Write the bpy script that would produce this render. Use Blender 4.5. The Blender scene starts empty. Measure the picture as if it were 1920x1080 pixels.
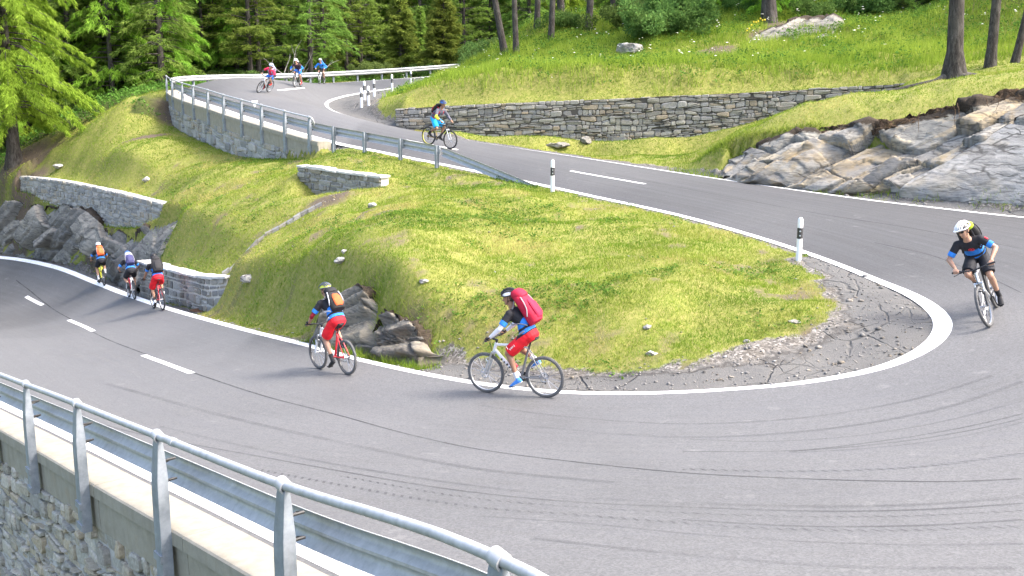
import bpy, bmesh, math, random
import numpy as np
from mathutils import Vector, Matrix, Quaternion
from mathutils.geometry import delaunay_2d_cdt
rng = np.random.default_rng(7)
random.seed(7)
R = math.radians
S = bpy.context.scene
COL = S.collection
# ------------------------------------------------------------------ camera model
F = 2000.0
TH = math.atan(390 / F)
CAMZ = 12.0
CT, ST = math.cos(TH), math.sin(TH)

def P(px, py, s):
    """photo pixel + scale (px per metre there) -> a place in the world"""
    d = F / s
    x, u = (px - 960) / s, (540 - py) / s
    return (x, d * CT + u * ST, CAMZ - d * ST + u * CT)

def ray(px, py):
    v = Vector(((px - 960) / F, CT + (540 - py) / F * ST, -ST + (540 - py) / F * CT))
    return v

def project(p):
    x, y, z = p[0], p[1], p[2] - CAMZ
    d = y * CT - z * ST
    u = y * ST + z * CT
    return 960 + F * x / d, 540 - F * u / d, F / d

cam_d = bpy.data.cameras.new('camera')
cam = bpy.data.objects.new('camera', cam_d)
COL.objects.link(cam)
cam.location = (0, 0, CAMZ)
cam.rotation_euler = (math.pi / 2 - TH, 0, 0)
cam_d.sensor_width = 36
cam_d.lens = 36 * F / 1920
cam_d.clip_end = 6000
cam_d.clip_start = 0.1
S.camera = cam

# ------------------------------------------------------------------ objects
def tag(o, label=None, cat=None, group=None, kind=None):
    if label: o['label'] = label
    if cat: o['category'] = cat
    if group: o['group'] = group
    if kind: o['kind'] = kind
    return o

def empty(name, loc=(0, 0, 0), label=None, cat=None, group=None, rot=(0, 0, 0)):
    o = bpy.data.objects.new(name, None)
    COL.objects.link(o)
    o.location = loc
    o.rotation_euler = rot
    o.empty_display_size = 0.1
    return tag(o, label, cat, group)

def copy_tree(o, parent=None):
    c = o.copy()
    COL.objects.link(c)
    c.parent = parent
    for ch in list(o.children):
        copy_tree(ch, c)
    return c

def mesh_np(name, V, faces, mats, parent=None, smooth=False, attrs=None, fmat=None):
    """V Nx3; faces: array Mx3/Mx4 or list of lists; attrs: {name: (N,) or (N,3) per point}"""
    me = bpy.data.meshes.new(name)
    V = np.asarray(V, np.float32)
    if isinstance(faces, np.ndarray):
        n, k = faces.shape
        me.vertices.add(len(V)); me.vertices.foreach_set('co', V.ravel())
        me.loops.add(n * k); me.loops.foreach_set('vertex_index', faces.astype(np.int32).ravel())
        me.polygons.add(n); me.polygons.foreach_set('loop_start', np.arange(0, n * k, k, dtype=np.int32))
        me.update(calc_edges=True)
    else:
        me.from_pydata([tuple(v) for v in V.tolist()], [], faces)
    for m in (mats if isinstance(mats, (list, tuple)) else [mats]):
        me.materials.append(m)
    if fmat is not None:
        me.polygons.foreach_set('material_index', np.asarray(fmat, np.int32))
    if smooth:
        me.polygons.foreach_set('use_smooth', np.ones(len(me.polygons), bool))
    for k, a in (attrs or {}).items():
        a = np.asarray(a, np.float32)
        if a.ndim == 1:
            at = me.attributes.new(k, 'FLOAT', 'POINT'); at.data.foreach_set('value', a)
        else:
            at = me.attributes.new(k, 'FLOAT_COLOR', 'POINT')
            at.data.foreach_set('color', np.concatenate([a, np.ones((len(a), 1), np.float32)], 1).ravel())
    me.update()
    o = bpy.data.objects.new(name, me)
    COL.objects.link(o)
    if parent: o.parent = parent
    return o

class MB:
    """collects shapes into one mesh"""
    def __init__(self):
        self.v, self.f, self.a, self.m = [], [], [], []
        self.rnd = 0.0
        self.mi = 0
    def add(self, vs, fs):
        b = len(self.v)
        self.v += [tuple(x) for x in vs]
        self.a += [self.rnd] * len(vs)
        self.f += [[i + b for i in f] for f in fs]
        self.m += [self.mi] * len(fs)
    def box(self, c, d, M=None):
        x, y, z = d[0] / 2, d[1] / 2, d[2] / 2
        vs = [Vector((sx * x, sy * y, sz * z)) for sz in (-1, 1) for sy in (-1, 1) for sx in (-1, 1)]
        if M is not None: vs = [M @ v for v in vs]
        vs = [v + Vector(c) for v in vs]
        self.add(vs, [[0, 2, 3, 1], [4, 5, 7, 6], [0, 1, 5, 4], [2, 6, 7, 3], [0, 4, 6, 2], [1, 3, 7, 5]])
    def tube(self, pts, r, n=8, caps=True, flat=1.0):
        pts = [Vector(p) for p in pts]
        rs = r if isinstance(r, (list, tuple)) else [r] * len(pts)
        vs, fs = [], []
        up = None
        for i, p in enumerate(pts):
            t = (pts[min(i + 1, len(pts) - 1)] - pts[max(i - 1, 0)]).normalized()
            if up is None:
                up = Vector((0, 0, 1)) if abs(t.z) < .9 else Vector((1, 0, 0))
            a = t.cross(up)
            if a.length < 1e-6: a = t.orthogonal()
            a.normalize(); b = a.cross(t).normalized(); up = b
            for k in range(n):
                w = 2 * math.pi * k / n
                vs.append(p + (a * math.cos(w) + b * math.sin(w) * flat) * rs[i])
        for i in range(len(pts) - 1):
            for k in range(n):
                k2 = (k + 1) % n
                fs.append([i * n + k, i * n + k2, (i + 1) * n + k2, (i + 1) * n + k])
        if caps:
            fs.append(list(range(n))[::-1]); fs.append([(len(pts) - 1) * n + k for k in range(n)])
        self.add(vs, fs)
    def ring(self, c, axis, R0, r, n=32, m=8, flat=1.0):
        """torus"""
        axis = Vector(axis).normalized(); a = axis.orthogonal().normalized(); b = axis.cross(a)
        vs, fs = [], []
        for i in range(n):
            w = 2 * math.pi * i / n
            e = a * math.cos(w) + b * math.sin(w)
            for k in range(m):
                q = 2 * math.pi * k / m
                vs.append(Vector(c) + e * (R0 + r * math.cos(q)) + axis * r * flat * math.sin(q))
        for i in range(n):
            for k in range(m):
                fs.append([i * m + k, ((i + 1) % n) * m + k, ((i + 1) % n) * m + (k + 1) % m, i * m + (k + 1) % m])
        self.add(vs, fs)
    def ball(self, c, r, n=10, M=None):
        rr = r if isinstance(r, (list, tuple)) else (r, r, r)
        vs, fs = [], []
        for i in range(1, n):
            ph = math.pi * i / n
            for k in range(2 * n):
                w = math.pi * k / n
                vs.append(Vector((rr[0] * math.sin(ph) * math.cos(w), rr[1] * math.sin(ph) * math.sin(w), rr[2] * math.cos(ph))))
        vs += [Vector((0, 0, rr[2])), Vector((0, 0, -rr[2]))]
        if M is not None: vs = [M @ v for v in vs]
        vs = [v + Vector(c) for v in vs]
        N = 2 * n
        for i in range(n - 2):
            for k in range(N):
                fs.append([i * N + k, (i + 1) * N + k, (i + 1) * N + (k + 1) % N, i * N + (k + 1) % N])
        t, bt = len(vs) - 2, len(vs) - 1
        for k in range(N):
            fs.append([t, k, (k + 1) % N]); fs.append([bt, (n - 2) * N + (k + 1) % N, (n - 2) * N + k])
        self.add(vs, fs)
    def lathe(self, c, prof, n=16, axis=(0, 0, 1), caps=True):
        axis = Vector(axis).normalized(); a = axis.orthogonal().normalized(); b = axis.cross(a)
        vs, fs = [], []
        for r, h in prof:
            for k in range(n):
                w = 2 * math.pi * k / n
                vs.append(Vector(c) + axis * h + (a * math.cos(w) + b * math.sin(w)) * r)
        for i in range(len(prof) - 1):
            for k in range(n):
                fs.append([i * n + k, i * n + (k + 1) % n, (i + 1) * n + (k + 1) % n, (i + 1) * n + k])
        if caps: fs.append(list(range(n))[::-1]); fs.append([(len(prof) - 1) * n + k for k in range(n)])
        self.add(vs, fs)
    def sweep(self, path, prof, closed=True, caps=True):
        """path: list of (pos, side, up) frames; prof: list of (a, b) in side/up"""
        n = len(prof); vs, fs = [], []
        for p, a, b in path:
            for u, v in prof:
                vs.append(Vector(p) + Vector(a) * u + Vector(b) * v)
        for i in range(len(path) - 1):
            for k in range(n if closed else n - 1):
                k2 = (k + 1) % n
                fs.append([i * n + k, i * n + k2, (i + 1) * n + k2, (i + 1) * n + k])
        if caps and closed:
            fs.append(list(range(n))[::-1]); fs.append([(len(path) - 1) * n + k for k in range(n)])
        self.add(vs, fs)
    def build(self, name, mats, parent=None, smooth=False, recalc=True):
        me = bpy.data.meshes.new(name)
        me.from_pydata(self.v, [], self.f)
        for m in (mats if isinstance(mats, (list, tuple)) else [mats]): me.materials.append(m)
        me.polygons.foreach_set('material_index', np.array(self.m, np.int32))
        at = me.attributes.new('rnd', 'FLOAT', 'POINT'); at.data.foreach_set('value', np.array(self.a, np.float32))
        if recalc:
            bm = bmesh.new(); bm.from_mesh(me); bmesh.ops.recalc_face_normals(bm, faces=bm.faces); bm.to_mesh(me); bm.free()
        if smooth:
            me.polygons.foreach_set('use_smooth', np.ones(len(me.polygons), bool))
            try: me.set_sharp_from_angle(angle=R(40))
            except Exception: pass
        me.update()
        o = bpy.data.objects.new(name, me)
        COL.objects.link(o)
        if parent: o.parent = parent
        return o

# ------------------------------------------------------------------ noise
def _hash(ix, iy, seed):
    h = (ix.astype(np.int64) * 374761393 + iy.astype(np.int64) * 668265263 + seed * 2147483647) & 0xFFFFFFFF
    h = ((h ^ (h >> 13)) * 1274126177) & 0xFFFFFFFF
    h = h ^ (h >> 16)
    return (h & 0xFFFFFF) / float(0xFFFFFF)

def vnoise(x, y, seed=0):
    x = np.asarray(x, float); y = np.asarray(y, float)
    ix, iy = np.floor(x), np.floor(y)
    fx, fy = x - ix, y - iy
    fx = fx * fx * (3 - 2 * fx); fy = fy * fy * (3 - 2 * fy)
    a, b = _hash(ix, iy, seed), _hash(ix + 1, iy, seed)
    c, d = _hash(ix, iy + 1, seed), _hash(ix + 1, iy + 1, seed)
    return (a * (1 - fx) + b * fx) * (1 - fy) + (c * (1 - fx) + d * fx) * fy

def fbm(x, y, seed=0, o=4):
    t, a, n = 0, .5, 0
    for i in range(o):
        t = t + a * vnoise(np.asarray(x) * 2 ** i, np.asarray(y) * 2 ** i, seed + i * 17); n += a; a *= .5
    return t / n

# ------------------------------------------------------------------ materials
def new_mat(name):
    m = bpy.data.materials.new(name); m.use_nodes = True
    nt = m.node_tree; nt.nodes.clear()
    out = nt.nodes.new('ShaderNodeOutputMaterial')
    b = nt.nodes.new('ShaderNodeBsdfPrincipled')
    nt.links.new(b.outputs[0], out.inputs[0])
    return m, nt, b

class NT:
    """tiny wrapper for node graphs"""
    def __init__(s, nt): s.nt = nt
    def n(s, t, ins=None, **kw):
        x = s.nt.nodes.new('ShaderNode' + t)
        for k, v in kw.items(): setattr(x, k, v)
        for k, v in (ins or {}).items(): s.put(x.inputs[k], v)
        return x
    def put(s, sock, v):
        if isinstance(v, bpy.types.NodeSocket): s.nt.links.new(v, sock)
        elif isinstance(v, (tuple, list)) and sock.type == 'RGBA': sock.default_value = (*v[:3], 1)
        else: sock.default_value = v
    def noise(s, vec, scale, detail=4, rough=.6, dist=0.0, dims='3D'):
        x = s.n('TexNoise', {'Scale': scale, 'Detail': detail, 'Roughness': rough, 'Distortion': dist})
        if vec is not None: s.put(x.inputs['Vector'], vec)
        return x.outputs['Fac']
    def ramp(s, fac, stops, interp='LINEAR'):
        x = s.n('ValToRGB'); x.color_ramp.interpolation = interp
        cr = x.color_ramp
        while len(cr.elements) > 1: cr.elements.remove(cr.elements[-1])
        for i, (p, c) in enumerate(stops):
            e = cr.elements[0] if i == 0 else cr.elements.new(p)
            e.position = p
            e.color = (c, c, c, 1) if isinstance(c, (int, float)) else (*c[:3], 1)
        s.put(x.inputs[0], fac)
        return x.outputs[0]
    def mix(s, fac, a, b, blend='MIX'):
        x = s.n('MixRGB', blend_type=blend)
        s.put(x.inputs[0], fac); s.put(x.inputs[1], a); s.put(x.inputs[2], b)
        return x.outputs[0]
    def math(s, op, a, b=0.0, clamp=False):
        x = s.n('Math', operation=op, use_clamp=clamp)
        s.put(x.inputs[0], a); s.put(x.inputs[1], b)
        return x.outputs[0]
    def attr(s, name, out='Fac'):
        return s.n('Attribute', attribute_name=name).outputs[out]
    def geo(s, out='Position'): return s.n('NewGeometry').outputs[out]
    def obj(s): return s.n('TexCoord').outputs['Object']
    def map(s, vec, scale=(1, 1, 1), rot=(0, 0, 0), loc=(0, 0, 0)):
        x = s.n('Mapping'); s.put(x.inputs['Vector'], vec)
        x.inputs['Scale'].default_value = scale; x.inputs['Rotation'].default_value = rot; x.inputs['Location'].default_value = loc
        return x.outputs[0]
    def bump(s, h, strength=.3, dist=.02, normal=None):
        x = s.n('Bump', {'Height': h, 'Strength': strength, 'Distance': dist})
        if normal is not None: s.put(x.inputs['Normal'], normal)
        return x.outputs[0]
    def sep(s, v):
        return s.n('SeparateXYZ', {0: v}).outputs
    def comb(s, x, y, z):
        return s.n('CombineXYZ', {0: x, 1: y, 2: z}).outputs[0]

_MC = {}
def paint(name, col, rough=.5, metal=0.0, var=.12, scale=14, spec=.5, bump=0.0):
    """plain coloured surface with slight mottling"""
    if name in _MC: return _MC[name]
    m, nt, b = new_mat(name); N = NT(nt)
    f = N.noise(N.obj(), scale, 5, .65)
    lo = tuple(max(0, c * (1 - var)) for c in col); hi = tuple(min(1, c * (1 + var)) for c in col)
    N.put(b.inputs['Base Color'], N.ramp(f, [(.3, lo), (.7, hi)]))
    N.put(b.inputs['Roughness'], N.math('ADD', N.math('MULTIPLY', f, .2), rough - .1))
    b.inputs['Metallic'].default_value = metal
    b.inputs['Specular IOR Level'].default_value = spec
    if bump: N.put(b.inputs['Normal'], N.bump(f, bump, .01))
    _MC[name] = m
    return m
# ------------------------------------------------------------------ daylight
SUN_EL, SUN_AZ = R(50), R(100)      # azimuth measured from +Y (away from the camera) towards +X
w = bpy.data.worlds.new('World'); S.world = w; w.use_nodes = True
wn = w.node_tree; bg = wn.nodes['Background']
sky = wn.nodes.new('ShaderNodeTexSky'); sky.sky_type = 'NISHITA'; sky.sun_disc = False
sky.sun_elevation = SUN_EL; sky.sun_rotation = SUN_AZ; sky.air_density = .85; sky.dust_density = 5.0; sky.ozone_density = .7
wn.links.new(sky.outputs[0], bg.inputs[0]); bg.inputs[1].default_value = .15
sl = bpy.data.lights.new('sun', 'SUN'); so = bpy.data.objects.new('sun', sl); COL.objects.link(so)
sl.energy = .95; sl.angle = R(14); sl.color = (1, .97, .93)
sd = Vector((math.sin(SUN_AZ) * math.cos(SUN_EL), math.cos(SUN_AZ) * math.cos(SUN_EL), math.sin(SUN_EL)))
so.rotation_euler = sd.to_track_quat('Z', 'Y').to_euler()
so.location = (30, 10, 50)
S.view_settings.view_transform = 'Standard'; S.view_settings.look = 'None'
S.view_settings.exposure = 2.28; S.view_settings.gamma = 1
S.render.engine = 'CYCLES'
S.cycles.max_bounces = 6; S.cycles.diffuse_bounces = 5; S.cycles.glossy_bounces = 2; S.cycles.transparent_max_bounces = 12
S.cycles.use_denoising = True
# ------------------------------------------------------------------ road edge lines (px, py, px-per-metre)
def cr(pts, step=.4):
    """Catmull-Rom through 3D points, resampled to even steps"""
    p = np.array(pts, float)
    p = np.vstack([2 * p[0] - p[1], p, 2 * p[-1] - p[-2]])
    out = []
    for i in range(1, len(p) - 2):
        a, b, c, d = p[i - 1], p[i], p[i + 1], p[i + 2]
        n = max(2, int(np.linalg.norm(c - b) / .1))
        t = np.linspace(0, 1, n, endpoint=False)[:, None]
        # centripetal-ish: use scaled tangents
        l0, l1, l2 = (np.linalg.norm(b - a) + 1e-9, np.linalg.norm(c - b) + 1e-9, np.linalg.norm(d - c) + 1e-9)
        m1 = (c - b) / l1 * .5 + (b - a) / l0 * .5
        m2 = (c - b) / l1 * .5 + (d - c) / l2 * .5
        m1 = m1 * l1; m2 = m2 * l1
        out.append((2 * t ** 3 - 3 * t ** 2 + 1) * b + (t ** 3 - 2 * t ** 2 + t) * m1 + (-2 * t ** 3 + 3 * t ** 2) * c + (t ** 3 - t ** 2) * m2)
    out = np.vstack(out + [p[-2:-1]])
    L = np.concatenate([[0], np.cumsum(np.linalg.norm(np.diff(out, axis=0), axis=1))])
    q = np.linspace(0, L[-1], max(2, int(L[-1] / step)))
    return np.stack([np.interp(q, L, out[:, k]) for k in range(3)], 1)

def L3(l): return [P(*a) for a in l]
INNER = [(-420, 492, 27.5), (-260, 484, 29.7), (-120, 479.5, 32.5), (0, 482, 36), (100, 499, 40.8), (190, 533, 47), (250, 556, 54), (320, 579, 62.5), (450, 615, 75), (590, 650, 89),
         (690, 677, 98.5), (880, 715, 110), (1055, 735, 116), (1300, 733, 121), (1570, 707, 121), (1680, 677, 119), (1738, 643, 115.5), (1757, 610, 111),
         (1741, 580, 106), (1700, 553, 100.5), (1645, 527, 95.5), (1500, 471, 84), (1300, 411, 74), (1100, 366, 65.5), (990, 342, 61.3), (900, 323, 58),
         (830, 309, 55.5), (700, 283, 52), (640, 271, 50.3), (577, 255, 48), (530, 241.5, 46.3), (488, 229, 44.5), (449, 217, 42.7), (416, 205.5, 41), (385, 196, 39.2),
         (359, 187, 37.5), (344, 179.5, 36.2), (338, 173.5, 35), (346, 169, 33.8), (371, 165.5, 32.5), (421, 162.7, 31.5), (500, 160.5, 30.3), (600, 156.5, 29),
         (750, 147.5, 27.5), (910, 134.5, 25.6)]
FAR = [(860, 149, 27.3), (800, 157.5, 28.8), (700, 171.5, 31.7), (640, 183, 34), (614, 195, 36.2), (622, 206, 37.6), (650, 216, 39.2), (745, 240, 42.6),
       (797, 250, 44), (900, 267, 46.5), (1100, 297, 51), (1300, 328, 56.3), (1500, 357, 62.5), (1642, 376, 67.5), (1780, 392, 71.5), (1920, 407, 75.5)]
inner = cr(L3(INNER) + [(1.5, 84.3, 12.95), (5.5, 90, 13.5)], .3)
far0 = [(7, 85.5, 13.2), (2.5, 81.2, 12.7), (-.8, 77.6, 12.3)] + L3(FAR) + [(15.3, 23.0, 8.85), (17.2, 18, 8.9), (16.8, 13, 8.9), (14.8, 9, 8.85), (11.5, 5.4, 8.75), (8, 3.4, 8.7)]
RAIL_PX = [(930, 1045, 352), (532, 910, 256), (297, 818, 201), (142, 757, 165.7), (50, 722, 140.8)]   # handrail at its posts
_rt = np.array(L3(RAIL_PX))
_rd = _rt[4] - _rt[1]; _rn = np.array([-_rd[1], _rd[0], 0]); _rn /= np.linalg.norm(_rn)
outp = [tuple(p - _rn * .71 - np.array([0, 0, .99])) for p in _rt]
d_out = _rd / np.linalg.norm(_rd)
outer0 = [(5, 2.3, 8.65), (2.6, 2.9, 8.62)] + outp + [tuple(np.array(outp[4]) + d_out * t + np.array((-.03 * t, 0, .012 * t)) * (t / 6)) for t in (6, 12, 20, 30)]
road_far = cr(far0)
road_outer = cr(outer0)

def tps_fit(pts, reg=1e-3):
    p = np.array(pts, float); xy, z = p[:, :2], p[:, 2]
    n = len(p)
    def phi(r2): return np.where(r2 > 1e-12, .5 * r2 * np.log(np.maximum(r2, 1e-12)), 0)
    d2 = ((xy[:, None] - xy[None]) ** 2).sum(-1)
    A = np.zeros((n + 3, n + 3)); A[:n, :n] = phi(d2) + reg * np.eye(n)
    A[:n, n] = 1; A[:n, n + 1:] = xy; A[n, :n] = 1; A[n + 1:, :n] = xy.T
    w = np.linalg.solve(A, np.concatenate([z, np.zeros(3)]))
    def ev(q):
        q = np.asarray(q, float).reshape(-1, 2); out = np.empty(len(q))
        for i in range(0, len(q), 20000):
            c = q[i:i + 20000]
            k = phi(((c[:, None] - xy[None]) ** 2).sum(-1))
            out[i:i + 20000] = k @ w[:n] + w[n] + c @ w[n + 1:]
        return out
    return ev

road_z = tps_fit(np.vstack([inner[::4], road_far[::4], road_outer[::4]]), .3)
poly_edges = [('B', inner), ('C', road_far), ('A', road_outer)]
def shift(line, d):
    t = np.gradient(line[:, :2], axis=0); t /= np.linalg.norm(t, axis=1)[:, None]
    o = line.copy(); o[:, 0] -= t[:, 1] * d; o[:, 1] += t[:, 0] * d
    return o
road_poly = np.vstack([inner[:, :2], road_far[:, :2], shift(road_outer, .24)[:, :2]])

def in_poly(q, poly):
    x, y = q[:, 0], q[:, 1]; c = np.zeros(len(q), bool)
    px, py = poly[:, 0], poly[:, 1]; j = len(poly) - 1
    for i in range(len(poly)):
        if py[i] != py[j]:
            t = ((py[i] > y) != (py[j] > y))
            c ^= t & (x < (px[j] - px[i]) * (y - py[i]) / (py[j] - py[i]) + px[i])
        j = i
    return c

def near_line(q, line):
    """distance to polyline and arc position"""
    a, b = line[:-1, :2], line[1:, :2]; ab = b - a; l2 = (ab ** 2).sum(1) + 1e-12
    L = np.concatenate([[0], np.cumsum(np.sqrt(l2))])
    D = np.empty(len(q)); T = np.empty(len(q))
    for i in range(0, len(q), 8000):
        c = q[i:i + 8000]
        t = np.clip((((c[:, None] - a[None]) * ab[None]).sum(-1)) / l2, 0, 1)
        dd = ((c[:, None] - (a[None] + ab[None] * t[..., None])) ** 2).sum(-1)
        k = dd.argmin(1); r = np.arange(len(c))
        D[i:i + 8000] = np.sqrt(dd[r, k]); T[i:i + 8000] = L[k] + t[r, k] * np.sqrt(l2[k])
    return D, T

# ------------------------------------------------------------------ ground control points
B_PTS = [(1055, 692, 110.5), (890, 674, 105), (800, 662, 101), (900, 610, 100), (900, 500, 89), (900, 420, 78), (950, 368, 67), (830, 330, 59), (1200, 610, 106), (1200, 500, 91.5), (1200, 425, 77),
         (1400, 610, 108), (1400, 525, 94), (1500, 610, 108.5), (1600, 610, 109), (1620, 650, 114), (1300, 665, 113), (1500, 660, 114),
         (700, 610, 98), (700, 525, 93), (620, 545, 87.3), (620, 637, 89.8), (760, 648, 102.5), (760, 560, 97), (700, 440, 83), (715, 345, 60), (620, 300, 54), (750, 320, 56.5),
         (600, 380, 62), (503, 465, 66), (400, 572, 69.5), (500, 560, 78), (560, 608, 83.5), (480, 605, 75), (560, 500, 79), (620, 440, 76), (450, 560, 74),
         (640, 365, 62.5), (690, 375, 64), (590, 325, 57), (690, 332, 58.5),
         (330, 512, 59.8), (412, 522, 67), (272, 497, 54), (380, 380, 54), (480, 380, 57.5), (540, 330, 54.5), (450, 450, 62), (330, 450, 56.5),
         (577, 299, 50.5), (495, 299, 46.5), (458, 295, 44.5), (421, 284, 42.7), (390, 269, 40.8), (365, 258, 39.3), (347, 247, 37.8), (336, 235, 36.8), (326, 203, 35.8),
         (200, 330, 42.5), (38, 330, 35.5), (160, 349, 41.3), (0, 325, 34.3), (310, 383, 49.3),
         (250, 437, 49), (150, 402, 42.8), (0, 378, 35), (-150, 372, 30), (300, 440, 54.5), (325, 410, 52),
         (318, 172, 34.8), (250, 192, 36.3), (200, 217, 36), (120, 266, 35), (60, 300, 34.3), (0, 318, 33.5),
         (300, 262, 40), (220, 280, 40),
         (210, 185, 30), (100, 245, 30), (20, 255, 28), (-150, 310, 27), (-150, 270, 22), (300, 172, 29), (500, 163, 27.5), (300, 168, 24), (600, 159, 26.5), (800, 150, 25), (700, 152, 22),
         (910, 138, 23.5)]
C_PTS = [(700, 181, 35), (760, 183, 36.5), (690, 206, 39.6), (745, 204, 42), (900, 194, 43.4), (1100, 187, 44.2), (1300, 178, 45), (1500, 168, 45.6), (1690, 157, 46.4),
         (745, 238, 42.8), (900, 259, 44.2), (1100, 270, 45), (1300, 268, 46), (1450, 250, 47), (1600, 216, 47.5),
         (1200, 291, 49.5), (1300, 302, 53), (1380, 285, 57), (1500, 246, 58.5), (1650, 224, 61), (1800, 190, 62.3), (1920, 165, 63.5), (2050, 140, 65),
         (1400, 239, 52), (1560, 204, 50.5), (1750, 165, 53), (1850, 145, 52.5), (1960, 120, 53), (1700, 163, 49),
         (900, 150, 37), (1100, 142, 38.5), (1300, 130, 39.5), (1500, 112, 40), (1700, 105, 43), (950, 112, 31.5), (850, 141, 31), (800, 167, 33.5), (780, 175, 35),
         (1200, 87, 34), (1400, 80, 35.5), (1600, 52, 35.5), (1800, 52, 38.5), (1300, 22, 29.5), (1100, 62, 29.5), (1000, 45, 27), (1500, 2, 30), (1800, 2, 33),
         (1300, -70, 22), (1700, -90, 24), (2100, -60, 28), (1250, 95, 24), (2100, 60, 45)]
def off_line(line, dist, dz, every=5):
    t = np.gradient(line[:, :2], axis=0); t /= np.linalg.norm(t, axis=1)[:, None]
    o = line.copy(); o[:, 0] += t[:, 1] * -dist; o[:, 1] += t[:, 0] * dist; o[:, 2] += dz
    return o[::every]
_b = [p for p in L3(B_PTS)]
ridx = int(np.argmin(np.linalg.norm(inner[:, :2] - np.array(P(640, 271, 50.3))[:2], axis=1)))
ridx2 = int(np.argmin(np.linalg.norm(inner[:, :2] - np.array(P(338, 173.5, 35))[:2], axis=1)))
keep = np.r_[0:ridx, ridx2 + 10:len(inner)]
keepI = inner[keep]
_bedge = np.vstack([inner[0:ridx:4], inner[ridx2 + 8::5]])
tps_B = tps_fit(np.vstack([np.array(_b), _bedge - [0, 0, .03], [(-60, 120, 14), (-120, 60, 6), (0, 160, 20), (-45, 30, 1.5), (-70, 90, 10), (60, 130, 22)]]), .02)
rr = np.array([p for p in far0[-6:]])
tps_C = tps_fit(np.vstack([np.array(L3(C_PTS)), road_far[::4] - [0, 0, .03], [(20, 27, 11), (24, 18, 11.5), (24, 8, 11), (30, 60, 24), (10, 120, 40), (60, 60, 34)]]), .02)
_ot = np.array(outer0)
tps_A = tps_fit(np.vstack([off_line(road_outer, 1.2, -4.2, 4), off_line(road_outer, 12, -9, 4), road_outer[:6:2] + [0, -3, -6]]), .5)

_La = np.concatenate([[0], np.cumsum(np.linalg.norm(np.diff(inner[:, :2], axis=0), axis=1))])
T_WALL = (_La[ridx] - 1.0, _La[ridx2] + 4)
def ground_raw(q):
    q = np.asarray(q, float).reshape(-1, 2)
    inside = in_poly(q, road_poly)
    dB, tB = near_line(q, inner); dC, tC = near_line(q, road_far); dA, _ = near_line(q, road_outer)
    lab = np.argmin(np.stack([dB, dC, dA]), 0)
    d = np.minimum(np.minimum(dB, dC), dA)
    z = np.empty(len(q))
    for k, f in enumerate((tps_B, tps_C, tps_A)):
        m = (lab == k) & ~inside
        if m.any(): z[m] = f(q[m])
    # a level verge beside the asphalt, except where the upper road stands on its wall
    wl = ((lab == 0) & (tB > T_WALL[0]) & (tB < T_WALL[1])) | (lab == 2) | inside
    m = ~wl & (d < 3)
    if m.any():
        t = np.clip((d[m] - .35) / np.where(lab[m] == 0, 1.1, .9), 0, 1); t = t * t * (3 - 2 * t)
        zr = np.empty(m.sum()); l_ = lab[m]; qm = q[m]
        for k, ln in ((0, inner), (1, road_far)):
            s_ = l_ == k
            if s_.any():
                i_ = ((qm[s_][:, None] - ln[None, :, :2]) ** 2).sum(-1).argmin(1); zr[s_] = ln[i_, 2] - .02
        z[m] = zr * (1 - t) + z[m] * t
    if inside.any():
        z[inside] = road_z(q[inside]) - np.where(d[inside] < .42, .03, .14)
    r = np.hypot(q[:, 0], q[:, 1])
    t = np.clip((r - 85) / 60, 0, 1); t = t * t * (3 - 2 * t)
    zf = 12 + np.clip(r - 80, 0, 420) * .16 * np.clip(q[:, 1] / np.maximum(r, 1) + .3, -.2, 1) + np.clip(r - 500, 0, 2000) * .02
    z = z * (1 - t) + zf * t
    return z, inside, lab, d, tB

def axis(a, b, st, lim, g=1.25):
    m = np.arange(a, b + st / 2, st).tolist()
    s, x = st, b
    hi = []
    while x < lim:
        s *= g; x += s; hi.append(x)
    s, x = st, a
    lo = []
    while x > -lim:
        s *= g; x -= s; lo.append(x)
    return np.array(lo[::-1] + m + hi)
gx = axis(-34, 19, .2, 2500)
gy = axis(6.5, 62, .2, 2500)
GX, GY = np.meshgrid(gx, gy)
gq = np.stack([GX.ravel(), GY.ravel()], 1)
gz, g_in, g_lab, g_d, g_t = ground_raw(gq)
# unevenness away from the asphalt
amp = np.clip((g_d - .3) / 1.5, 0, 1) * (~g_in) * np.clip(1.6 - np.hypot(gq[:, 0], gq[:, 1]) / 120, .2, 1)
gz = gz + amp * ((fbm(gq[:, 0] * .55, gq[:, 1] * .55, 3, 4) - .5) * .45 + (fbm(gq[:, 0] * 2.2, gq[:, 1] * 2.2, 9, 3) - .5) * .14)
def z_at_row(x, y, py):
    k = (540 - py) / F
    return CAMZ + y * (k * CT - ST) / (CT + k * ST)
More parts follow.
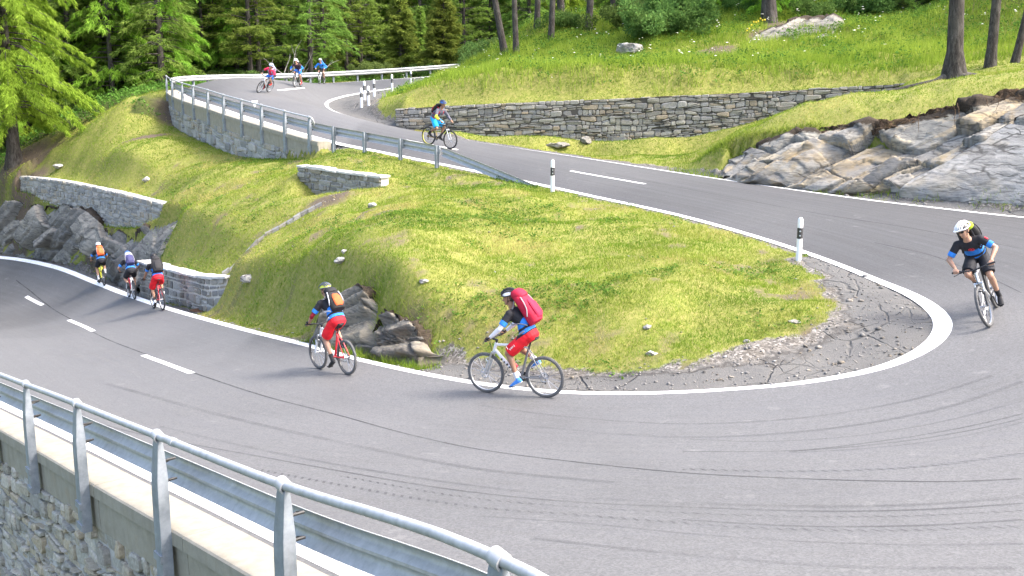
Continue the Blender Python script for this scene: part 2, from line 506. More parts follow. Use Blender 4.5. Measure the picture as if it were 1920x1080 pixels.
# cut the ground back in front of the stone walls: (px, top row, px-per-metre, foot row)
WALLCUT = [[(741, 205, 42.0, 239), (820, 200, 42.6, 249), (900, 196, 43.2, 259), (1100, 188, 44.2, 268), (1200, 183, 44.6, 272), (1300, 179, 45, 262), (1400, 174, 45.3, 236), (1500, 169, 45.6, 207), (1620, 162, 46, 184), (1700, 157, 46.6, 163)],
           [(555, 313, 55.8, 330), (580, 316, 56.6, 352), (604, 319, 57.4, 382), (640, 325, 58.5, 366), (685, 331, 59.8, 360), (713, 333, 60.6, 352)],
           [(34, 330, 35.2, 358), (100, 337, 38.2, 376), (160, 348, 41.4, 418), (220, 361, 44.4, 428), (270, 374, 47, 428), (318, 384, 49.4, 404)],
           [(256, 492, 53.4, 556), (330, 511, 59.6, 572), (384, 522, 64, 586), (404, 523, 65.2, 586), (424, 521, 66, 560)],
           [(328, 172, 35.6, 203), (338, 200, 36.6, 236), (347, 215, 37.8, 247), (365, 222, 39.3, 258), (390, 232, 40.8, 269), (421, 243, 42.7, 284), (458, 255, 44.5, 295), (495, 264, 46.5, 299), (577, 277, 50.3, 300), (592, 280, 50.8, 285)]]
for wc in WALLCUT:
    ln = np.array([P(a[0], a[1], a[2]) for a in wc]); ft = np.array([z_at_row(p[0], p[1], a[3]) for p, a in zip(ln, wc)])
    wL = np.concatenate([[0], np.cumsum(np.linalg.norm(np.diff(ln[:, :2], axis=0), axis=1))])
    box = (gq[:, 0] > ln[:, 0].min() - 3) & (gq[:, 0] < ln[:, 0].max() + 3) & (gq[:, 1] > ln[:, 1].min() - 3) & (gq[:, 1] < ln[:, 1].max() + 3) & ~g_in
    ii = np.nonzero(box)[0]; D, T_ = near_line(gq[ii], ln)
    k = np.clip(np.searchsorted(wL, T_) - 1, 0, len(ln) - 2)
    ab = ln[k + 1, :2] - ln[k, :2]; ap = gq[ii] - ln[k, :2]
    side = ab[:, 0] * ap[:, 1] - ab[:, 1] * ap[:, 0]           # < 0 in front (right of the line)
    endf = np.clip(np.minimum(T_, wL[-1] - T_) / .25, 0, 1)
    fz = np.interp(T_, wL, ft); tz = np.interp(T_, wL, ln[:, 2])
    sd = np.where(side < 0, D, -D) + .28                       # the cut starts inside the wall's thickness
    t = np.clip((sd - .55) / 1.7, 0, 1); t = t * t * (3 - 2 * t)
    cut = np.minimum(gz[ii], fz) * (1 - t) + gz[ii] * t
    fr_ = (sd > 0) & (endf > .5)
    gz[ii[fr_]] = cut[fr_]
    bk = (sd <= 0) & (sd > -1.5) & (endf > .5)
    u = np.clip((-sd - .1) / 1.2, 0, 1)
    gz[ii[bk]] = (tz * (1 - u) + gz[ii] * u)[bk] - .02
# the rock faces are meshes of their own: keep the soil sheet behind them
ROCKCUT = [([(1352, 324, 57.6), (1400, 334, 60), (1500, 345, 62.3), (1600, 354, 64.6), (1700, 362, 67.0), (1800, 372, 69.6), (1920, 384, 72.4), (2060, 400, 77)], [(1368, 293, 55.4), (1400, 284, 56.5), (1450, 262, 57.5), (1540, 240, 59.3), (1640, 229, 61.5), (1720, 217, 63), (1800, 197, 64.5), (1920, 171, 66), (2060, 145, 68)], .5),
           ([(-140, 463, 31.0), (0, 465, 35.1), (60, 469, 37.4), (111, 479, 39.9), (160, 494, 42.4), (200, 510, 45.0), (258, 536, 51), (292, 490, 53.2), (338, 425, 52.6)], [(-140, 368, 30.3), (0, 378, 34.4), (60, 377, 36.6), (150, 388, 41), (205, 425, 44.3), (262, 430, 47.8), (312, 409, 50.2), (346, 394, 51.4)], .7),
           ([(566, 618, 88), (605, 632, 90), (650, 640, 92.3), (690, 652, 96)], [(580, 582, 86.3), (618, 549, 87.5), (662, 528, 88.8), (700, 560, 92.5)], .22),
           ([(676, 650, 95.3), (720, 664, 98.7), (770, 669, 101.7), (812, 668, 103.5)], [(684, 596, 93), (715, 578, 94.8), (762, 590, 98), (800, 640, 102)], .2)]
for bl, tl, dz in ROCKCUT:
    pl = np.array([P(*a)[:2] for a in bl] + [P(*a)[:2] for a in tl[::-1]])
    m = in_poly(gq, pl) & ~g_in
    gz[m] -= dz
GZ = gz.reshape(GX.shape)

def gh(x, y):
    """ground height (bilinear on the built sheet)"""
    x = np.asarray(x, float); y = np.asarray(y, float)
    i = np.clip(np.searchsorted(gx, x) - 1, 0, len(gx) - 2); j = np.clip(np.searchsorted(gy, y) - 1, 0, len(gy) - 2)
    u = (x - gx[i]) / (gx[i + 1] - gx[i]); v = (y - gy[j]) / (gy[j + 1] - gy[j])
    return GZ[j, i] * (1 - u) * (1 - v) + GZ[j, i + 1] * u * (1 - v) + GZ[j + 1, i] * (1 - u) * v + GZ[j + 1, i + 1] * u * v

def hit(px, py, road=False, t0=5.0, t1=220.0):
    """where the line of sight through a photo pixel meets ground or road"""
    v = ray(px, py); o = Vector((0, 0, CAMZ))
    f = (lambda x, y: float(road_z([(x, y)])[0])) if road else (lambda x, y: float(gh(x, y)))
    t = t0; st = .35
    while t < t1:
        p = o + v * t
        if p.z < f(p.x, p.y):
            a, b = t - st, t
            for _ in range(22):
                m = (a + b) / 2; p = o + v * m
                if p.z < f(p.x, p.y): b = m
                else: a = m
            return p
        t += st
    return o + v * 60
# ------------------------------------------------------------------ ground sheet with soil, gravel and grass cover
def apex(q):
    return np.exp(-(((q[:, 0] - 6.0) / 2.4) ** 2 + ((q[:, 1] - 17.9) / 2.3) ** 2))
def shoulder_w(q, lab):
    w = np.where(lab == 0, .62 + .95 * apex(q), .75)
    w = w + np.where((lab == 0) & (q[:, 1] < 21) & (q[:, 0] > -1.5), .3, 0)
    w = w - np.where((lab == 0) & (q[:, 1] > 23) & (q[:, 0] > -9), .45, 0)
    w = w + np.where(lab == 1, 3.6 * np.exp(-((q[:, 0] + 7.2) / 1.6) ** 2 - ((q[:, 1] - 58.5) / 5) ** 2), 0)
    return w
g_shw = shoulder_w(gq, g_lab)
_n1 = fbm(gq[:, 0] * .8, gq[:, 1] * .8, 21, 4); _n2 = fbm(gq[:, 0] * 2.5, gq[:, 1] * 2.5, 33, 3)
g_edge = g_d + (_n1 - .5) * 1.0 * np.clip(g_shw - .6, .25, 1) + (_n2 - .5) * .5
g_grav = 1 - np.clip((g_edge - g_shw + .15) / .35, 0, 1)
def spots(q, L):
    m = np.zeros(len(q))
    for px, py, s, r in L:
        p = P(px, py, s); m = np.maximum(m, np.exp(-(((q[:, 0] - p[0]) ** 2 + (q[:, 1] - p[1]) ** 2) / r ** 2)))
    return m
DIRT = [(640, 545, 90, .7), (690, 556, 95, .45), (745, 572, 98, .5), (700, 640, 98, .9), (760, 655, 104, .5), (620, 600, 89, .8), (560, 590, 84, .6), (1560, 640, 112, .7), (620, 370, 62, .8),
        (150, 400, 43, 1.2), (40, 370, 36, 1.6), (330, 215, 36, 1.3), (270, 260, 39, 1.0), 
        (1500, 345, 62, 1.1), (1650, 362, 67, 1.1), (1800, 380, 71, 1.2), (1440, 70, 35, 1.6), (1500, 40, 34, 1.8), (1350, 85, 36, 1.2), (40, 300, 34, 1.5), (90, 285, 34.5, 1.2)]
_sp = spots(gq, DIRT)
g_dirt = np.clip((_sp * 1.5 - .45 + (_n1 - .5) * 1.4) * 2.2, 0, 1)
g_dirt = np.maximum(g_dirt, np.clip((_n1 * .5 + _n2 * .5 - .6) * 9, 0, 1) * (g_lab == 0) * (gq[:, 1] < 46) * .9)
_sl = np.hypot(*[g_ / 1.0 for g_ in np.gradient(GZ, gy, gx)]).ravel()
g_dirt = np.maximum(g_dirt, np.clip(1.5 - 1.6 * _sl, 0, 1) * np.clip((_n1 * .4 + _n2 * .6 - .54) * 8, 0, 1) * (g_lab == 0) * (gq[:, 1] < 30) * np.clip(1.5 - g_d / 3.0, 0, 1) * .85)
# forest floor: behind the far rail and left beyond the ridge, and the wooded hillside
fl_line = np.array([P(0, 318, 33.5), P(120, 262, 34.5), P(225, 195, 35.3), P(325, 172, 34)])
_bx = np.interp(gq[:, 0], fl_line[:, 0], fl_line[:, 1], left=58, right=999)
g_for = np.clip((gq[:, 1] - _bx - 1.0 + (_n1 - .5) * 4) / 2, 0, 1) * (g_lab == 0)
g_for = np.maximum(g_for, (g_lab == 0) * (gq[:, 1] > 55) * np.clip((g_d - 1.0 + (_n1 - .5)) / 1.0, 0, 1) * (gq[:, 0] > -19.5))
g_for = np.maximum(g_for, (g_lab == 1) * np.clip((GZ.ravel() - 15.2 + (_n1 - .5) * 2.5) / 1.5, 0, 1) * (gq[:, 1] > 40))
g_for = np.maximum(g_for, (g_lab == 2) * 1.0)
g_grav *= (g_lab != 2)
_pale = (np.hypot(gq[:, 0], gq[:, 1]) > 128) & (np.abs(960 + F * gq[:, 0] / np.maximum(gq[:, 1], 1) - 715) < 70)
g_grav[_pale] = 1.0; g_for[_pale] = 0

def ground_mat():
    m, nt, b = new_mat('ground'); N = NT(nt)
    pos = N.geo(); c = N.n('SeparateColor', {0: N.attr('cover', 'Color')}).outputs
    rd = N.attr('road_d'); shw = N.attr('shoulder')
    nf = N.noise(pos, 9, 5, .7); nm = N.noise(pos, 1.3, 4, .6); ns = N.noise(pos, 45, 3, .7)
    grass = N.ramp(nf, [(.25, (.085, .115, .02)), (.5, (.175, .2, .036)), (.66, (.27, .235, .08)), (.82, (.34, .26, .12))])
    grass = N.mix(N.ramp(nm, [(.35, 0.0), (.75, .55)]), grass, (.25, .22, .075))
    dirt = N.ramp(ns, [(.25, (.035, .026, .018)), (.55, (.11, .085, .06)), (.8, (.26, .22, .17))])
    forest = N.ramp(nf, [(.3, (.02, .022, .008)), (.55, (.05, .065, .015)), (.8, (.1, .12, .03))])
    stone = N.n('TexVoronoi', {'Vector': pos, 'Scale': 26.0}).outputs['Color']
    st = N.n('SeparateColor', {0: stone}).outputs[0]
    gravel = N.ramp(st, [(.0, (.05, .046, .042)), (.4, (.11, .103, .093)), (.75, (.18, .168, .15)), (1, (.3, .285, .26))])
    gravel = N.mix(N.ramp(nm, [(.4, 0.0), (.7, .6)]), gravel, (.12, .104, .082))
    # worn, cracked asphalt next to the line
    asp = N.ramp(ns, [(.2, (.075, .074, .071)), (.8, (.15, .148, .142))])
    asp = N.mix(N.ramp(nm, [(.35, 0.0), (.7, .5)]), asp, (.155, .15, .138))
    wv = N.n('TexNoise', {'Vector': pos, 'Scale': 1.7, 'Detail': 3.0}).outputs['Color']
    wp = N.mix(.22, pos, wv, 'ADD')
    v1 = N.n('TexVoronoi', {'Vector': wp, 'Scale': .62}, feature='DISTANCE_TO_EDGE').outputs['Distance']
    v2 = N.n('TexVoronoi', {'Vector': wp, 'Scale': 2.2}, feature='DISTANCE_TO_EDGE').outputs['Distance']
    cr1 = N.ramp(v1, [(.003, 1.0), (.014, 0.0)]); cr2 = N.ramp(v2, [(.006, .7), (.03, 0.0)])
    cr2 = N.math('MULTIPLY', cr2, N.ramp(nm, [(.5, 0.0), (.6, 1.0)]))
    crk = N.math('MULTIPLY', N.math('MAXIMUM', cr1, cr2), N.ramp(N.noise(pos, .8, 3, .6), [(.42, .15), (.58, 1.0)]))
    asp = N.mix(N.math('MULTIPLY', crk, .42), asp, (.03, .028, .026))
    e = N.math('ADD', N.math('DIVIDE', rd, shw), N.math('MULTIPLY', N.math('SUBTRACT', nm, .5), .9))
    worn = N.ramp(e, [(.8, 1.0), (.9, 0.0)])
    edge = N.ramp(e, [(.74, 0.0), (.8, .75), (.84, 0.0)])
    asp = N.mix(edge, asp, (.05, .045, .04))
    side = N.mix(worn, gravel, asp)
    col = N.mix(c[1], grass, dirt)
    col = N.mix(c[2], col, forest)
    gm = N.ramp(N.math('ADD', c[0], N.math('MULTIPLY', N.math('SUBTRACT', nf, .5), .9)), [(.4, 0.0), (.6, 1.0)])
    col = N.mix(gm, col, side)
    N.put(b.inputs['Base Color'], col)
    b.inputs['Roughness'].default_value = .95; b.inputs['Specular IOR Level'].default_value = .2
    hgt = N.mix(gm, N.mix(.5, nf, ns), N.mix(N.math('MULTIPLY', worn, 1.0), st, N.math('SUBTRACT', ns, N.math('MULTIPLY', crk, 3.0))))
    N.put(b.inputs['Normal'], N.bump(hgt, .7, .03))
    return m
MAT_GROUND = ground_mat()
nx, ny = len(gx), len(gy)
_i = (np.arange(ny - 1)[:, None] * nx + np.arange(nx - 1)[None]).ravel()
gfaces = np.stack([_i, _i + 1, _i + nx + 1, _i + nx], 1)
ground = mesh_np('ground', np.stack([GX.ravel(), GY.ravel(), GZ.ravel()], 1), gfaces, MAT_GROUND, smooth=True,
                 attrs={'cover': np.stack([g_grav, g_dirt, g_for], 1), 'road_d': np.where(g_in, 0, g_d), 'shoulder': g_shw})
tag(ground, kind='structure')

# ------------------------------------------------------------------ the asphalt
_in = gq[g_in]
rx, ry = np.meshgrid(np.arange(-36, 18, .33), np.arange(1.5, 92, .33))
rq = np.stack([rx.ravel(), ry.ravel()], 1); rq = rq[in_poly(rq, road_poly)]
dmin = np.min([near_line(rq, l)[0] for _, l in poly_edges], 0); rq = rq[dmin > .15]
allv = np.vstack([road_poly, rq]); nb = len(road_poly)
cdt = delaunay_2d_cdt([Vector(v) for v in allv], [(i, (i + 1) % nb) for i in range(nb)], [], 1, 1e-5)
rv = np.array([tuple(v) for v in cdt[0]]); rf = np.array([list(f) for f in cdt[2]])
rz = road_z(rv)
r_di, r_ti = near_line(rv, inner); r_df, _ = near_line(rv, road_far)
def road_mat():
    m, nt, b = new_mat('asphalt'); N = NT(nt)
    pos = N.geo(); di = N.attr('dist_in'); df = N.attr('dist_far'); al = N.attr('along')
    fine = N.noise(pos, 160, 2, .6); mid = N.noise(pos, 18, 4, .6); big = N.noise(pos, .22, 3, .5)
    dark_amt = N.attr('dark_amt')
    agg = N.n('TexVoronoi', {'Vector': pos, 'Scale': 55.0}).outputs['Color']
    ag = N.n('SeparateColor', {0: agg}).outputs[0]
    fine = N.math('ADD', N.math('MULTIPLY', fine, .6), N.math('MULTIPLY', ag, .4))
    base = N.ramp(fine, [(.2, (.07, .07, .0695)), (.8, (.155, .1545, .1535))])
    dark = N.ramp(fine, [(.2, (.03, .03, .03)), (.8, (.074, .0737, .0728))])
    col = N.mix(N.math('ADD', dark_amt, N.math('MULTIPLY', N.math('SUBTRACT', big, .5), 1.1), clamp=True), base, dark)
    # long streaks worn along the lanes
    v = N.comb(N.math('MULTIPLY', di, 5.5), N.math('MULTIPLY', al, .12), 0.0)
    st = N.noise(v, 1.0, 5, .65)
    v2 = N.comb(N.math('MULTIPLY', di, 26.0), N.math('MULTIPLY', al, .22), 3.0)
    st2 = N.noise(v2, 1.0, 3, .6)
    col = N.mix(N.ramp(st, [(.35, .0), (.75, .24)]), col, (.09, .09, .095))
    col = N.mix(N.ramp(st2, [(.58, .0), (.74, .22)]), col, (.07, .07, .075))
    col = N.mix(N.ramp(mid, [(.3, .16), (.7, .0)]), col, (.1, .1, .1))
    blot = N.noise(pos, .9, 5, .7, .6)
    col = N.mix(N.ramp(blot, [(.55, 0.0), (.72, .3)]), col, (.075, .074, .07))
    col = N.mix(N.ramp(N.noise(pos, 2.6, 4, .7), [(.62, 0.0), (.74, .22)]), col, (.3, .295, .28))
    spk = N.n('TexVoronoi', {'Vector': pos, 'Scale': 4.0}).outputs['Distance']
    col = N.mix(N.ramp(spk, [(.02, .6), (.04, 0.0)]), col, (.04, .04, .04))
    N.put(b.inputs['Base Color'], col)
    N.put(b.inputs['Roughness'], N.ramp(st, [(.3, .78), (.8, .62)]))
    b.inputs['Specular IOR Level'].default_value = .35
    N.put(b.inputs['Normal'], N.bump(fine, .35, .006))
    return m
MAT_ROAD = road_mat()
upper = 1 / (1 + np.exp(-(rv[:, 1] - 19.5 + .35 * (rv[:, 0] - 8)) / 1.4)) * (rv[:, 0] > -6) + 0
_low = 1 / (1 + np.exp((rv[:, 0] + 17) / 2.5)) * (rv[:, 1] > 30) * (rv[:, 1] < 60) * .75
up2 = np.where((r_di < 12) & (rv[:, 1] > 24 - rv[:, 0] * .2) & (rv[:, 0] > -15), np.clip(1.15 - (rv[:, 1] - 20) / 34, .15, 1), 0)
dark_amt = np.clip(np.maximum(1.25 * upper * np.clip(1.1 - (rv[:, 1] - 20) / 32, .12, 1), _low), 0, 1)  # how much darker the asphalt is: upper road and left end of the lower
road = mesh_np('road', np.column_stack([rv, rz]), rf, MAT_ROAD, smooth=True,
               attrs={'dist_in': r_di, 'dist_far': r_df, 'along': r_ti, 'dark_amt': dark_amt})
tag(road, kind='structure')

# ------------------------------------------------------------------ painted and worn marks lying on the asphalt
def strip(line, w, lift, inset=0.0):
    """flat ribbon following a plan line on the road; w = width or widths"""
    l = np.asarray(line, float)[:, :2]
    t = np.gradient(l, axis=0); t /= np.linalg.norm(t, axis=1)[:, None] + 1e-12
    n = np.stack([-t[:, 1], t[:, 0]], 1)
    w = np.broadcast_to(w, (len(l),))[:, None]
    l = l - n * np.broadcast_to(inset, (len(l),))[:, None]
    a, b, c = l - n * w / 2, l, l + n * w / 2
    k = len(l)
    v = np.vstack([a, b, c]); z = road_z(v) + lift
    i = np.arange(k - 1)
    f = np.vstack([np.stack([i, i + 1, i + k + 1, i + k], 1), np.stack([i + k, i + k + 1, i + 2 * k + 1, i + 2 * k], 1)])
    u = np.concatenate([[0], np.cumsum(np.linalg.norm(np.diff(l, axis=0), axis=1))])
    return np.column_stack([v, z]), f, np.tile(u, 3), np.concatenate([np.zeros(k), np.full(k, .5), np.ones(k)])
def merge(parts):
    V, Fc, U, W, o = [], [], [], [], 0
    for v, f, u, w in parts:
        V.append(v); Fc.append(f + o); U.append(u); W.append(w); o += len(v)
    return np.vstack(V), np.vstack(Fc), np.concatenate(U), np.concatenate(W)
def line_mat():
    m, nt, b = new_mat('road_paint'); N = NT(nt); pos = N.geo()
    n = N.noise(pos, 14, 5, .75); n2 = N.noise(pos, 1.2, 3, .6)
    w = N.ramp(N.math('ADD', N.math('MULTIPLY', n, .7), N.math('MULTIPLY', n2, .3)), [(.5, 0.0), (.66, .75)])
    N.put(b.inputs['Base Color'], N.mix(w, N.ramp(n2, [(.3, (.74, .74, .72)), (.7, (.84, .84, .83))]), (.2, .2, .2)))
    b.inputs['Roughness'].default_value = .6
    return m
MAT_LINE = line_mat()
def near(line, lo, hi):
    return line[(line[:, 1] >= lo) & (line[:, 1] <= hi)]
_il = cr(inner, .14)
_w = .16 + .14 * np.exp(-(((_il[:, 0] - 7.2) / 2.2) ** 2 + ((_il[:, 1] - 17.6) / 2.2) ** 2))
tag(mesh_np('road_edge_line', *strip(_il, _w, .004, _w / 2 - .06)[:2], MAT_LINE), kind='structure')
tag(mesh_np('road_edge_line', *strip(road_far[:-28], .16, .004, .05)[:2], MAT_LINE), kind='structure')
tag(mesh_np('road_edge_line', *strip(road_outer, .2, .004, .0)[:2], MAT_LINE), kind='structure')
def on_road(pts, st=.2):
    w = [hit(x, y, True) for x, y in pts]
    return cr([tuple(p) for p in w], st) if len(w) > 2 else np.array([tuple(w[0].lerp(w[1], k / 12)) for k in range(13)])
for a in [((49, 556), (80, 572)), ((129, 600), (175, 621)), ((269, 666), (360, 700)), ((1070, 320.5), (1210, 345)), ((760, 262.5), (858, 281)), ((521, 169.5), (570, 164.5))]:
    w_ = .05 if a[0][0] in (519,) else .14
    tag(mesh_np('road_centre_dash', *strip(on_road(a), w_, .004)[:2], MAT_LINE), kind='structure')
def mark_mat(name, col, lo, hi, dens, tread=0.0):
    m, nt, b = new_mat(name); N = NT(nt); pos = N.geo()
    b.inputs['Base Color'].default_value = (*col, 1); b.inputs['Roughness'].default_value = .8
    n = N.math('ADD', N.math('MULTIPLY', N.noise(pos, 6, 4, .7), .4), N.math('MULTIPLY', N.noise(pos, .55, 3, .6), .6))
    a = N.math('MULTIPLY', N.ramp(n, [(lo, 0.0), (hi, 1.0)]), dens)
    wv = N.attr('across')
    soft = N.ramp(wv, [(.0, .15), (.3, 1.0), (.7, 1.0), (1.0, .15)])
    a = N.math('MULTIPLY', a, soft)
    if tread:
        u = N.attr('run')
        t = N.math('SINE', N.math('ADD', N.math('MULTIPLY', u, 6.283 / tread), N.math('MULTIPLY', wv, 4.0)))
        a = N.math('MULTIPLY', a, N.ramp(t, [(.35, .15), (.65, 1.0)]))
    N.put(b.inputs['Alpha'], a)
    return m
MAT_SEAM = mark_mat('seam', (.035, .035, .037), .3, .6, .7)
MAT_TYRE = mark_mat('tyre_mark', (.05, .05, .053), .3, .68, .5)
MAT_TYRE2 = mark_mat('tyre_mark_light', (.06, .06, .066), .35, .72, .32)
MAT_TREAD = mark_mat('tread_mark', (.05, .05, .056), .3, .68, .5, .12)
def ribbon(name, pts, w, mat, lift=.003):
    v, f, u, ww = strip(on_road(pts), w, lift)
    tag(mesh_np(name, v, f, mat, attrs={'run': u, 'across': ww}), kind='structure')
ribbon('road_seam', [(30, 525), (62, 550), (110, 586), (190, 631), (270, 663), (380, 705), (500, 744), (640, 780), (780, 818), (900, 843), (1130, 872), (1300, 888), (1480, 897), (1640, 902), (1800, 903), (1915, 898)], .05, MAT_SEAM)
ribbon('road_seam', [(1120, 322), (1240, 345), (1397, 375), (1513, 397), (1703, 427), (1840, 452), (1915, 466)], .04, MAT_SEAM)
ribbon('road_seam', [(1640, 455), (1740, 477), (1790, 495), (1860, 523), (1915, 549)], .035, MAT_SEAM)
T = [([(100, 770), (300, 822), (640, 884), (900, 925), (1100, 943), (1280, 951), (1560, 959), (1750, 955), (1918, 944)], .06, MAT_TYRE),
     ([(640, 893), (900, 936), (1100, 952), (1280, 962), (1500, 969), (1700, 968), (1918, 958)], .07, MAT_TREAD),
     ([(480, 880), (640, 910), (900, 952), (1100, 967), (1280, 981), (1430, 991), (1650, 995), (1918, 987)], .1, MAT_TREAD),
     ([(900, 968), (1100, 982), (1280, 1000), (1450, 1013), (1700, 1022), (1918, 1020)], .06, MAT_TYRE2),
     ([(1280, 847), (1490, 845), (1640, 829), (1800, 803), (1918, 776)], .05, MAT_TYRE),
     ([(1480, 847), (1640, 834), (1800, 811), (1918, 785)], .05, MAT_TYRE),
     ([(1480, 849), (1640, 840), (1800, 819), (1918, 792)], .06, MAT_TYRE2),
     ([(1280, 823), (1420, 828), (1560, 822), (1720, 800), (1918, 752)], .06, MAT_TYRE2),
     ([(900, 760), (1100, 785), (1280, 795), (1480, 786), (1700, 752), (1860, 705)], .1, MAT_TYRE2),
     ([(1000, 800), (1280, 820), (1500, 810), (1750, 770), (1918, 715)], .12, MAT_TYRE2),
     ([(1280, 880), (1500, 884), (1720, 876), (1918, 850)], .1, MAT_TREAD),
     ([(1100, 935), (1280, 943), (1520, 950), (1750, 945), (1918, 932)], .12, MAT_TYRE2),
     ([(1280, 975), (1500, 987), (1720, 986), (1918, 975)], .06, MAT_TYRE),
     ([(300, 800), (520, 850), (760, 893), (1000, 925)], .1, MAT_TYRE2),
     ([(200, 720), (420, 780), (640, 830), (900, 880), (1150, 905)], .15, MAT_TYRE2),
     ([(1000, 1010), (1280, 1040), (1560, 1062), (1900, 1066)], .1, MAT_TYRE2)]
for a in T: ribbon('tyre_mark', *a)
# ------------------------------------------------------------------ stone masonry
def stone_mat(name, tones, mortar=(.2, .19, .175), warm=.25, scale=1.0, lichen=.3):
    m, nt, b = new_mat(name); N = NT(nt); pos = N.geo(); r = N.attr('rnd')
    n = N.noise(pos, 22 * scale, 5, .7); n2 = N.noise(pos, 3.5 * scale, 4, .65)
    c = N.ramp(r, [((i + .001) / len(tones), t) for i, t in enumerate(tones)], 'CONSTANT')
    c = N.mix(N.ramp(n, [(.25, .65), (.75, 0.0)]), c, (.06, .058, .055))
    c = N.mix(N.ramp(n2, [(.5, 0.0), (.72, warm)]), c, (.3, .22, .12))
    c = N.mix(N.ramp(N.noise(pos, 9 * scale, 4, .7), [(.58, 0.0), (.7, lichen)]), c, (.42, .42, .39))
    N.put(b.inputs['Base Color'], c); b.inputs['Roughness'].default_value = .9; b.inputs['Specular IOR Level'].default_value = .25
    N.put(b.inputs['Normal'], N.bump(N.mix(.5, n, n2), .8, .03))
    return m
GREY = [(.27, .265, .245), (.33, .325, .3), (.21, .207, .195), (.38, .37, .335), (.3, .28, .235), (.25, .252, .25), (.35, .32, .26), (.43, .42, .385)]
DRY = [(.38, .36, .31), (.3, .29, .265), (.46, .435, .37), (.36, .35, .325), (.5, .465, .385), (.33, .305, .25), (.43, .415, .375), (.45, .37, .26)]
PALE = [(.43, .43, .4), (.36, .36, .335), (.5, .485, .44), (.41, .385, .32), (.32, .32, .305), (.54, .52, .47), (.46, .41, .32)]
MAT_DRY = stone_mat('dry_stone', DRY); MAT_DRYGAP = paint('dry_joint', (.075, .068, .058), .95)
MAT_MASON = stone_mat('mortared_stone', GREY, warm=.12); MAT_MORTAR = paint('mortar', (.46, .44, .4), .95, var=.2, scale=9, bump=.4)
MAT_PALE = stone_mat('pale_stone', PALE, warm=.2); MAT_GREYJOINT = paint('grey_joint', (.4, .39, .365), .95, var=.25, scale=9, bump=.4)
MAT_CAPSTONE = paint('wall_capping', (.5, .49, .46), .9, var=.2, scale=6, bump=.4)

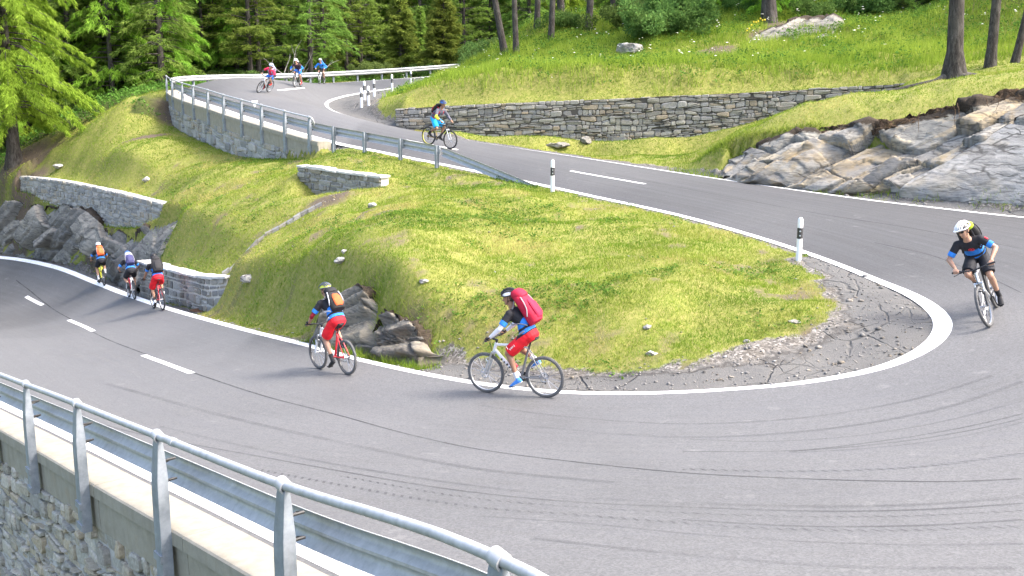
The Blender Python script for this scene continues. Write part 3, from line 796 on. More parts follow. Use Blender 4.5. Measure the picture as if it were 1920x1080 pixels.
def masonry(name, top, H, hs, ws, mats, parent=None, depth=.45, joint=.012, jit=.25, rough=.03, cap=False, capmat=None, back=None, seed=1, course=1.0, mixed=.5):
    """a wall face of individually shaped stones hanging from a top line (3D polyline, the face looks to the right of it)"""
    rg = random.Random(seed)
    T = np.array(top, float)
    seg = np.linalg.norm(np.diff(T[:, :2], axis=0), axis=1); L = np.concatenate([[0], np.cumsum(seg)]); Lt = L[-1]
    tg = np.gradient(T[:, :2], L, axis=0); tg /= np.linalg.norm(tg, axis=1)[:, None]
    def at(u, v, out):
        u_ = min(max(u, 0), Lt)
        x, y, z = (np.interp(u_, L, T[:, k]) for k in range(3))
        tx, ty = np.interp(u_, L, tg[:, 0]), np.interp(u_, L, tg[:, 1])
        n = math.hypot(tx, ty); tx /= n; ty /= n
        e = u - u_
        return (x + ty * out + tx * e, y - tx * out + ty * e, z - v)
    mb = MB()
    # core behind the stones
    mb.mi = 1; mb.rnd = .5
    k = max(2, int(Lt / .4)); us = np.linspace(0, Lt, k)
    vs, fs = [], []
    for u in us:
        vs += [at(u, .0, -.03), at(u, H, -.03), at(u, .0, -depth), at(u, H, -depth)]
    for i in range(k - 1):
        a = i * 4; c = a + 4
        fs += [[a, a + 1, c + 1, c], [a + 2, c + 2, c + 3, a + 3], [a, c, c + 2, a + 2]]
    fs += [[0, 2, 3, 1], [(k - 1) * 4, (k - 1) * 4 + 1, (k - 1) * 4 + 3, (k - 1) * 4 + 2]]
    mb.add(vs, fs); mb.mi = 0
    # courses
    def wob(u, r): return (vnoise([u * 1.1], [r * 3.7], seed)[0] - .5) * jit * hs
    v = 0.0; row = 0
    while v < H:
        h = hs * rg.uniform(.65, 1.4)
        u = -rg.uniform(0, ws)
        while u < Lt:
            w = ws * rg.choice((.45, .6, .75, .9, 1.0, 1.2, 1.5, 2.0))
            stones = [(u, u + w, v, v + h)]
            if rg.random() < mixed * .45 and h > hs * .8:
                q = rg.uniform(.35, .65); stones = [(u, u + w, v, v + h * q), (u, u + w, v + h * q, v + h)]
            for (a0, a1, b0, b1) in stones:
                a0_, a1_ = max(a0, 0), min(a1, Lt)
                if a1_ - a0_ < .05: continue
                o = rg.uniform(-rough, rough); mb.rnd = rg.random()
                t0, t1 = b0 + wob(a0_, row), b0 + wob(a1_, row)
                c0, c1 = b1 + wob(a0_, row + 1), b1 + wob(a1_, row + 1)
                if row == 0: t0 = t1 = rg.uniform(-.05, .03)
                j = joint
                cs = [(a0_ + j, t0 + j), (a1_ - j, t1 + j), (a1_ - j, c1 - j), (a0_ + j, c0 - j)]
                # eight-sided outline with worn corners
                ol = []
                for q in range(4):
                    p, nx_, pv = cs[q], cs[(q + 1) % 4], cs[(q - 1) % 4]
                    f1, f2 = (rg.uniform(.1, .34), rg.uniform(.04, .2)) if q % 2 == 0 else (rg.uniform(.04, .2), rg.uniform(.1, .34))
                    ol.append((p[0] + (pv[0] - p[0]) * f1, p[1] + (pv[1] - p[1]) * f1))
                    ol.append((p[0] + (nx_[0] - p[0]) * f2, p[1] + (nx_[1] - p[1]) * f2))
                mx = sum(p[0] for p in ol) / 8; my = sum(p[1] for p in ol) / 8
                tu, tv = rg.uniform(-.25, .25), rg.uniform(-.25, .25)
                vs = [at(p[0], p[1], -.06) for p in ol]
                vs += [at(p[0], p[1], o) for p in ol]
                vs += [at(mx + (p[0] - mx) * .72, my + (p[1] - my) * .72, o + .018 + tu * (p[0] - mx) * .3 + tv * (p[1] - my) * .4 + rg.uniform(-.006, .006)) for p in ol]
                fs = []
                for q in range(8):
                    q2 = (q + 1) % 8
                    fs += [[q, q2, 8 + q2, 8 + q], [8 + q, 8 + q2, 16 + q2, 16 + q]]
                fs.append([16 + q for q in range(8)])
                mb.add(vs, fs)
            u += w
        v += h; row += 1
    if cap:
        mb.mi = 2 if capmat else 0
        u = 0
        while u < Lt - .05:
            w = min(rg.uniform(.45, .9), Lt - u); mb.rnd = rg.random(); t = rg.uniform(.05, .09)
            a, c = u + .006, u + w - .006
            if Lt - u - w < .2: c = Lt + .05; w = Lt - u
            z0 = rg.uniform(-.015, .015); ou = .05 + rg.uniform(-.02, .03)
            pts = [at(a, z0, ou), at(c, z0 + .01, ou), at(c, z0, -depth - .03), at(a, z0, -depth - .02)]
            up = [(p[0], p[1], p[2] + t) for p in pts]
            mb.add(pts + up, [[0, 1, 5, 4], [1, 2, 6, 5], [2, 3, 7, 6], [3, 0, 4, 7], [4, 5, 6, 7], [3, 2, 1, 0]])
            u += w
    return mb.build(name, mats + ([capmat] if capmat else []), parent)

def top3(l, st=.35): return cr(L3(l), st)
o = masonry('stone_wall', top3([(741, 205, 42.0), (820, 200, 42.6), (900, 196, 43.2), (1100, 188, 44.2), (1300, 179, 45), (1500, 169, 45.6), (1620, 162, 46), (1700, 157, 46.6)]), 2.3, .125, .34,
            [MAT_DRY, MAT_DRYGAP], depth=.5, joint=.009, jit=1.9, rough=.05, seed=4, mixed=1.1)
tag(o, 'long dry stone retaining wall of flat grey-brown slabs below the upper meadow', 'stone wall')
o = masonry('stone_wall', top3([(558, 313, 56.0), (600, 319, 57.3), (640, 325, 58.5), (685, 331, 59.8), (713, 333, 60.6)]), 1.25, .16, .3,
            [MAT_MASON, MAT_GREYJOINT], depth=.35, joint=.014, jit=.5, cap=True, capmat=MAT_CAPSTONE, seed=11)
tag(o, 'short pale-capped stone wall set in the grass slope at the head of the drain', 'stone wall')
o = masonry('stone_wall', top3([(36, 330, 35.2), (100, 337, 38.2), (160, 348, 41.4), (220, 361, 44.4), (270, 374, 47), (316, 384, 49.4)]), 1.9, .19, .36,
            [MAT_PALE, MAT_GREYJOINT], depth=.45, joint=.018, jit=.5, seed=12)
tag(o, 'grey mortared stone wall standing on the rock above the lower road', 'stone wall')
o = masonry('stone_wall', top3([(258, 492, 53.6), (330, 511, 59.6), (384, 522, 64), (404, 523, 65.2), (423, 521, 66)]), 1.3, .2, .34,
            [MAT_MASON, MAT_MORTAR], depth=.4, joint=.03, jit=.5, cap=True, capmat=MAT_CAPSTONE, seed=13)
tag(o, 'low mortared stone wall with pale top beside the lower road verge', 'stone wall')

# ------------------------------------------------------------------ concrete parapets on stone facing
def concrete_mat():
    m, nt, b = new_mat('weathered_concrete'); N = NT(nt); pos = N.geo()
    n = N.noise(pos, 5, 6, .7); n2 = N.noise(N.map(pos, (6, 6, .6)), 1.0, 4, .6); f = N.noise(pos, 70, 2, .6)
    c = N.ramp(n, [(.3, (.25, .232, .185)), (.7, (.35, .325, .26))])
    c = N.mix(N.ramp(n2, [(.5, 0.0), (.75, .5)]), c, (.22, .19, .13))
    c = N.mix(N.ramp(f, [(.3, .25), (.6, 0.0)]), c, (.2, .18, .15))
    c = N.mix(N.ramp(N.noise(pos, 1.5, 3, .6), [(.6, 0.0), (.75, .35)]), c, (.3, .2, .1))
    N.put(b.inputs['Base Color'], c); b.inputs['Roughness'].default_value = .9
    N.put(b.inputs['Normal'], N.bump(f, .25, .006))
    return m
MAT_CONC = concrete_mat()
def fr(line, k):
    """frame on a plan line: position, outward (left) and up"""
    a, b = line[max(k - 1, 0)], line[min(k + 1, len(line) - 1)]
    t = Vector((b[0] - a[0], b[1] - a[1], 0)).normalized()
    return Vector(line[k]), Vector((-t.y, t.x, 0)), Vector((0, 0, 1))
def parapet(root, line, i0, i1, o0, o1, h, dilate=2.0):
    """concrete coping in cast lengths"""
    st = line[i0:i1 + 1]
    L = np.concatenate([[0], np.cumsum(np.linalg.norm(np.diff(st[:, :2], axis=0), axis=1))])
    n = max(1, round(L[-1] / dilate)); cuts = np.linspace(0, L[-1], n + 1)
    for a, b in zip(cuts[:-1], cuts[1:]):
        mb = MB(); us = np.linspace(a + .006, b - .006, max(3, int((b - a) / .35)))
        pl = np.stack([np.interp(us, L, st[:, k]) for k in range(3)], 1)
        path = [fr(pl, k) for k in range(len(pl))]
        mb.sweep(path, [(o0, .0), (o0, -h), (o1 - .05, -h), (o1 - .04, -.1), (o1, -.09), (o1, .045), (o1 - .02, .06), (o0 + .02, .06)])
        mb.build('coping', MAT_CONC, root, smooth=False)
def idx_at_x(line, px, z, off=0.0, lo=0, hi=None):
    """index along a plan line (shifted by off) whose projection lies at photo column px"""
    l = shift(line, off); q = np.array([project((p[0], p[1], p[2] + z))[0] for p in l])
    r = np.arange(len(q))[lo:hi]
    return int(r[np.abs(q[lo:hi] - px).argmin()])
dense_in = cr(inner[::2], .1); dense_out = cr(road_outer[::2], .1)
a_hi = int(np.argmin(np.linalg.norm(dense_in[:, :2] - np.array(P(1000, 344, 61.7))[:2], axis=1)))
c_hi = int(np.argmin(np.linalg.norm(dense_in[:, :2] - np.array(P(338, 173.5, 35))[:2], axis=1)))
k0 = idx_at_x(dense_in, 592, 0, .75, a_hi, c_hi); k1 = c_hi + 10
rw = empty('retaining_wall', dense_in[k0], 'stone-faced retaining wall with concrete coping holding up the upper bend', 'retaining wall')
def rel(root, o):
    return o
root_inv = lambda r: Matrix.Translation(-r.location)
def under(root, objs):
    for o in objs: o.matrix_parent_inverse = Matrix.Translation(-root.location)
parapet(rw, dense_in, k0, k1, .12, .7, .58, 2.6)
face = shift(dense_in, .66)[k0 - 6:k1 + 1:4].copy(); face[:, 2] -= .57
# masonry faces to the right of its line, so run it the other way round
masonry('stone_facing', face[::-1], 2.2, .3, .42, [MAT_PALE, MAT_GREYJOINT], rw, depth=.4, joint=.02, jit=.7, rough=.04, seed=21, mixed=.9)
under(rw, rw.children)
q0 = idx_at_x(dense_out, 930, .87, .82); 
q1 = len(dense_out) - 60
rw2 = empty('retaining_wall', dense_out[q0], 'rough stone retaining wall with concrete coping at the lower left corner', 'retaining wall')
parapet(rw2, dense_out, max(q0 - 30, 2), q1, .2, .67, .5, 2.67)
face = shift(dense_out, .61)[max(q0 - 30, 2):q1 + 1:4].copy(); face[:, 2] -= .49
masonry('stone_facing', face[::-1], 3.2, .15, .32, [stone_mat('rubble_stone', [(min(1, a * 1.22), min(1, b * 1.17), c_ * 1.08) for a, b, c_ in PALE], warm=.22, lichen=.45), MAT_GREYJOINT], rw2, depth=.5, joint=.012, jit=1.4, rough=.05, seed=22, mixed=.8)
under(rw2, rw2.children)

# ------------------------------------------------------------------ steel guardrails
def galv(name, lo, hi, rough=.45):
    m, nt, b = new_mat(name); N = NT(nt); pos = N.geo()
    n = N.noise(pos, 9, 5, .7); n2 = N.noise(N.map(pos, (12, 12, 1.5)), 1.0, 4, .6)
    c = N.ramp(n, [(.3, lo), (.7, hi)])
    c = N.mix(N.ramp(n2, [(.55, 0.0), (.8, .45)]), c, (.2, .2, .19))
    N.put(b.inputs['Base Color'], c); b.inputs['Metallic'].default_value = .25
    N.put(b.inputs['Roughness'], N.ramp(n, [(.3, rough), (.7, rough + .18)]))
    return m
MAT_GALV = galv('galvanised_steel', (.34, .35, .355), (.5, .51, .515)); MAT_GALVP = galv('galvanised_post', (.19, .215, .24), (.32, .35, .38), .5)
MAT_BOLT = paint('dark_bolt', (.06, .06, .06), .5, .6)
WP = [(.0, -.155), (.012, -.15), (.06, -.105), (.075, -.085), (.075, -.065), (.06, -.045), (.012, -.012), (.012, .012), (.06, .045), (.075, .065), (.075, .085), (.06, .105), (.012, .15), (.0, .155)]
WPROF = [(-u, v) for u, v in WP] + [(-u + .006, v) for u, v in WP[::-1]]      # bulges toward the road
def beam(root, line, off, zc, name='guard_beam'):
    mb = MB(); l = np.asarray(line)
    path = []
    for k in range(len(l)):
        p, o_, u = fr(l, k); path.append((p + o_ * off + u * (zc[k] if hasattr(zc, '__len__') else zc), o_, u))
    mb.sweep(path, WPROF)
    return mb.build(name, MAT_GALV, root, smooth=True)
def rail_post(root, p, o_, slope, tall=True, below=.6, top=.87, zb=.5):
    """channel post on the outer face; tall ones carry the handrail in a loop"""
    t = Vector((o_.y, -o_.x, 0)); u = Vector((0, 0, 1)); w = .085
    mb = MB()
    if tall:
        f = lambda a, b, z: p + t * a + o_ * b + u * z
        # outer web, its top leaning in to the loop
        secs = [(-below, .0, w, .1), (top - .55, .0, w, .1), (top - .38, -.004, w, .098), (top - .05, -.035, .066, .05), (top + .01, -.045, .06, .03)]
        for sgn in (-1, 1):
            vs, fs = [], []
            for z, b, ww, dp in secs:
                vs += [f(sgn * ww, b, z), f(sgn * ww, b - dp, z), f(sgn * (ww - .008), b - dp, z), f(sgn * (ww - .008), b, z)]
            for i in range(len(secs) - 1):
                for k in range(4):
                    fs.append([i * 4 + k, i * 4 + (k + 1) % 4, i * 4 + 4 + (k + 1) % 4, i * 4 + 4 + k])
            fs += [[0, 1, 2, 3], [(len(secs) - 1) * 4 + k for k in (3, 2, 1, 0)]]
            mb.add(vs, fs)
        vs, fs = [], []
        for z, b, ww, dp in secs:
            vs += [f(-ww + .001, b + .004, z), f(ww - .001, b + .004, z), f(ww - .001, b - .006, z), f(-ww + .001, b - .006, z)]
        for i in range(len(secs) - 1):
            for k in range(4):
                fs.append([i * 4 + k, i * 4 + (k + 1) % 4, i * 4 + 4 + (k + 1) % 4, i * 4 + 4 + k])
        fs += [[0, 1, 2, 3], [(len(secs) - 1) * 4 + k for k in (3, 2, 1, 0)]]
        mb.add(vs, fs)
        po = mb.build('post', MAT_GALVP, root)
        for z in (-below + .06, -.2):
            c = MB(); c.box(p + o_ * .006 + u * z, (.186, .036, .075), Matrix.Rotation(math.atan2(t.y, t.x), 3, 'Z'))
            c.build('clamp', MAT_GALVP, po)
        c = MB(); c.lathe(p + o_ * -.06 + u * (top + .03), [(.04, -.05), (.054, -.05), (.054, .05), (.04, .05), (.04, -.05)], 20, t + u * slope, False)
        c.build('rail_loop', MAT_GALV, po, smooth=True)
        for z in (zb - .1, zb + .1):
            c = MB(); c.tube([p + o_ * -.09 + u * z + t * .05, p + o_ * -.2 + u * (z + .01) + t * .09, p + o_ * -.2 + u * (z + .05) - t * .02, p + o_ * -.09 + u * (z + .04)], .014, 6)
            c.build('spacer', MAT_BOLT, po)
    else:
        a = math.atan2(t.y, t.x)
        mb.box(p + u * (top / 2 - .2), (.012, .1, top + .4), Matrix.Rotation(a, 3, 'Z'))
        for s_ in (-1, 1): mb.box(p + o_ * s_ * .052 + u * (top / 2 - .2), (.1, .008, top + .4), Matrix.Rotation(a, 3, 'Z'))
        po = mb.build('post', MAT_GALVP, root)
        c = MB(); c.box(p + o_ * -.09 + u * (top - .17), (.09, .07, .22), Matrix.Rotation(a, 3, 'Z')); c.build('spacer', MAT_GALVP, po)
    return po
def handrail(root, line, off, z, r=.036, ends=False):
    l = np.asarray(line); pts = []
    for k in range(len(l)):
        p, o_, u = fr(l, k); pts.append(p + o_ * off + u * z)
    if ends:
        t = (pts[0] - pts[1]).normalized(); o_ = fr(l, 0)[1]
        pts = [pts[0] - o_ * .1 - Vector((0, 0, .32)) + t * .1, pts[0] - o_ * .06 - Vector((0, 0, .2)) + t * .26, pts[0] + t * .27 - Vector((0, 0, .07)), pts[0] + t * .16] + pts
    mb = MB(); mb.tube(pts, r, 14)
    return mb.build('handrail', MAT_GALV, root, smooth=True)

# foreground rail
g1 = empty('guardrail', dense_out[q0], 'weathered galvanised guardrail with tubular handrail in the lower left corner', 'guardrail')
for px in (-190, -98, -25, 50, 142, 297, 532, 930):
    k = idx_at_x(dense_out, px, .99, .71)
    p, o_, u = fr(dense_out, k); a, b = dense_out[max(k - 3, 0)], dense_out[k + 3]
    rail_post(g1, p + o_ * .77, o_, (a[2] - b[2]) / math.hypot(a[0] - b[0], a[1] - b[1]), top=.96, below=.52, zb=.6)
k_ = idx_at_x(dense_out, 930, .87, .82)
sec = dense_out[max(k_ - 26, 1):q1]
handrail(g1, sec[::3], .71, .99)
beam(g1, sec[::3], .47, .56)
mb = MB(); k = idx_at_x(dense_out, 328, .99, .71); 
p, o_, u = fr(dense_out, k); p2 = fr(dense_out, k + 1)[0]
d_ = (p2 - p).normalized(); mb.tube([p + o_ * .71 + u * .99 - d_ * .045, p + o_ * .71 + u * .99 + d_ * .045], .042, 14); mb.build('rail_sleeve', MAT_GALV, g1, smooth=True)
under(g1, g1.children)
# upper rail round the second bend
g2 = empty('guardrail', dense_in[k0], 'long galvanised guardrail curving round the upper bend above the stone wall', 'guardrail')
tp = []
for px in (577, 530, 488, 449, 416, 386, 359, 339):
    tp.append(idx_at_x(dense_in, px, .87, .73, a_hi, c_hi + 20))
for k in (tp[-1] + 24, tp[-1] + 48): tp.append(k)
for k in tp:
    p, o_, u = fr(dense_in, k); a, b = dense_in[k - 3], dense_in[k + 3]
    rail_post(g2, p + o_ * .73, o_, (b[2] - a[2]) / math.hypot(a[0] - b[0], a[1] - b[1]), below=.66)
handrail(g2, dense_in[tp[0]:tp[-1] + 3:3], .67, .9, .032, ends=True)
kx = [idx_at_x(dense_in, px, 0, .55, a_hi - 20, c_hi) for px in (823, 752, 687, 628)]
for k in kx:
    p, o_, u = fr(dense_in, k); rail_post(g2, p + o_ * .6, o_, 0, tall=False, top=.72)
kend = idx_at_x(dense_in, 1003, 0, .45, a_hi - 30, c_hi)
far_end = len(dense_in) - 1
kf = int(np.argmin(np.abs(np.array([project(p)[0] for p in dense_in[c_hi + 60:]]) - 910))) + c_hi + 60
n_ = kx[0] - kend
zc = [.55] * (kf - kx[0])
sl_ = dense_in[kend:kx[0]]
beam(g2, dense_in[kx[0]:kf:2], .5, .55)
# sloping end, dropping into the verge
o1 = np.linspace(.3, .5, n_)
mb = MB(); path = []
for k in range(0, n_ + 1, 2):
    p, o_, u = fr(dense_in, kend + k); t = k / n_
    path.append((p + o_ * (.35 + .15 * t) + u * (-.12 + .67 * t), o_, u))
mb.sweep(path, WPROF); mb.build('sloping_end', MAT_GALV, g2, smooth=True)
for px in (366, 392, 423, 460, 498, 539, 582, 627, 672, 717, 763, 808, 852, 895):
    q = np.array([project(p)[0] for p in shift(dense_in, .55)[c_hi + 40:kf]])
    k = c_hi + 40 + int(np.abs(q - px).argmin())
    p, o_, u = fr(dense_in, k); rail_post(g2, p + o_ * .62, o_, 0, tall=False, top=.72)
mb = MB(); k = idx_at_x(dense_in, 479, .8, .5, a_hi, c_hi); p, o_, u = fr(dense_in, k)
mb.add([p + o_ * .52 + u * .7, p + o_ * .52 + u * .98 + Vector((-.12, 0, 0)), p + o_ * .52 + u * .98 + Vector((.14, 0, 0)), p + o_ * .535 + u * .7, p + o_ * .535 + u * .98 + Vector((-.12, 0, 0)), p + o_ * .535 + u * .98 + Vector((.14, 0, 0))], [[0, 1, 2], [3, 5, 4], [0, 3, 4, 1], [1, 4, 5, 2], [2, 5, 3, 0]])
mb.build('reflector', paint('white_reflector', (.8, .8, .8), .4), g2)
under(g2, g2.children)
# ------------------------------------------------------------------ rock
def h3(ix, iy, iz, s):
    h = (ix.astype(np.int64) * 73856093) ^ (iy.astype(np.int64) * 19349663) ^ (iz.astype(np.int64) * 83492791) ^ (s * 2654435761)
    h &= 0xFFFFFFFF
    h = ((h ^ (h >> 15)) * 2246822519) & 0xFFFFFFFF; h = ((h ^ (h >> 13)) * 3266489917) & 0xFFFFFFFF
    return ((h ^ (h >> 16)) & 0xFFFFFF) / float(0xFFFFFF)
def cells(q, seed):
    """cellular noise: id hash, offset from the cell's seed, border distance"""
    b = np.floor(q); f1 = np.full(len(q), 9.); f2 = f1.copy(); idx = np.zeros((len(q), 3)); off = np.zeros((len(q), 3))
    for dx in (-1, 0, 1):
        for dy in (-1, 0, 1):
            for dz in (-1, 0, 1):
                c = b + [dx, dy, dz]
                p = c + np.stack([h3(c[:, 0], c[:, 1], c[:, 2], seed + k) for k in range(3)], 1)
                d = np.linalg.norm(q - p, axis=1)
                m = d < f1
                f2 = np.where(m, f1, np.minimum(f2, d)); f1 = np.where(m, d, f1)
                idx[m] = c[m]; off[m] = (q - p)[m]
    hs = [h3(idx[:, 0], idx[:, 1], idx[:, 2], seed + 11 + k) for k in range(4)]
    return hs, off, f2 - f1
def rockify(V, N_, axes, cell, amp, tilt, seed, crack=.12):
    """bedded rock: slabs along the layers, broken by joints, each standing proud or set back, with tilted flat faces"""
    A_ = np.array(axes)
    def level(k, th, ln, sd):
        w_ = V @ A_[2]; a = V @ A_[0]
        w_ = w_ + .14 * th * (fbm(a * .8 / ln, V @ A_[1] * .8 / ln, sd, 3) - .5) * 2
        # uneven layer thickness
        li = np.floor(w_ / th + .45 * np.sin(w_ / th * 1.9 + sd)); fw = (w_ / th + .45 * np.sin(w_ / th * 1.9 + sd)) - li
        z0 = np.zeros(len(V))
        off = h3(li, z0, z0, sd)
        aj = a / (ln * (.6 + .9 * h3(li, z0 + 5, z0, sd))) + off * 7 + .25 * (fw - .5)
        bj = np.floor(aj); fa = aj - bj
        h_ = [h3(li, bj, z0 + q, sd + 3) for q in range(5)]
        bd = np.minimum(np.minimum(fw, 1 - fw) * th, np.minimum(fa, 1 - fa) * ln)
        return h_, fa - .5, fw - .5, bd
    h_, fa, fw, bd = level(0, cell[1], cell[0], seed)
    d = amp * (h_[0] - .5) * 2 + tilt * ((h_[1] - .5) * fa + (h_[2] - .35) * fw) * 2 - crack * 1.4 * np.clip(1 - bd / .06, 0, 1)
    g_, ga, gw, be = level(1, cell[1] * .31, cell[0] * .42, seed + 40)
    d += amp * .3 * (g_[0] - .5) * 2 * (h_[3] > .35) + tilt * .25 * ((g_[1] - .5) * ga + (g_[2] - .4) * gw) * 2 - crack * .25 * np.clip(1 - be / .035, 0, 1) * (h_[3] > .35)
    d += .03 * (fbm(V[:, 0] * 5 + V[:, 2] * 4, V[:, 1] * 5 + V[:, 2] * 5, seed + 90, 4) - .5)
    return V + N_ * d[:, None], h_[4], g_[3]
def rock_mat(name, tones, soil=(.05, .038, .026), strata=(1, 1, 1), srot=(0, 0, 0), stain=(.36, .25, .1), stamt=.3):
    m, nt, b = new_mat(name); N = NT(nt); pos = N.geo()
    r = N.attr('tone'); r2 = N.attr('tone2')
    n = N.noise(pos, 14, 6, .75); lay = N.noise(N.map(pos, strata, srot), 1.0, 5, .65, .4)
    c = N.ramp(r, [((i + .001) / len(tones), t) for i, t in enumerate(tones)], 'CONSTANT')
    c = N.mix(.45, c, N.ramp(r2, [((i + .001) / len(tones), t) for i, t in enumerate(tones[::-1])], 'CONSTANT'))
    c = N.mix(N.ramp(lay, [(.36, .75), (.52, 0.0)]), c, (.07, .07, .066))
    c = N.mix(N.ramp(n, [(.55, 0.0), (.8, .4)]), c, (.33, .325, .3))
    c = N.mix(N.ramp(N.noise(pos, 1.1, 4, .6), [(.52, 0.0), (.64, stamt)]), c, stain)
    vc = N.n('TexVoronoi', {'Vector': N.map(N.mix(.3, pos, N.n('TexNoise', {'Vector': pos, 'Scale': 2.2}).outputs['Color'], 'ADD'), (.55, .55, 3.0), srot), 'Scale': 1.0}, feature='DISTANCE_TO_EDGE').outputs['Distance']
    c = N.mix(N.math('MULTIPLY', N.ramp(vc, [(.01, .8), (.045, 0.0)]), N.ramp(N.noise(pos, .9, 3, .6), [(.42, 0.0), (.58, 1.0)])), c, (.035, .032, .028))
    vt = N.n('SeparateColor', {0: N.n('TexVoronoi', {'Vector': N.map(pos, (1.6, 1.6, 4.5), srot), 'Scale': 1.0}).outputs['Color']}).outputs[0]
    c = N.mix(N.ramp(vt, [(.3, .0), (.9, .4)]), c, (.11, .105, .095))
    s_ = N.math('ADD', N.attr('soil'), N.math('MULTIPLY', N.math('SUBTRACT', N.noise(pos, 5, 4, .7), .5), .7))
    sc = N.ramp(N.noise(pos, 30, 4, .7), [(.3, tuple(x * .45 for x in soil)), (.6, soil), (.8, tuple(min(1, x * 2.6) for x in soil))])
    c = N.mix(N.ramp(s_, [(.45, 0.0), (.6, 1.0)]), c, sc)
    N.put(b.inputs['Base Color'], c); b.inputs['Roughness'].default_value = .88; b.inputs['Specular IOR Level'].default_value = .25
    N.put(b.inputs['Normal'], N.bump(N.mix(.5, n, lay), .7, .06))
    return m
def rock_face(name, base, top, mat, cell, amp, tilt, seed, axes, step=.09, bulge=.25, soilw=.16, foot=.4, back=.8):
    B_, T_ = cr(base, .15), cr(top, .15)
    L = max(np.linalg.norm(np.diff(B_, axis=0), axis=1).sum(), 1)
    nu = int(L / step); nv = max(8, int(np.linalg.norm(T_.mean(0) - B_.mean(0)) / step))
    u = np.linspace(0, 1, nu)
    Bu = np.stack([np.interp(u, np.linspace(0, 1, len(B_)), B_[:, k]) for k in range(3)], 1)
    Tu = np.stack([np.interp(u, np.linspace(0, 1, len(T_)), T_[:, k]) for k in range(3)], 1)
    vv = np.concatenate([np.linspace(-foot / 2, 1, nv), np.linspace(1.04, 1.3, 4)])
    rows, soil = [], []
    out = np.cross((Bu[-1] - Bu[0]), [0, 0, 1.0]); out[2] = 0; out /= np.linalg.norm(out)
    for v in vv:
        if v <= 1:
            p = Bu + (Tu - Bu) * v + out * bulge * math.sin(math.pi * v) if v > 0 else Bu + np.array([0, 0, 2.5 * v]) - out * v * .2
        else:
            k = (v - 1) / .3
            p = Tu - out * back * k + np.array([0, 0, -.55 * k * k * back])
        rows.append(p); soil.append(np.full(nu, v))
    V = np.vstack(rows); so_ = np.concatenate(soil)
    G = V.reshape(len(vv), nu, 3)
    du = np.gradient(G, axis=1); dv = np.gradient(G, axis=0); nn = np.cross(du, dv).reshape(-1, 3)
    nn /= np.linalg.norm(nn, axis=1)[:, None] + 1e-9
    if (nn @ out).mean() < 0: nn = -nn
    ends = np.tile(np.clip(np.minimum(u, 1 - u) * L / .5, 0, 1), len(vv))
    V2, t1, t2 = rockify(V, nn, axes, cell, amp, tilt, seed)
    V2 = V + (V2 - V) * ends[:, None] - nn * ((1 - ends) * .35)[:, None]
    i = (np.arange(len(vv) - 1)[:, None] * nu + np.arange(nu - 1)[None]).ravel()
    f = np.stack([i, i + 1, i + nu + 1, i + nu], 1)
    so = np.clip((so_ - (1 - soilw)) / soilw, 0, 1) ** 1.5
    return mesh_np(name, V2, f, mat, attrs={'tone': t1, 'tone2': t2, 'soil': so})
def rotaxes(rx, ry, rz):
    return [list(r) for r in (Matrix.Rotation(rx, 3, 'X') @ Matrix.Rotation(ry, 3, 'Y') @ Matrix.Rotation(rz, 3, 'Z'))]
SLAB = [(.27, .257, .225), (.21, .2, .18), (.33, .31, .255), (.17, .162, .145), (.4, .32, .19), (.29, .278, .245), (.4, .29, .14), (.24, .23, .205)]
DARKR = [(.19, .183, .16), (.145, .14, .128), (.24, .228, .195), (.28, .262, .222), (.11, .108, .1), (.21, .198, .175), (.32, .295, .245)]
MAT_CLIFF = rock_mat('slab_rock', SLAB, strata=(3, 3, 14), srot=(0, R(32), 0), stain=(.33, .24, .11), stamt=.5)
MAT_SLAB = rock_mat('smooth_slab', [(.3, .293, .27), (.26, .255, .24), (.34, .328, .295), (.29, .27, .22)], strata=(2.5, 2.5, 16), srot=(0, R(33), 0), stain=(.36, .3, .19), stamt=.3)
MAT_OUTC = rock_mat('outcrop_rock', [(.2, .185, .15), (.15, .14, .118), (.27, .245, .19), (.12, .112, .095), (.24, .21, .15)], strata=(3, 3, 16), srot=(0, R(25), 0), stain=(.26, .19, .1), stamt=.5)
MAT_LEFTR = rock_mat('dark_rock', DARKR, strata=(2, 2, 9), srot=(0, R(38), 0), stain=(.3, .27, .2), stamt=.2)
rk = rock_face('rock_face', L3([(1338, 321, 57), (1380, 328, 58.6), (1420, 334, 60), (1500, 345, 62.3), (1600, 354, 64.6), (1700, 362, 67.0), (1800, 372, 69.6), (1920, 384, 72.4), (2060, 400, 77)]),
               L3([(1345, 310, 55.6), (1375, 296, 55.9), (1400, 284, 56.5), (1450, 262, 57.5), (1540, 240, 59.3), (1640, 229, 61.5), (1720, 217, 63), (1800, 197, 64.5), (1920, 171, 66), (2060, 145, 68)]),
               MAT_CLIFF, (1.8, .5), .24, .36, 36, rotaxes(0, R(32), 0), bulge=.12, soilw=.2, step=.045)
tag(rk, 'broken cliff of stacked grey and ochre slabs beside the upper road at the right', 'rock face')
rk = rock_face('rock_face', L3([(1660, 357, 66.6), (1740, 365, 68.7), (1830, 374, 71), (1920, 383, 73.4), (2060, 398, 78)]), L3([(1690, 349, 66.4), (1780, 300, 67.5), (1860, 247, 68.2), (1925, 212, 69), (2070, 175, 72)]),
               MAT_SLAB, (5.5, 1.7), .07, .12, 66, rotaxes(0, R(33), 0), bulge=.25, soilw=.02, step=.05)
tag(rk, 'broad smooth pale grey rock slab leaning against the cliff at the right edge', 'rock face')
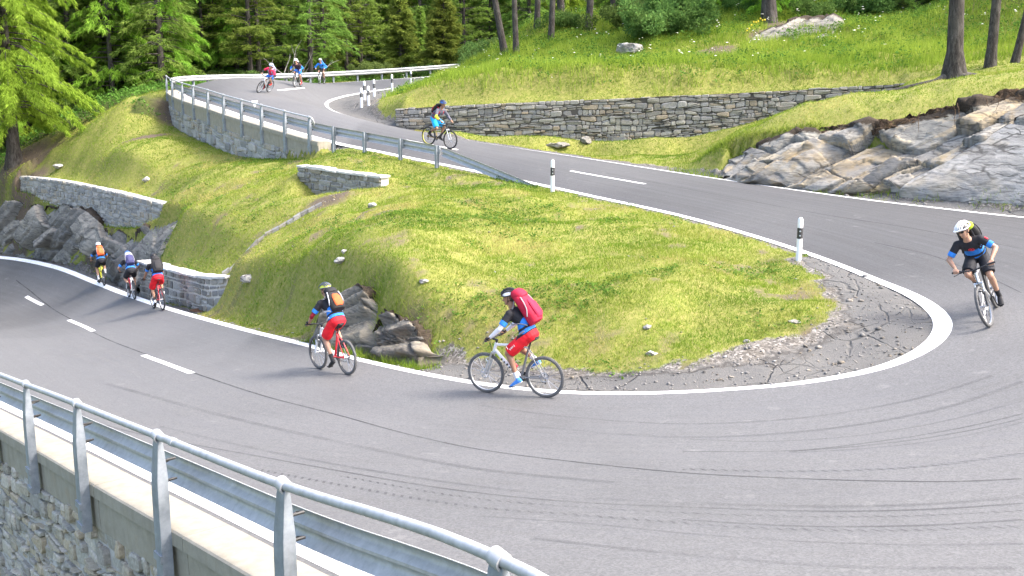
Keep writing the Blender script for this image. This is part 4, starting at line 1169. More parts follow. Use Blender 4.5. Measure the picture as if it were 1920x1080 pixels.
rk = rock_face('rock_face', L3([(-140, 463, 31.0), (0, 465, 35.1), (60, 469, 37.4), (111, 479, 39.9), (160, 494, 42.4), (200, 510, 45.0), (258, 536, 51), (292, 490, 53.2), (338, 425, 52.6)]),
               L3([(-140, 368, 30.3), (0, 378, 34.4), (60, 377, 36.6), (150, 388, 41), (205, 425, 44.3), (262, 430, 47.8), (312, 409, 50.2), (346, 394, 51.4)]),
               MAT_LEFTR, (2.6, .95), .34, .5, 47, rotaxes(0, R(38), 0), bulge=.3, soilw=.06, step=.075)
tag(rk, 'dark grey fractured rock face below the stone wall at the left edge', 'rock face')
rk = rock_face('rock_face', L3([(566, 618, 88), (605, 632, 90), (650, 640, 92.3), (690, 652, 96)]), L3([(580, 582, 86.3), (618, 549, 87.5), (662, 528, 88.8), (700, 560, 92.5)]),
               MAT_OUTC, (1.0, .26), .06, .12, 53, rotaxes(0, R(30), 0), step=.035, bulge=.02, soilw=.17, back=.5)
tag(rk, 'low grey rock outcrop in the bank behind the cyclist with the orange-panelled pack', 'rock face')
rk = rock_face('rock_face', L3([(676, 650, 95.3), (720, 664, 98.7), (770, 669, 101.7), (812, 668, 103.5)]), L3([(684, 596, 93), (715, 578, 94.8), (762, 590, 98), (800, 640, 102)]),
               MAT_OUTC, (.6, .13), .08, .1, 59, rotaxes(0, R(20), 0), step=.03, bulge=.04, soilw=.2, back=.5)
tag(rk, 'crumbling layered rock outcrop with dark soil cap between the two nearest grass-side cyclists', 'rock face')
rk = rock_face('rock_face', L3([(1385, 84, 35.6), (1450, 88, 36.2), (1520, 76, 36.3), (1590, 60, 36)]), L3([(1400, 74, 35), (1440, 52, 34.6), (1500, 32, 34.2), (1580, 22, 34.4)]),
               MAT_LEFTR, (1.5, .3), .09, .16, 61, rotaxes(0, R(22), 0), step=.09, bulge=.1, soilw=.3)
tag(rk, 'sloping grey rock slab half buried on the flowery hillside', 'rock face')

def soil_mat():
    m, nt, b = new_mat('bare_soil'); N = NT(nt); pos = N.geo()
    n = N.noise(pos, 16, 6, .75); n2 = N.noise(pos, 3, 4, .6)
    c = N.ramp(n, [(.3, (.02, .014, .01)), (.5, (.075, .05, .032)), (.68, (.16, .115, .075)), (.8, (.34, .28, .2))])
    c = N.mix(N.ramp(n2, [(.5, 0.0), (.7, .6)]), c, (.17, .11, .055))
    N.put(b.inputs['Base Color'], c); b.inputs['Roughness'].default_value = .95; b.inputs['Specular IOR Level'].default_value = .1
    N.put(b.inputs['Normal'], N.bump(n, 1.0, .06))
    return m
MAT_SOIL = soil_mat()
_tl = np.array(L3([(1330, 300, 54.3), (1400, 284, 56.7), (1450, 263, 57.7), (1540, 241, 59.6), (1640, 230, 61.8), (1720, 218, 63.3), (1800, 199, 64.8), (1920, 173, 66.4), (2060, 147, 68.4)]))
sb = rock_face('soil_bank', _tl + [0, -.12, -.2], _tl + np.stack([np.zeros(9), np.full(9, .3), np.array([-.05, .03, .06, .08, .1, .14, .17, .22, .22])], 1), MAT_SOIL, (.5, .09), .05, .06, 71, rotaxes(0, R(5), 0), step=.05, bulge=.02, soilw=.02, foot=.1, back=.7)
tag(sb, kind='structure')
rg_ = random.Random(9)
for k in range(7):
    i = rg_.randrange(5, 8); a = Vector(_tl[i]).lerp(Vector(_tl[min(i + 1, 8)]), rg_.random()) + Vector((0, -.2, .12)); pts = [a]; d = Vector((rg_.uniform(-.6, .3), -.5, -.7))
    for j in range(6):
        d = (d + Vector((rg_.uniform(-.5, .5), rg_.uniform(-.2, .1), rg_.uniform(-.3, .2)))).normalized(); pts.append(pts[-1] + d * .12)
    mb = MB(); mb.tube(pts, [.016, .014, .012, .01, .008, .006, .003], 5)
    tag(mb.build('root', MAT_SOIL), 'bare brown root hanging from the soil edge over the slab cliff', 'root', 'roots hanging over the cliff')
def boulder(px, py, wpx, hr, label, mat, seed, flat=1.0, name='boulder', rz=0.0, group=None):
    p = hit(px, py); s = project(p)[2]; w_ = wpx / s
    bm = bmesh.new(); bmesh.ops.create_icosphere(bm, subdivisions=4, radius=1)
    V = np.array([v.co[:] for v in bm.verts]); f = np.array([[v.index for v in fa.verts] for fa in bm.faces]); bm.free()
    rg = np.random.default_rng(seed)
    for _ in range(13):                                   # chop flat faces
        n = rg.normal(size=3); n /= np.linalg.norm(n); d = rg.uniform(.5, .85)
        e = V @ n - d; V = V - np.where(e > 0, e, 0)[:, None] * n
    V = V * [w_ / 2 * 1.12, w_ / 2 * flat * 1.12, w_ * hr]
    c_, s_ = math.cos(rz), math.sin(rz); V = V @ np.array([[c_, s_, 0], [-s_, c_, 0], [0, 0, 1]])
    V = V + (fbm(V[:, 0] * 9 / w_, V[:, 1] * 9 / w_ + V[:, 2] * 7 / w_, seed, 3) - .5)[:, None] * w_ * .12
    tn = rg.random()
    o = mesh_np(name, V, f, mat, attrs={'tone': np.full(len(V), tn), 'tone2': np.full(len(V), rg.random()), 'soil': np.clip((-V[:, 2] / (w_ * hr)) - .3, 0, .5)})
    o.location = (p.x, p.y, p.z + w_ * hr * .3)
    return tag(o, label, 'boulder', group)
MAT_PALER = rock_mat('pale_rock', [(.42, .41, .38), (.5, .49, .46), (.36, .35, .33)], strata=(5, 5, 20), stain=(.35, .3, .22), stamt=.25)
boulder(1178, 98, 52, .3, 'large flat grey boulder lying in the upper meadow', MAT_PALER, 1, .7)
boulder(642, 490, 27, .28, 'pale boulder in the middle of the grass slope above the rock outcrops', MAT_PALER, 2, .8)
boulder(646, 473, 12, .35, 'small pale stone just above the larger boulder on the slope', MAT_PALER, 12, .8)
boulder(467, 526, 30, .35, 'white elongated stone on the grass near the low roadside wall', MAT_PALER, 3, .6)
boulder(793, 529, 20, .3, 'small white stone embedded in the mound, right of the outcrops', MAT_PALER, 4, .8)
boulder(697, 390, 20, .4, 'pale pink stone on the grass below the short capped wall', MAT_PALER, 5, .7)
boulder(1214, 615, 16, .4, 'white fist-sized stone low on the mound, right of the red backpack', MAT_PALER, 6, .9)
boulder(273, 340, 15, .5, 'white stone high on the left grass slope above the mortared wall', MAT_PALER, 7, .9)
boulder(112, 314, 24, .25, 'flat pale stone at the top of the left slope by the larch', MAT_PALER, 8, .8)
boulder(1098, 268, 20, .5, 'dark angular stone at the foot of the dry stone wall', MAT_LEFTR, 9, .9)
boulder(1046, 276, 46, .16, 'flat slab on the verge below the dry stone wall', MAT_LEFTR, 10, .6)
boulder(1222, 664, 22, .3, 'greyish stone in the gravel edge below the mound', MAT_PALER, 13, .8)
boulder(1490, 604, 24, .16, 'thin pale slab in the bald grass near the hairpin tip', MAT_PALER, 14, .7)
boulder(1345, 329, 26, .4, 'rounded grey stone at the left foot of the slab cliff', MAT_LEFTR, 15, .8)
boulder(1388, 336, 30, .45, 'blocky grey stone leaning on the slab cliff', MAT_CLIFF, 16, .8)
# small loose stones on verges and bank: far too many to count
def pebbles():
    V, Fc, tn, o = [], [], [], 0
    bm = bmesh.new(); bmesh.ops.create_icosphere(bm, subdivisions=1, radius=1)
    bv = np.array([v.co[:] for v in bm.verts]); bf = np.array([[v.index for v in fa.verts] for fa in bm.faces]); bm.free()
    wgt = np.where((gq[:, 1] < 45) & (np.abs(gq[:, 0]) < gq[:, 1] * .55 + 2), g_grav * (g_d < 3.2) + .012 * (g_lab == 0) + .2 * g_dirt, 0) / np.maximum(gq[:, 1], 8) * ~g_in
    i = rng.choice(len(gq), 3000, p=wgt / wgt.sum())
    xy = gq[i] + rng.uniform(-.12, .12, (len(i), 2)); ok = ~in_poly(xy, road_poly); xy = xy[ok]
    z = gh(xy[:, 0], xy[:, 1])
    for (x, y), zz in zip(xy, z):
        r = rng.lognormal(math.log(.013), .5) * (1 if rng.random() > .03 else 2.2); r = min(r, .09)
        c_ = bv * (r * rng.uniform(.7, 1.4), r * rng.uniform(.7, 1.4), r * rng.uniform(.45, .8)) * rng.uniform(.8, 1.2, (len(bv), 1))
        V.append(c_ + [x, y, zz + r * .25]); Fc.append(bf + o); o += len(bv); tn.append(np.full(len(bv), rng.random()))
    t = np.concatenate(tn)
    return tag(mesh_np('gravel', np.vstack(V), np.vstack(Fc), rock_mat('pebble', [(.2, .19, .175), (.29, .28, .26), (.14, .135, .13), (.38, .365, .34)]), attrs={'tone': t, 'tone2': t, 'soil': t * 0}), 'loose pale stones scattered along the verge', 'gravel', kind='stuff')
pebbles()
# the stone drain running down the slope
mb = MB(); a_, b_ = hit(603, 384), hit(404, 566)
rg_ = random.Random(3)
for k in range(15):
    t0 = k / 15; t1 = (k + .93) / 15
    p0, p1 = a_.lerp(b_, t0), a_.lerp(b_, t1)
    z0, z1 = float(gh(p0.x, p0.y)), float(gh(p1.x, p1.y)); s_ = Vector((p1.y - p0.y, p0.x - p1.x, 0)).normalized() * rg_.uniform(.13, .17)
    h = rg_.uniform(.0, .05); mb.rnd = rg_.random(); q = Vector((0, 0, .16))
    b0 = [Vector((p0.x, p0.y, z0 + h)) - s_, Vector((p1.x, p1.y, z1 + h)) - s_, Vector((p1.x, p1.y, z1 + h)) + s_, Vector((p0.x, p0.y, z0 + h)) + s_]
    vs = [v - q for v in b0] + [v + Vector((0, 0, .05)) for v in b0]
    mb.add(vs, [[0, 1, 5, 4], [1, 2, 6, 5], [2, 3, 7, 6], [3, 0, 4, 7], [4, 5, 6, 7], [3, 2, 1, 0]])
tag(mb.build('drain', MAT_MASON), 'narrow stone drain running down the grass slope to the lower wall', 'drain')

# iron drain grate in the verge at the end of the drain
p = hit(376, 583); mb = MB(); z0 = float(gh(p.x, p.y)) + .02; a = math.atan2(inner[60][1] - inner[55][1], inner[60][0] - inner[55][0])
Mz = Matrix.Rotation(a, 3, 'Z')
for k in range(9): mb.box(Vector((p.x, p.y, z0)) + Mz @ Vector((-.2 + .05 * k, 0, 0)), (.022, .4, .03), Mz)
for s_ in (-1, 1):
    mb.box(Vector((p.x, p.y, z0 + .002)) + Mz @ Vector((0, s_ * .2, 0)), (.46, .035, .034), Mz); mb.box(Vector((p.x, p.y, z0 + .002)) + Mz @ Vector((s_ * .225, 0, 0)), (.035, .4, .034), Mz)
tag(mb.build('drain_grate', paint('rusty_iron', (.17, .085, .04), .8)), 'small rusty drain grate in the verge by the low roadside wall', 'grate')
# ------------------------------------------------------------------ foliage
def leaf_mat(name, lo, hi, third=None, trans=.35, objvar=.35, nscale=.35, tint=(.3, .25, .06)):
    m = bpy.data.materials.new(name); m.use_nodes = True; nt = m.node_tree; nt.nodes.clear(); N = NT(nt)
    out = nt.nodes.new('ShaderNodeOutputMaterial')
    r = N.attr('rnd'); pos = N.geo(); oi = N.n('ObjectInfo').outputs['Random']
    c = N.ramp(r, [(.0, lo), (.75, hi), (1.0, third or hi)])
    big = N.noise(pos, nscale, 3, .6)
    c = N.mix(N.ramp(big, [(.4, 0.0), (.72, .45)]), c, tint)
    hs = N.n('HueSaturation', {'Hue': N.math('ADD', .5 - .02, N.math('MULTIPLY', oi, .04)), 'Saturation': 1.0, 'Value': N.math('ADD', 1 - objvar / 2, N.math('MULTIPLY', oi, objvar)), 'Color': c}).outputs[0]
    d = N.n('BsdfDiffuse', {'Color': hs}); t = N.n('BsdfTranslucent', {'Color': hs})
    mx = N.n('MixShader', {0: trans, 1: d.outputs[0], 2: t.outputs[0]})
    nt.links.new(mx.outputs[0], out.inputs[0])
    return m
M_SPRUCE = leaf_mat('spruce_needles', (.085, .16, .036), (.2, .32, .065), (.31, .44, .095), .5, .5, .3, (.22, .3, .06))
M_YSPRUCE = leaf_mat('young_spruce_needles', (.11, .18, .035), (.27, .37, .07), (.38, .48, .11), .3, .4, .3, (.14, .17, .04))
M_LARCH = leaf_mat('larch_needles', (.14, .25, .028), (.25, .41, .05), (.35, .51, .09), .5, .2, .3, (.29, .43, .06))
M_PINE = leaf_mat('pine_needles', (.1, .18, .04), (.215, .325, .065), (.32, .44, .095), .5, .4, .3, (.23, .3, .06))
M_BUSH = leaf_mat('bush_leaves', (.05, .1, .025), (.12, .2, .05), (.19, .28, .08), .35, .5, .5, (.12, .18, .05))
M_PALEBUSH = leaf_mat('willow_leaves', (.11, .18, .05), (.22, .32, .09), (.3, .4, .14), .4, .3, .5, (.2, .3, .08))
def bark_mat(name, lo, hi):
    m, nt, b = new_mat(name); N = NT(nt); o = N.obj()
    n = N.noise(N.map(o, (9, 9, 2.2)), 1.0, 6, .75, .6); n2 = N.noise(o, 1.1, 3, .6)
    c = N.ramp(n, [(.3, tuple(x * .35 for x in lo)), (.5, lo), (.75, hi)])
    c = N.mix(N.ramp(n2, [(.5, 0.0), (.75, .4)]), c, (.2, .19, .16))
    N.put(b.inputs['Base Color'], c); b.inputs['Roughness'].default_value = .95; b.inputs['Specular IOR Level'].default_value = .15
    N.put(b.inputs['Normal'], N.bump(n, 1.0, .06))
    return m
M_BARK = bark_mat('conifer_bark', (.06, .053, .047), (.15, .138, .125)); M_DEADWOOD = bark_mat('dead_wood', (.3, .28, .25), (.5, .48, .44))

def tris_mesh(name, A, B_, C_, rnd, mat, parent=None):
    n = len(A)
    V = np.empty((n * 3, 3)); V[0::3] = A; V[1::3] = B_; V[2::3] = C_
    return mesh_np(name, V, np.arange(n * 3).reshape(n, 3), mat, parent, attrs={'rnd': np.repeat(rnd, 3)})

def conifer_parts(seed, H, hb, Rm, nb, spr, droop, up, leaf_len, leaf_w, tri_per, mat, hang=.3, power=.8, lean=(0, 0), trunk_r=.18, flare=1.5, bend=0.0, gaps=.15, dead=4, side_w=.38):
    """returns (trunk object, crown object) at the origin"""
    rg = np.random.default_rng(seed)
    mb = MB(); zs = np.linspace(-.4, H, 14)
    def axisp(z): return np.array([lean[0] * z + bend * math.sin(z / H * 3.0), lean[1] * z, z])
    rad = [max(.012, trunk_r * (1 - max(z, 0) / H) ** .75 * (1 + (flare - 1) * math.exp(-max(z, 0) / .35))) for z in zs]
    mb.tube([axisp(z) for z in zs], rad, 10)
    A, B_, C_, Rn = [], [], [], []
    for i in range(nb):
        t = (i + rg.random()) / nb; z = hb + (H - hb) * t
        if rg.random() < gaps: continue
        prof = (1 - t) ** power * (1 if t > .1 else .75 + 2.5 * t)
        L = Rm * prof * rg.uniform(.55, 1.15) + .12
        a = rg.random() * 6.283
        d = np.array([math.cos(a), math.sin(a), 0]); side = np.array([-d[1], d[0], 0])
        p0 = axisp(z)
        def bp(s): return p0 + d * L * s + np.array([0, 0, up * L * s - droop * L * s * s])
        if L > .5: mb.tube([bp(0), bp(.35), bp(.75)], [max(.008, .022 * L ** .6), max(.006, .015 * L ** .6), .004], 4, False)
        n = max(3, int(spr * L))
        s = np.sqrt(rg.random(n)) * .92 + .08; s[0] = 1.0
        base = p0[None] + d[None] * (L * s)[:, None] + np.stack([np.zeros(n), np.zeros(n), up * L * s - droop * L * s * s], 1)
        wd = side_w * L * (1.05 - s) + .06
        base += side[None] * (rg.uniform(-1, 1, n) * wd)[:, None]
        base[:, 2] += rg.normal(0, .05, n) - hang * .25 * rg.random(n)
        k = tri_per; m = n * k
        bb = np.repeat(base, k, 0)
        sgn = rg.uniform(-1, 1, m)
        dr = d[None] * rg.uniform(.25, 1.0, (m, 1)) + side[None] * sgn[:, None] * .9
        dr[:, 2] += -hang + rg.normal(0, .28, m)
        dr /= np.linalg.norm(dr, axis=1)[:, None]
        ll = leaf_len * rg.uniform(.6, 1.35, m)
        pr = np.cross(dr, rg.normal(size=(m, 3))); pr /= np.linalg.norm(pr, axis=1)[:, None] + 1e-9
        hw = leaf_w * rg.uniform(.6, 1.3, m)
        A.append(bb + pr * hw[:, None]); B_.append(bb - pr * hw[:, None] + dr * (ll * .25)[:, None]); C_.append(bb + dr * ll[:, None])
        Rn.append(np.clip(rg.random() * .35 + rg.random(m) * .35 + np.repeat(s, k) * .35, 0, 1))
    for i in range(dead):
        z = hb * rg.uniform(.35, 1.05); a = rg.random() * 6.283; L = rg.uniform(.5, 1.6); p = axisp(z); d = np.array([math.cos(a), math.sin(a), -.15])
        mb.tube([p, p + d * L * .5, p + d * L + [0, 0, -.15]], [.02, .013, .004], 4, False)
    tr = mb.build('trunk', M_BARK, None, smooth=True)
    cw = tris_mesh('crown', np.vstack(A), np.vstack(B_), np.vstack(C_), np.concatenate(Rn), mat)
    return tr, cw
def bush_part(seed, w, h, n, leaf, mat, lumps=9):
    rg = np.random.default_rng(seed)
    c = np.stack([rg.normal(0, w * .3, lumps), rg.normal(0, w * .3, lumps), rg.uniform(.25, .8, lumps) * h], 1); c[0] = [0, 0, h * .55]
    r = rg.uniform(.1, .3, lumps) * w * (1 if lumps < 12 else .8)
    k = rg.integers(0, lumps, n)
    u = rg.normal(size=(n, 3)); u /= np.linalg.norm(u, axis=1)[:, None]
    p = c[k] + u * (r[k] * rg.random(n) ** .35)[:, None] * [1, 1, .8]
    p[:, 2] = np.abs(p[:, 2])
    dr = u + rg.normal(0, .7, (n, 3)); dr /= np.linalg.norm(dr, axis=1)[:, None]
    pr = np.cross(dr, rg.normal(size=(n, 3))); pr /= np.linalg.norm(pr, axis=1)[:, None]
    l = leaf * rg.uniform(.6, 1.4, n)[:, None]
    lf = (p - dr * 0, p + dr * l * .5 + pr * l * .33, p + dr * l, p + dr * l * .5 - pr * l * .33)
    V = np.empty((n * 4, 3))
    for q in range(4): V[q::4] = lf[q]
    mb = MB()
    for q in range(min(lumps, 8)):
        mb.tube([(0, 0, -.2), tuple(c[q] * [.4, .4, .5]), tuple(c[q])], [.03, .02, .006], 5, False)
    st = mb.build('stem', M_BARK, None)
    fo = mesh_np('foliage', V, np.arange(n * 4).reshape(n, 4), mat, attrs={'rnd': np.repeat(np.clip(rg.random(lumps)[k] * .5 + rg.random(n) * .5, 0, 1), 4)})
    return st, fo
PROTO = {}
def proto(key, fn):
    PROTO[key] = fn()
    for o in PROTO[key]: COL.objects.unlink(o)
for i in range(4): proto('spruce%d' % i, lambda i=i: conifer_parts(100 + i, 15 + i, .8, 2.8, 230, 11, .35, .1, .34, .035, 5, M_SPRUCE, hang=.45, trunk_r=.22, dead=8))
for i in range(3): proto('young%d' % i, lambda i=i: conifer_parts(120 + i, 6.2 + i, .2, 1.8, 260, 22, .18, .22, .27, .034, 6, M_YSPRUCE, hang=.15, power=.9, trunk_r=.1, gaps=.05, dead=0))
for i in range(3): proto('pine%d' % i, lambda i=i: conifer_parts(140 + i, 14 + i, 1.6, 2.9, 150, 10, .2, .25, .32, .034, 7, M_PINE, hang=.2, trunk_r=.2, power=.55, gaps=.25, dead=14))
for i in range(3): proto('larch%d' % i, lambda i=i: conifer_parts(160 + i, 14 + i, 1.0, 3.0, 170, 12, .4, .12, .4, .028, 7, M_LARCH, hang=.75, trunk_r=.17, power=.7, dead=6))
proto('biglarch0', lambda: conifer_parts(180, 16, 2.6, 5.0, 210, 22, .5, .08, .34, .019, 11, M_LARCH, hang=.95, trunk_r=.34, power=.55, flare=1.7, lean=(-.05, 0), gaps=.1, dead=8, side_w=.3))
proto('biglarch1', lambda: conifer_parts(181, 14, 1.6, 3.8, 170, 17, .5, .08, .34, .02, 9, M_LARCH, hang=.9, trunk_r=.22, power=.6, gaps=.12, dead=8, side_w=.3))
for i in range(3): proto('tall%d' % i, lambda i=i: conifer_parts(190 + i, 19, 8.5, 2.2, 90, 8, .3, .1, .36, .035, 5, M_SPRUCE, hang=.5, trunk_r=.26, dead=16, lean=((-.1, .02, .05)[i] * .6, 0), flare=1.35))
for i in range(3): proto('bush%d' % i, lambda i=i: bush_part(200 + i, 3.0, 1.8, 7500, .14, M_BUSH, 22))
for i in range(2): proto('willow%d' % i, lambda i=i: bush_part(210 + i, 3.0, 2.4, 7500, .13, M_PALEBUSH, 22))
def plant(kind, x, y, name, label, cat, group=None, sc=1.0, rz=None, z=None, lean=None):
    e = empty(name, (x, y, float(gh(x, y)) - .05 if z is None else z), label, cat, group)
    e.rotation_euler = (0, 0, random.random() * 6.283 if rz is None else rz)
    e.scale = (sc, sc, sc * random.uniform(.93, 1.08))
    for o in PROTO[kind]:
        c = o.copy(); COL.objects.link(c); c.parent = e
    return e
def plant_px(kind, px, py, s, *a, **k):
    p = P(px, py, s); return plant(kind, p[0], p[1], *a, **k)
# trees that can be told apart
plant_px('biglarch0', 28, 312, 34.2, 'larch_tree', 'big bright green larch with drooping sprays and thick trunk at the left edge', 'tree', rz=2.2)
plant_px('biglarch1', 52, 262, 29.5, 'larch_tree', 'slimmer light green larch just behind the big larch at the left edge', 'tree', rz=.4)
plant_px('larch0', 280, 172, 27.5, 'larch_tree', 'light green larch with bare dark trunk left of the upper bend', 'tree', rz=1.0)
plant_px('larch1', 215, 180, 26, 'larch_tree', 'yellow-green larch among dark spruces behind the left grass ridge', 'tree')
plant_px('spruce0', 140, 235, 29, 'spruce_tree', 'dark spruce standing right behind the big left larch', 'tree')
plant_px('spruce2', 180, 200, 28, 'spruce_tree', 'dark spruce at the forest edge above the left grass ridge', 'tree')
plant_px('young0', 833, 134, 25.3, 'young_spruce', 'light green pyramid spruce with open pointed top behind the far rail', 'tree', sc=1.15)
plant_px('young1', 752, 146, 24.6, 'young_spruce', 'dense dark pyramid spruce left of the light green one behind the far rail', 'tree', sc=1.05)
plant_px('young2', 790, 140, 23.3, 'young_spruce', 'small dense spruce between the two pyramid spruces', 'tree', sc=.75)
plant_px('willow0', 890, 125, 25.6, 'shrub', 'pale green rounded shrub at the right end of the far rail', 'shrub', sc=1.0)
plant_px('willow1', 935, 118, 26, 'shrub', 'taller pale shrub behind the leaning trunks by the far rail', 'shrub', sc=1.05)
plant_px('bush0', 1262, 62, 32.5, 'shrub', 'big dark green bush on the meadow slope right of the grey boulder', 'shrub', sc=1.15)
plant_px('bush1', 1215, 50, 31, 'shrub', 'dark green bush behind the grey boulder on the slope', 'shrub', sc=1.0)
plant_px('bush2', 1065, 75, 29, 'shrub', 'green bush among the thin trunks above the meadow', 'shrub', sc=.75)
for i, (px, py, s, k, lab, sc, ln) in enumerate([
        (947, 112, 30.5, 0, 'leftmost leaning dark trunk standing at the end of the far rail', .9, -.12), (968, 122, 31, 1, 'slim dark trunk right beside the leaning one by the far rail', .75, -.05),
        (1007, 84, 28.5, 1, 'thin tree left in the cluster of bare trunks above the meadow', .8, .0), (1033, 98, 30, 2, 'straight thin trunk in the middle of the bare cluster', .8, .0),
        (1052, 60, 27.5, 0, 'thicker tree at the back right of the bare trunk cluster', .95, .0), (1103, 75, 29.5, 2, 'dark tree with dead twigs right of the bare trunk cluster', .9, .02),
        (1150, 22, 27, 1, 'tree with dark trunk behind the grey boulder', 1.0, .0), (1203, 10, 26.5, 0, 'tree behind the dark green bushes at the top', 1.0, .0),
        (1443, 26, 33.3, 2, 'thick trunked tree above the rock slab on the flowery slope', 1.5, -.1), (1857, 120, 48, 1, 'second trunk from the right edge, straight and grey', .78, .0), (1902, 122, 47.5, 2, 'slim trunk leaning right at the right edge', .6, .12)]):
    e = plant_px('tall%d' % k, px, py, s, 'conifer_tree', lab, 'tree', rz=0, sc=sc); e.rotation_euler = (0, ln, 0)
proto('rooted', lambda: conifer_parts(195, 20, 10.5, 2.2, 70, 8, .3, .1, .36, .035, 5, M_SPRUCE, hang=.5, trunk_r=.29, dead=12, flare=2.1))
p = P(1788, 160, 51.5)
e = plant('rooted', p[0], p[1], 'conifer_tree', 'thick dark trunk with a surface root crossing the wall end', 'tree', rz=0); e.rotation_euler = (0, -.04, 0)
mb = MB(); z_ = lambda x, y, h: (x, y, float(gh(x, y)) + h)
mb.tube([z_(p[0], p[1], .35), z_(p[0] - .7, p[1] - .15, .1), z_(p[0] - 1.6, p[1] - .1, .06), z_(p[0] - 2.6, p[1] + .1, .05), z_(p[0] - 3.3, p[1] + .05, -.02)], [.22, .16, .12, .09, .03], 9)
mb.tube([z_(p[0], p[1], .3), z_(p[0] + .25, p[1] - .5, .1), z_(p[0] + .3, p[1] - .9, -.05)], [.2, .14, .05], 9)
mb.tube([z_(p[0], p[1], .3), z_(p[0] + .8, p[1] - .1, .06), z_(p[0] + 1.6, p[1] - .2, -.04)], [.18, .1, .04], 9)
r_ = mb.build('root', M_BARK, e, smooth=True); r_.matrix_parent_inverse = (Matrix.Translation(e.location) @ e.rotation_euler.to_matrix().to_4x4() @ Matrix.Diagonal((*e.scale, 1))).inverted()
# trunks along the far rail with pale dead branches
for px, py, s, k, lab in [(470, 150, 27.5, 'pine0', 'pine with pale broken bark and dead branches behind the three far cyclists, on the left'), (486, 152, 27, 'pine2', 'thin pine just right of the pale-barked pine'), (583, 150, 26.3, 'pine1', 'pine with straight grey trunk between the two far right cyclists')]:
    plant_px(k, px, py, s, 'pine_tree', lab, 'tree')
rg_ = random.Random(5)
for px, lab in ((525, 'pale leafless branch tangle behind the far rail, near the leaning cyclist'), (560, 'pale bare branch reaching up behind the middle far cyclist')):
    b0 = P(px, 156, 27.6); mb = MB()
    z0 = float(gh(b0[0], b0[1]))
    for k in range(4):
        a = rg_.uniform(-1.0, 1.0); L = rg_.uniform(1.6, 2.9); q = Vector((b0[0], b0[1], z0)); d = Vector((math.sin(a), rg_.uniform(-.2, .3), math.cos(a))); pts = [q]
        for j in range(5):
            d = (d + Vector((rg_.uniform(-.35, .35), rg_.uniform(-.2, .2), rg_.uniform(-.25, .15)))).normalized(); q = q + d * L / 5; pts.append(q)
            if j > 1:
                mb.tube([q, q + (d + Vector((rg_.uniform(-.9, .9), 0, rg_.uniform(-.2, .5)))).normalized() * rg_.uniform(.3, .8)], [.016, .005], 4)
        mb.tube(pts, [.045, .04, .034, .028, .02, .008], 5)
    tag(mb.build('dead_branch', M_DEADWOOD), lab, 'branch')
# the forest: single trees behind the far rail and up the hillside
rg_ = random.Random(11)
def clear(x, y):
    q = np.array([[x, y]])
    return not in_poly(q, road_poly)[0] and min(near_line(q, l)[0][0] for _, l in poly_edges) > 2.6
KINDS = [('spruce%d', 4, 'spruce_tree', 'dark green spruce in the dense forest'), ('pine%d', 3, 'pine_tree', 'olive green pine in the dense forest'), ('larch%d', 3, 'larch_tree', 'fresh green larch in the dense forest')]
placed = []
def scatter(n, x0, x1, d0, d1, wts, where, grp, sc0=.85, sc1=1.15, mind=2.0):
    c = 0; t = 0
    while c < n and t < n * 40:
        t += 1
        px = rg_.uniform(x0, x1); d = rg_.uniform(d0, d1); x = (px - 960) / F * d; y = d
        if not clear(x, y) or any((x - a) ** 2 + (y - b) ** 2 < mind ** 2 for a, b in placed): continue
        if d > 75 and abs(px - 715) < 26: continue
        k = rg_.choices(range(3), wts)[0]; K = KINDS[k]
        plant(K[0] % rg_.randrange(K[1]), x, y, K[2], K[3] + ' ' + where, 'tree', grp, sc=rg_.uniform(sc0, sc1))
        placed.append((x, y)); c += 1
scatter(18, 170, 345, 68, 82, (8, 1, 3), 'left of the upper bend', 'trees left of the upper bend', mind=1.8)
scatter(30, 340, 720, 79, 99, (6, 5, 2), 'behind the far rail', 'trees behind the far rail', mind=2.0)
scatter(14, 700, 930, 92, 112, (7, 2, 2), 'behind the pyramid spruces', 'trees behind the pyramid spruces')
scatter(10, -80, 170, 66, 84, (6, 1, 3), 'behind the big left larch', 'trees behind the big left larch')
scatter(14, -420, -80, 56, 84, (6, 1, 3), 'beyond the left edge of the lower road', 'trees beyond the lower road', mind=2.6)
scatter(34, 100, 950, 100, 132, (6, 3, 2), 'in the rear rows', 'trees in the rear rows', 1.0, 1.3)
scatter(12, 930, 1180, 84, 104, (5, 2, 3), 'at the top of the right hillside', 'trees on the right hilltop', .8, 1.1, 2.0)
scatter(12, 1150, 1760, 63, 74, (5, 1, 3), 'just above the flowery meadow', 'trees above the meadow', .45, .8, 2.6)
scatter(24, 1100, 1950, 72, 96, (5, 2, 3), 'at the top of the right hillside', 'trees on the right hilltop', .7, 1.0, 2.4)
for i in range(34):
    px = rg_.uniform(1160, 1940); d = rg_.uniform(61, 76)
    x = (px - 960) / F * d
    if clear(x, d): plant(rg_.choice(('bush0', 'bush1', 'bush2', 'willow0')), x, d, 'shrub', 'leafy shrub under the trees along the top of the right hillside', 'shrub', 'shrubs on the right hilltop', sc=rg_.uniform(.6, 1.1))
for i in range(26):
    px = rg_.uniform(345, 860); d = 79 + (px < 500) * -6 + rg_.uniform(-1, 3)
    x = (px - 960) / F * d
    if clear(x, d): plant(rg_.choice(('bush0', 'bush1', 'willow1')), x, d, 'shrub', 'green shrub growing just behind the far rail', 'shrub', 'shrubs behind the far rail', sc=rg_.uniform(.4, .75))
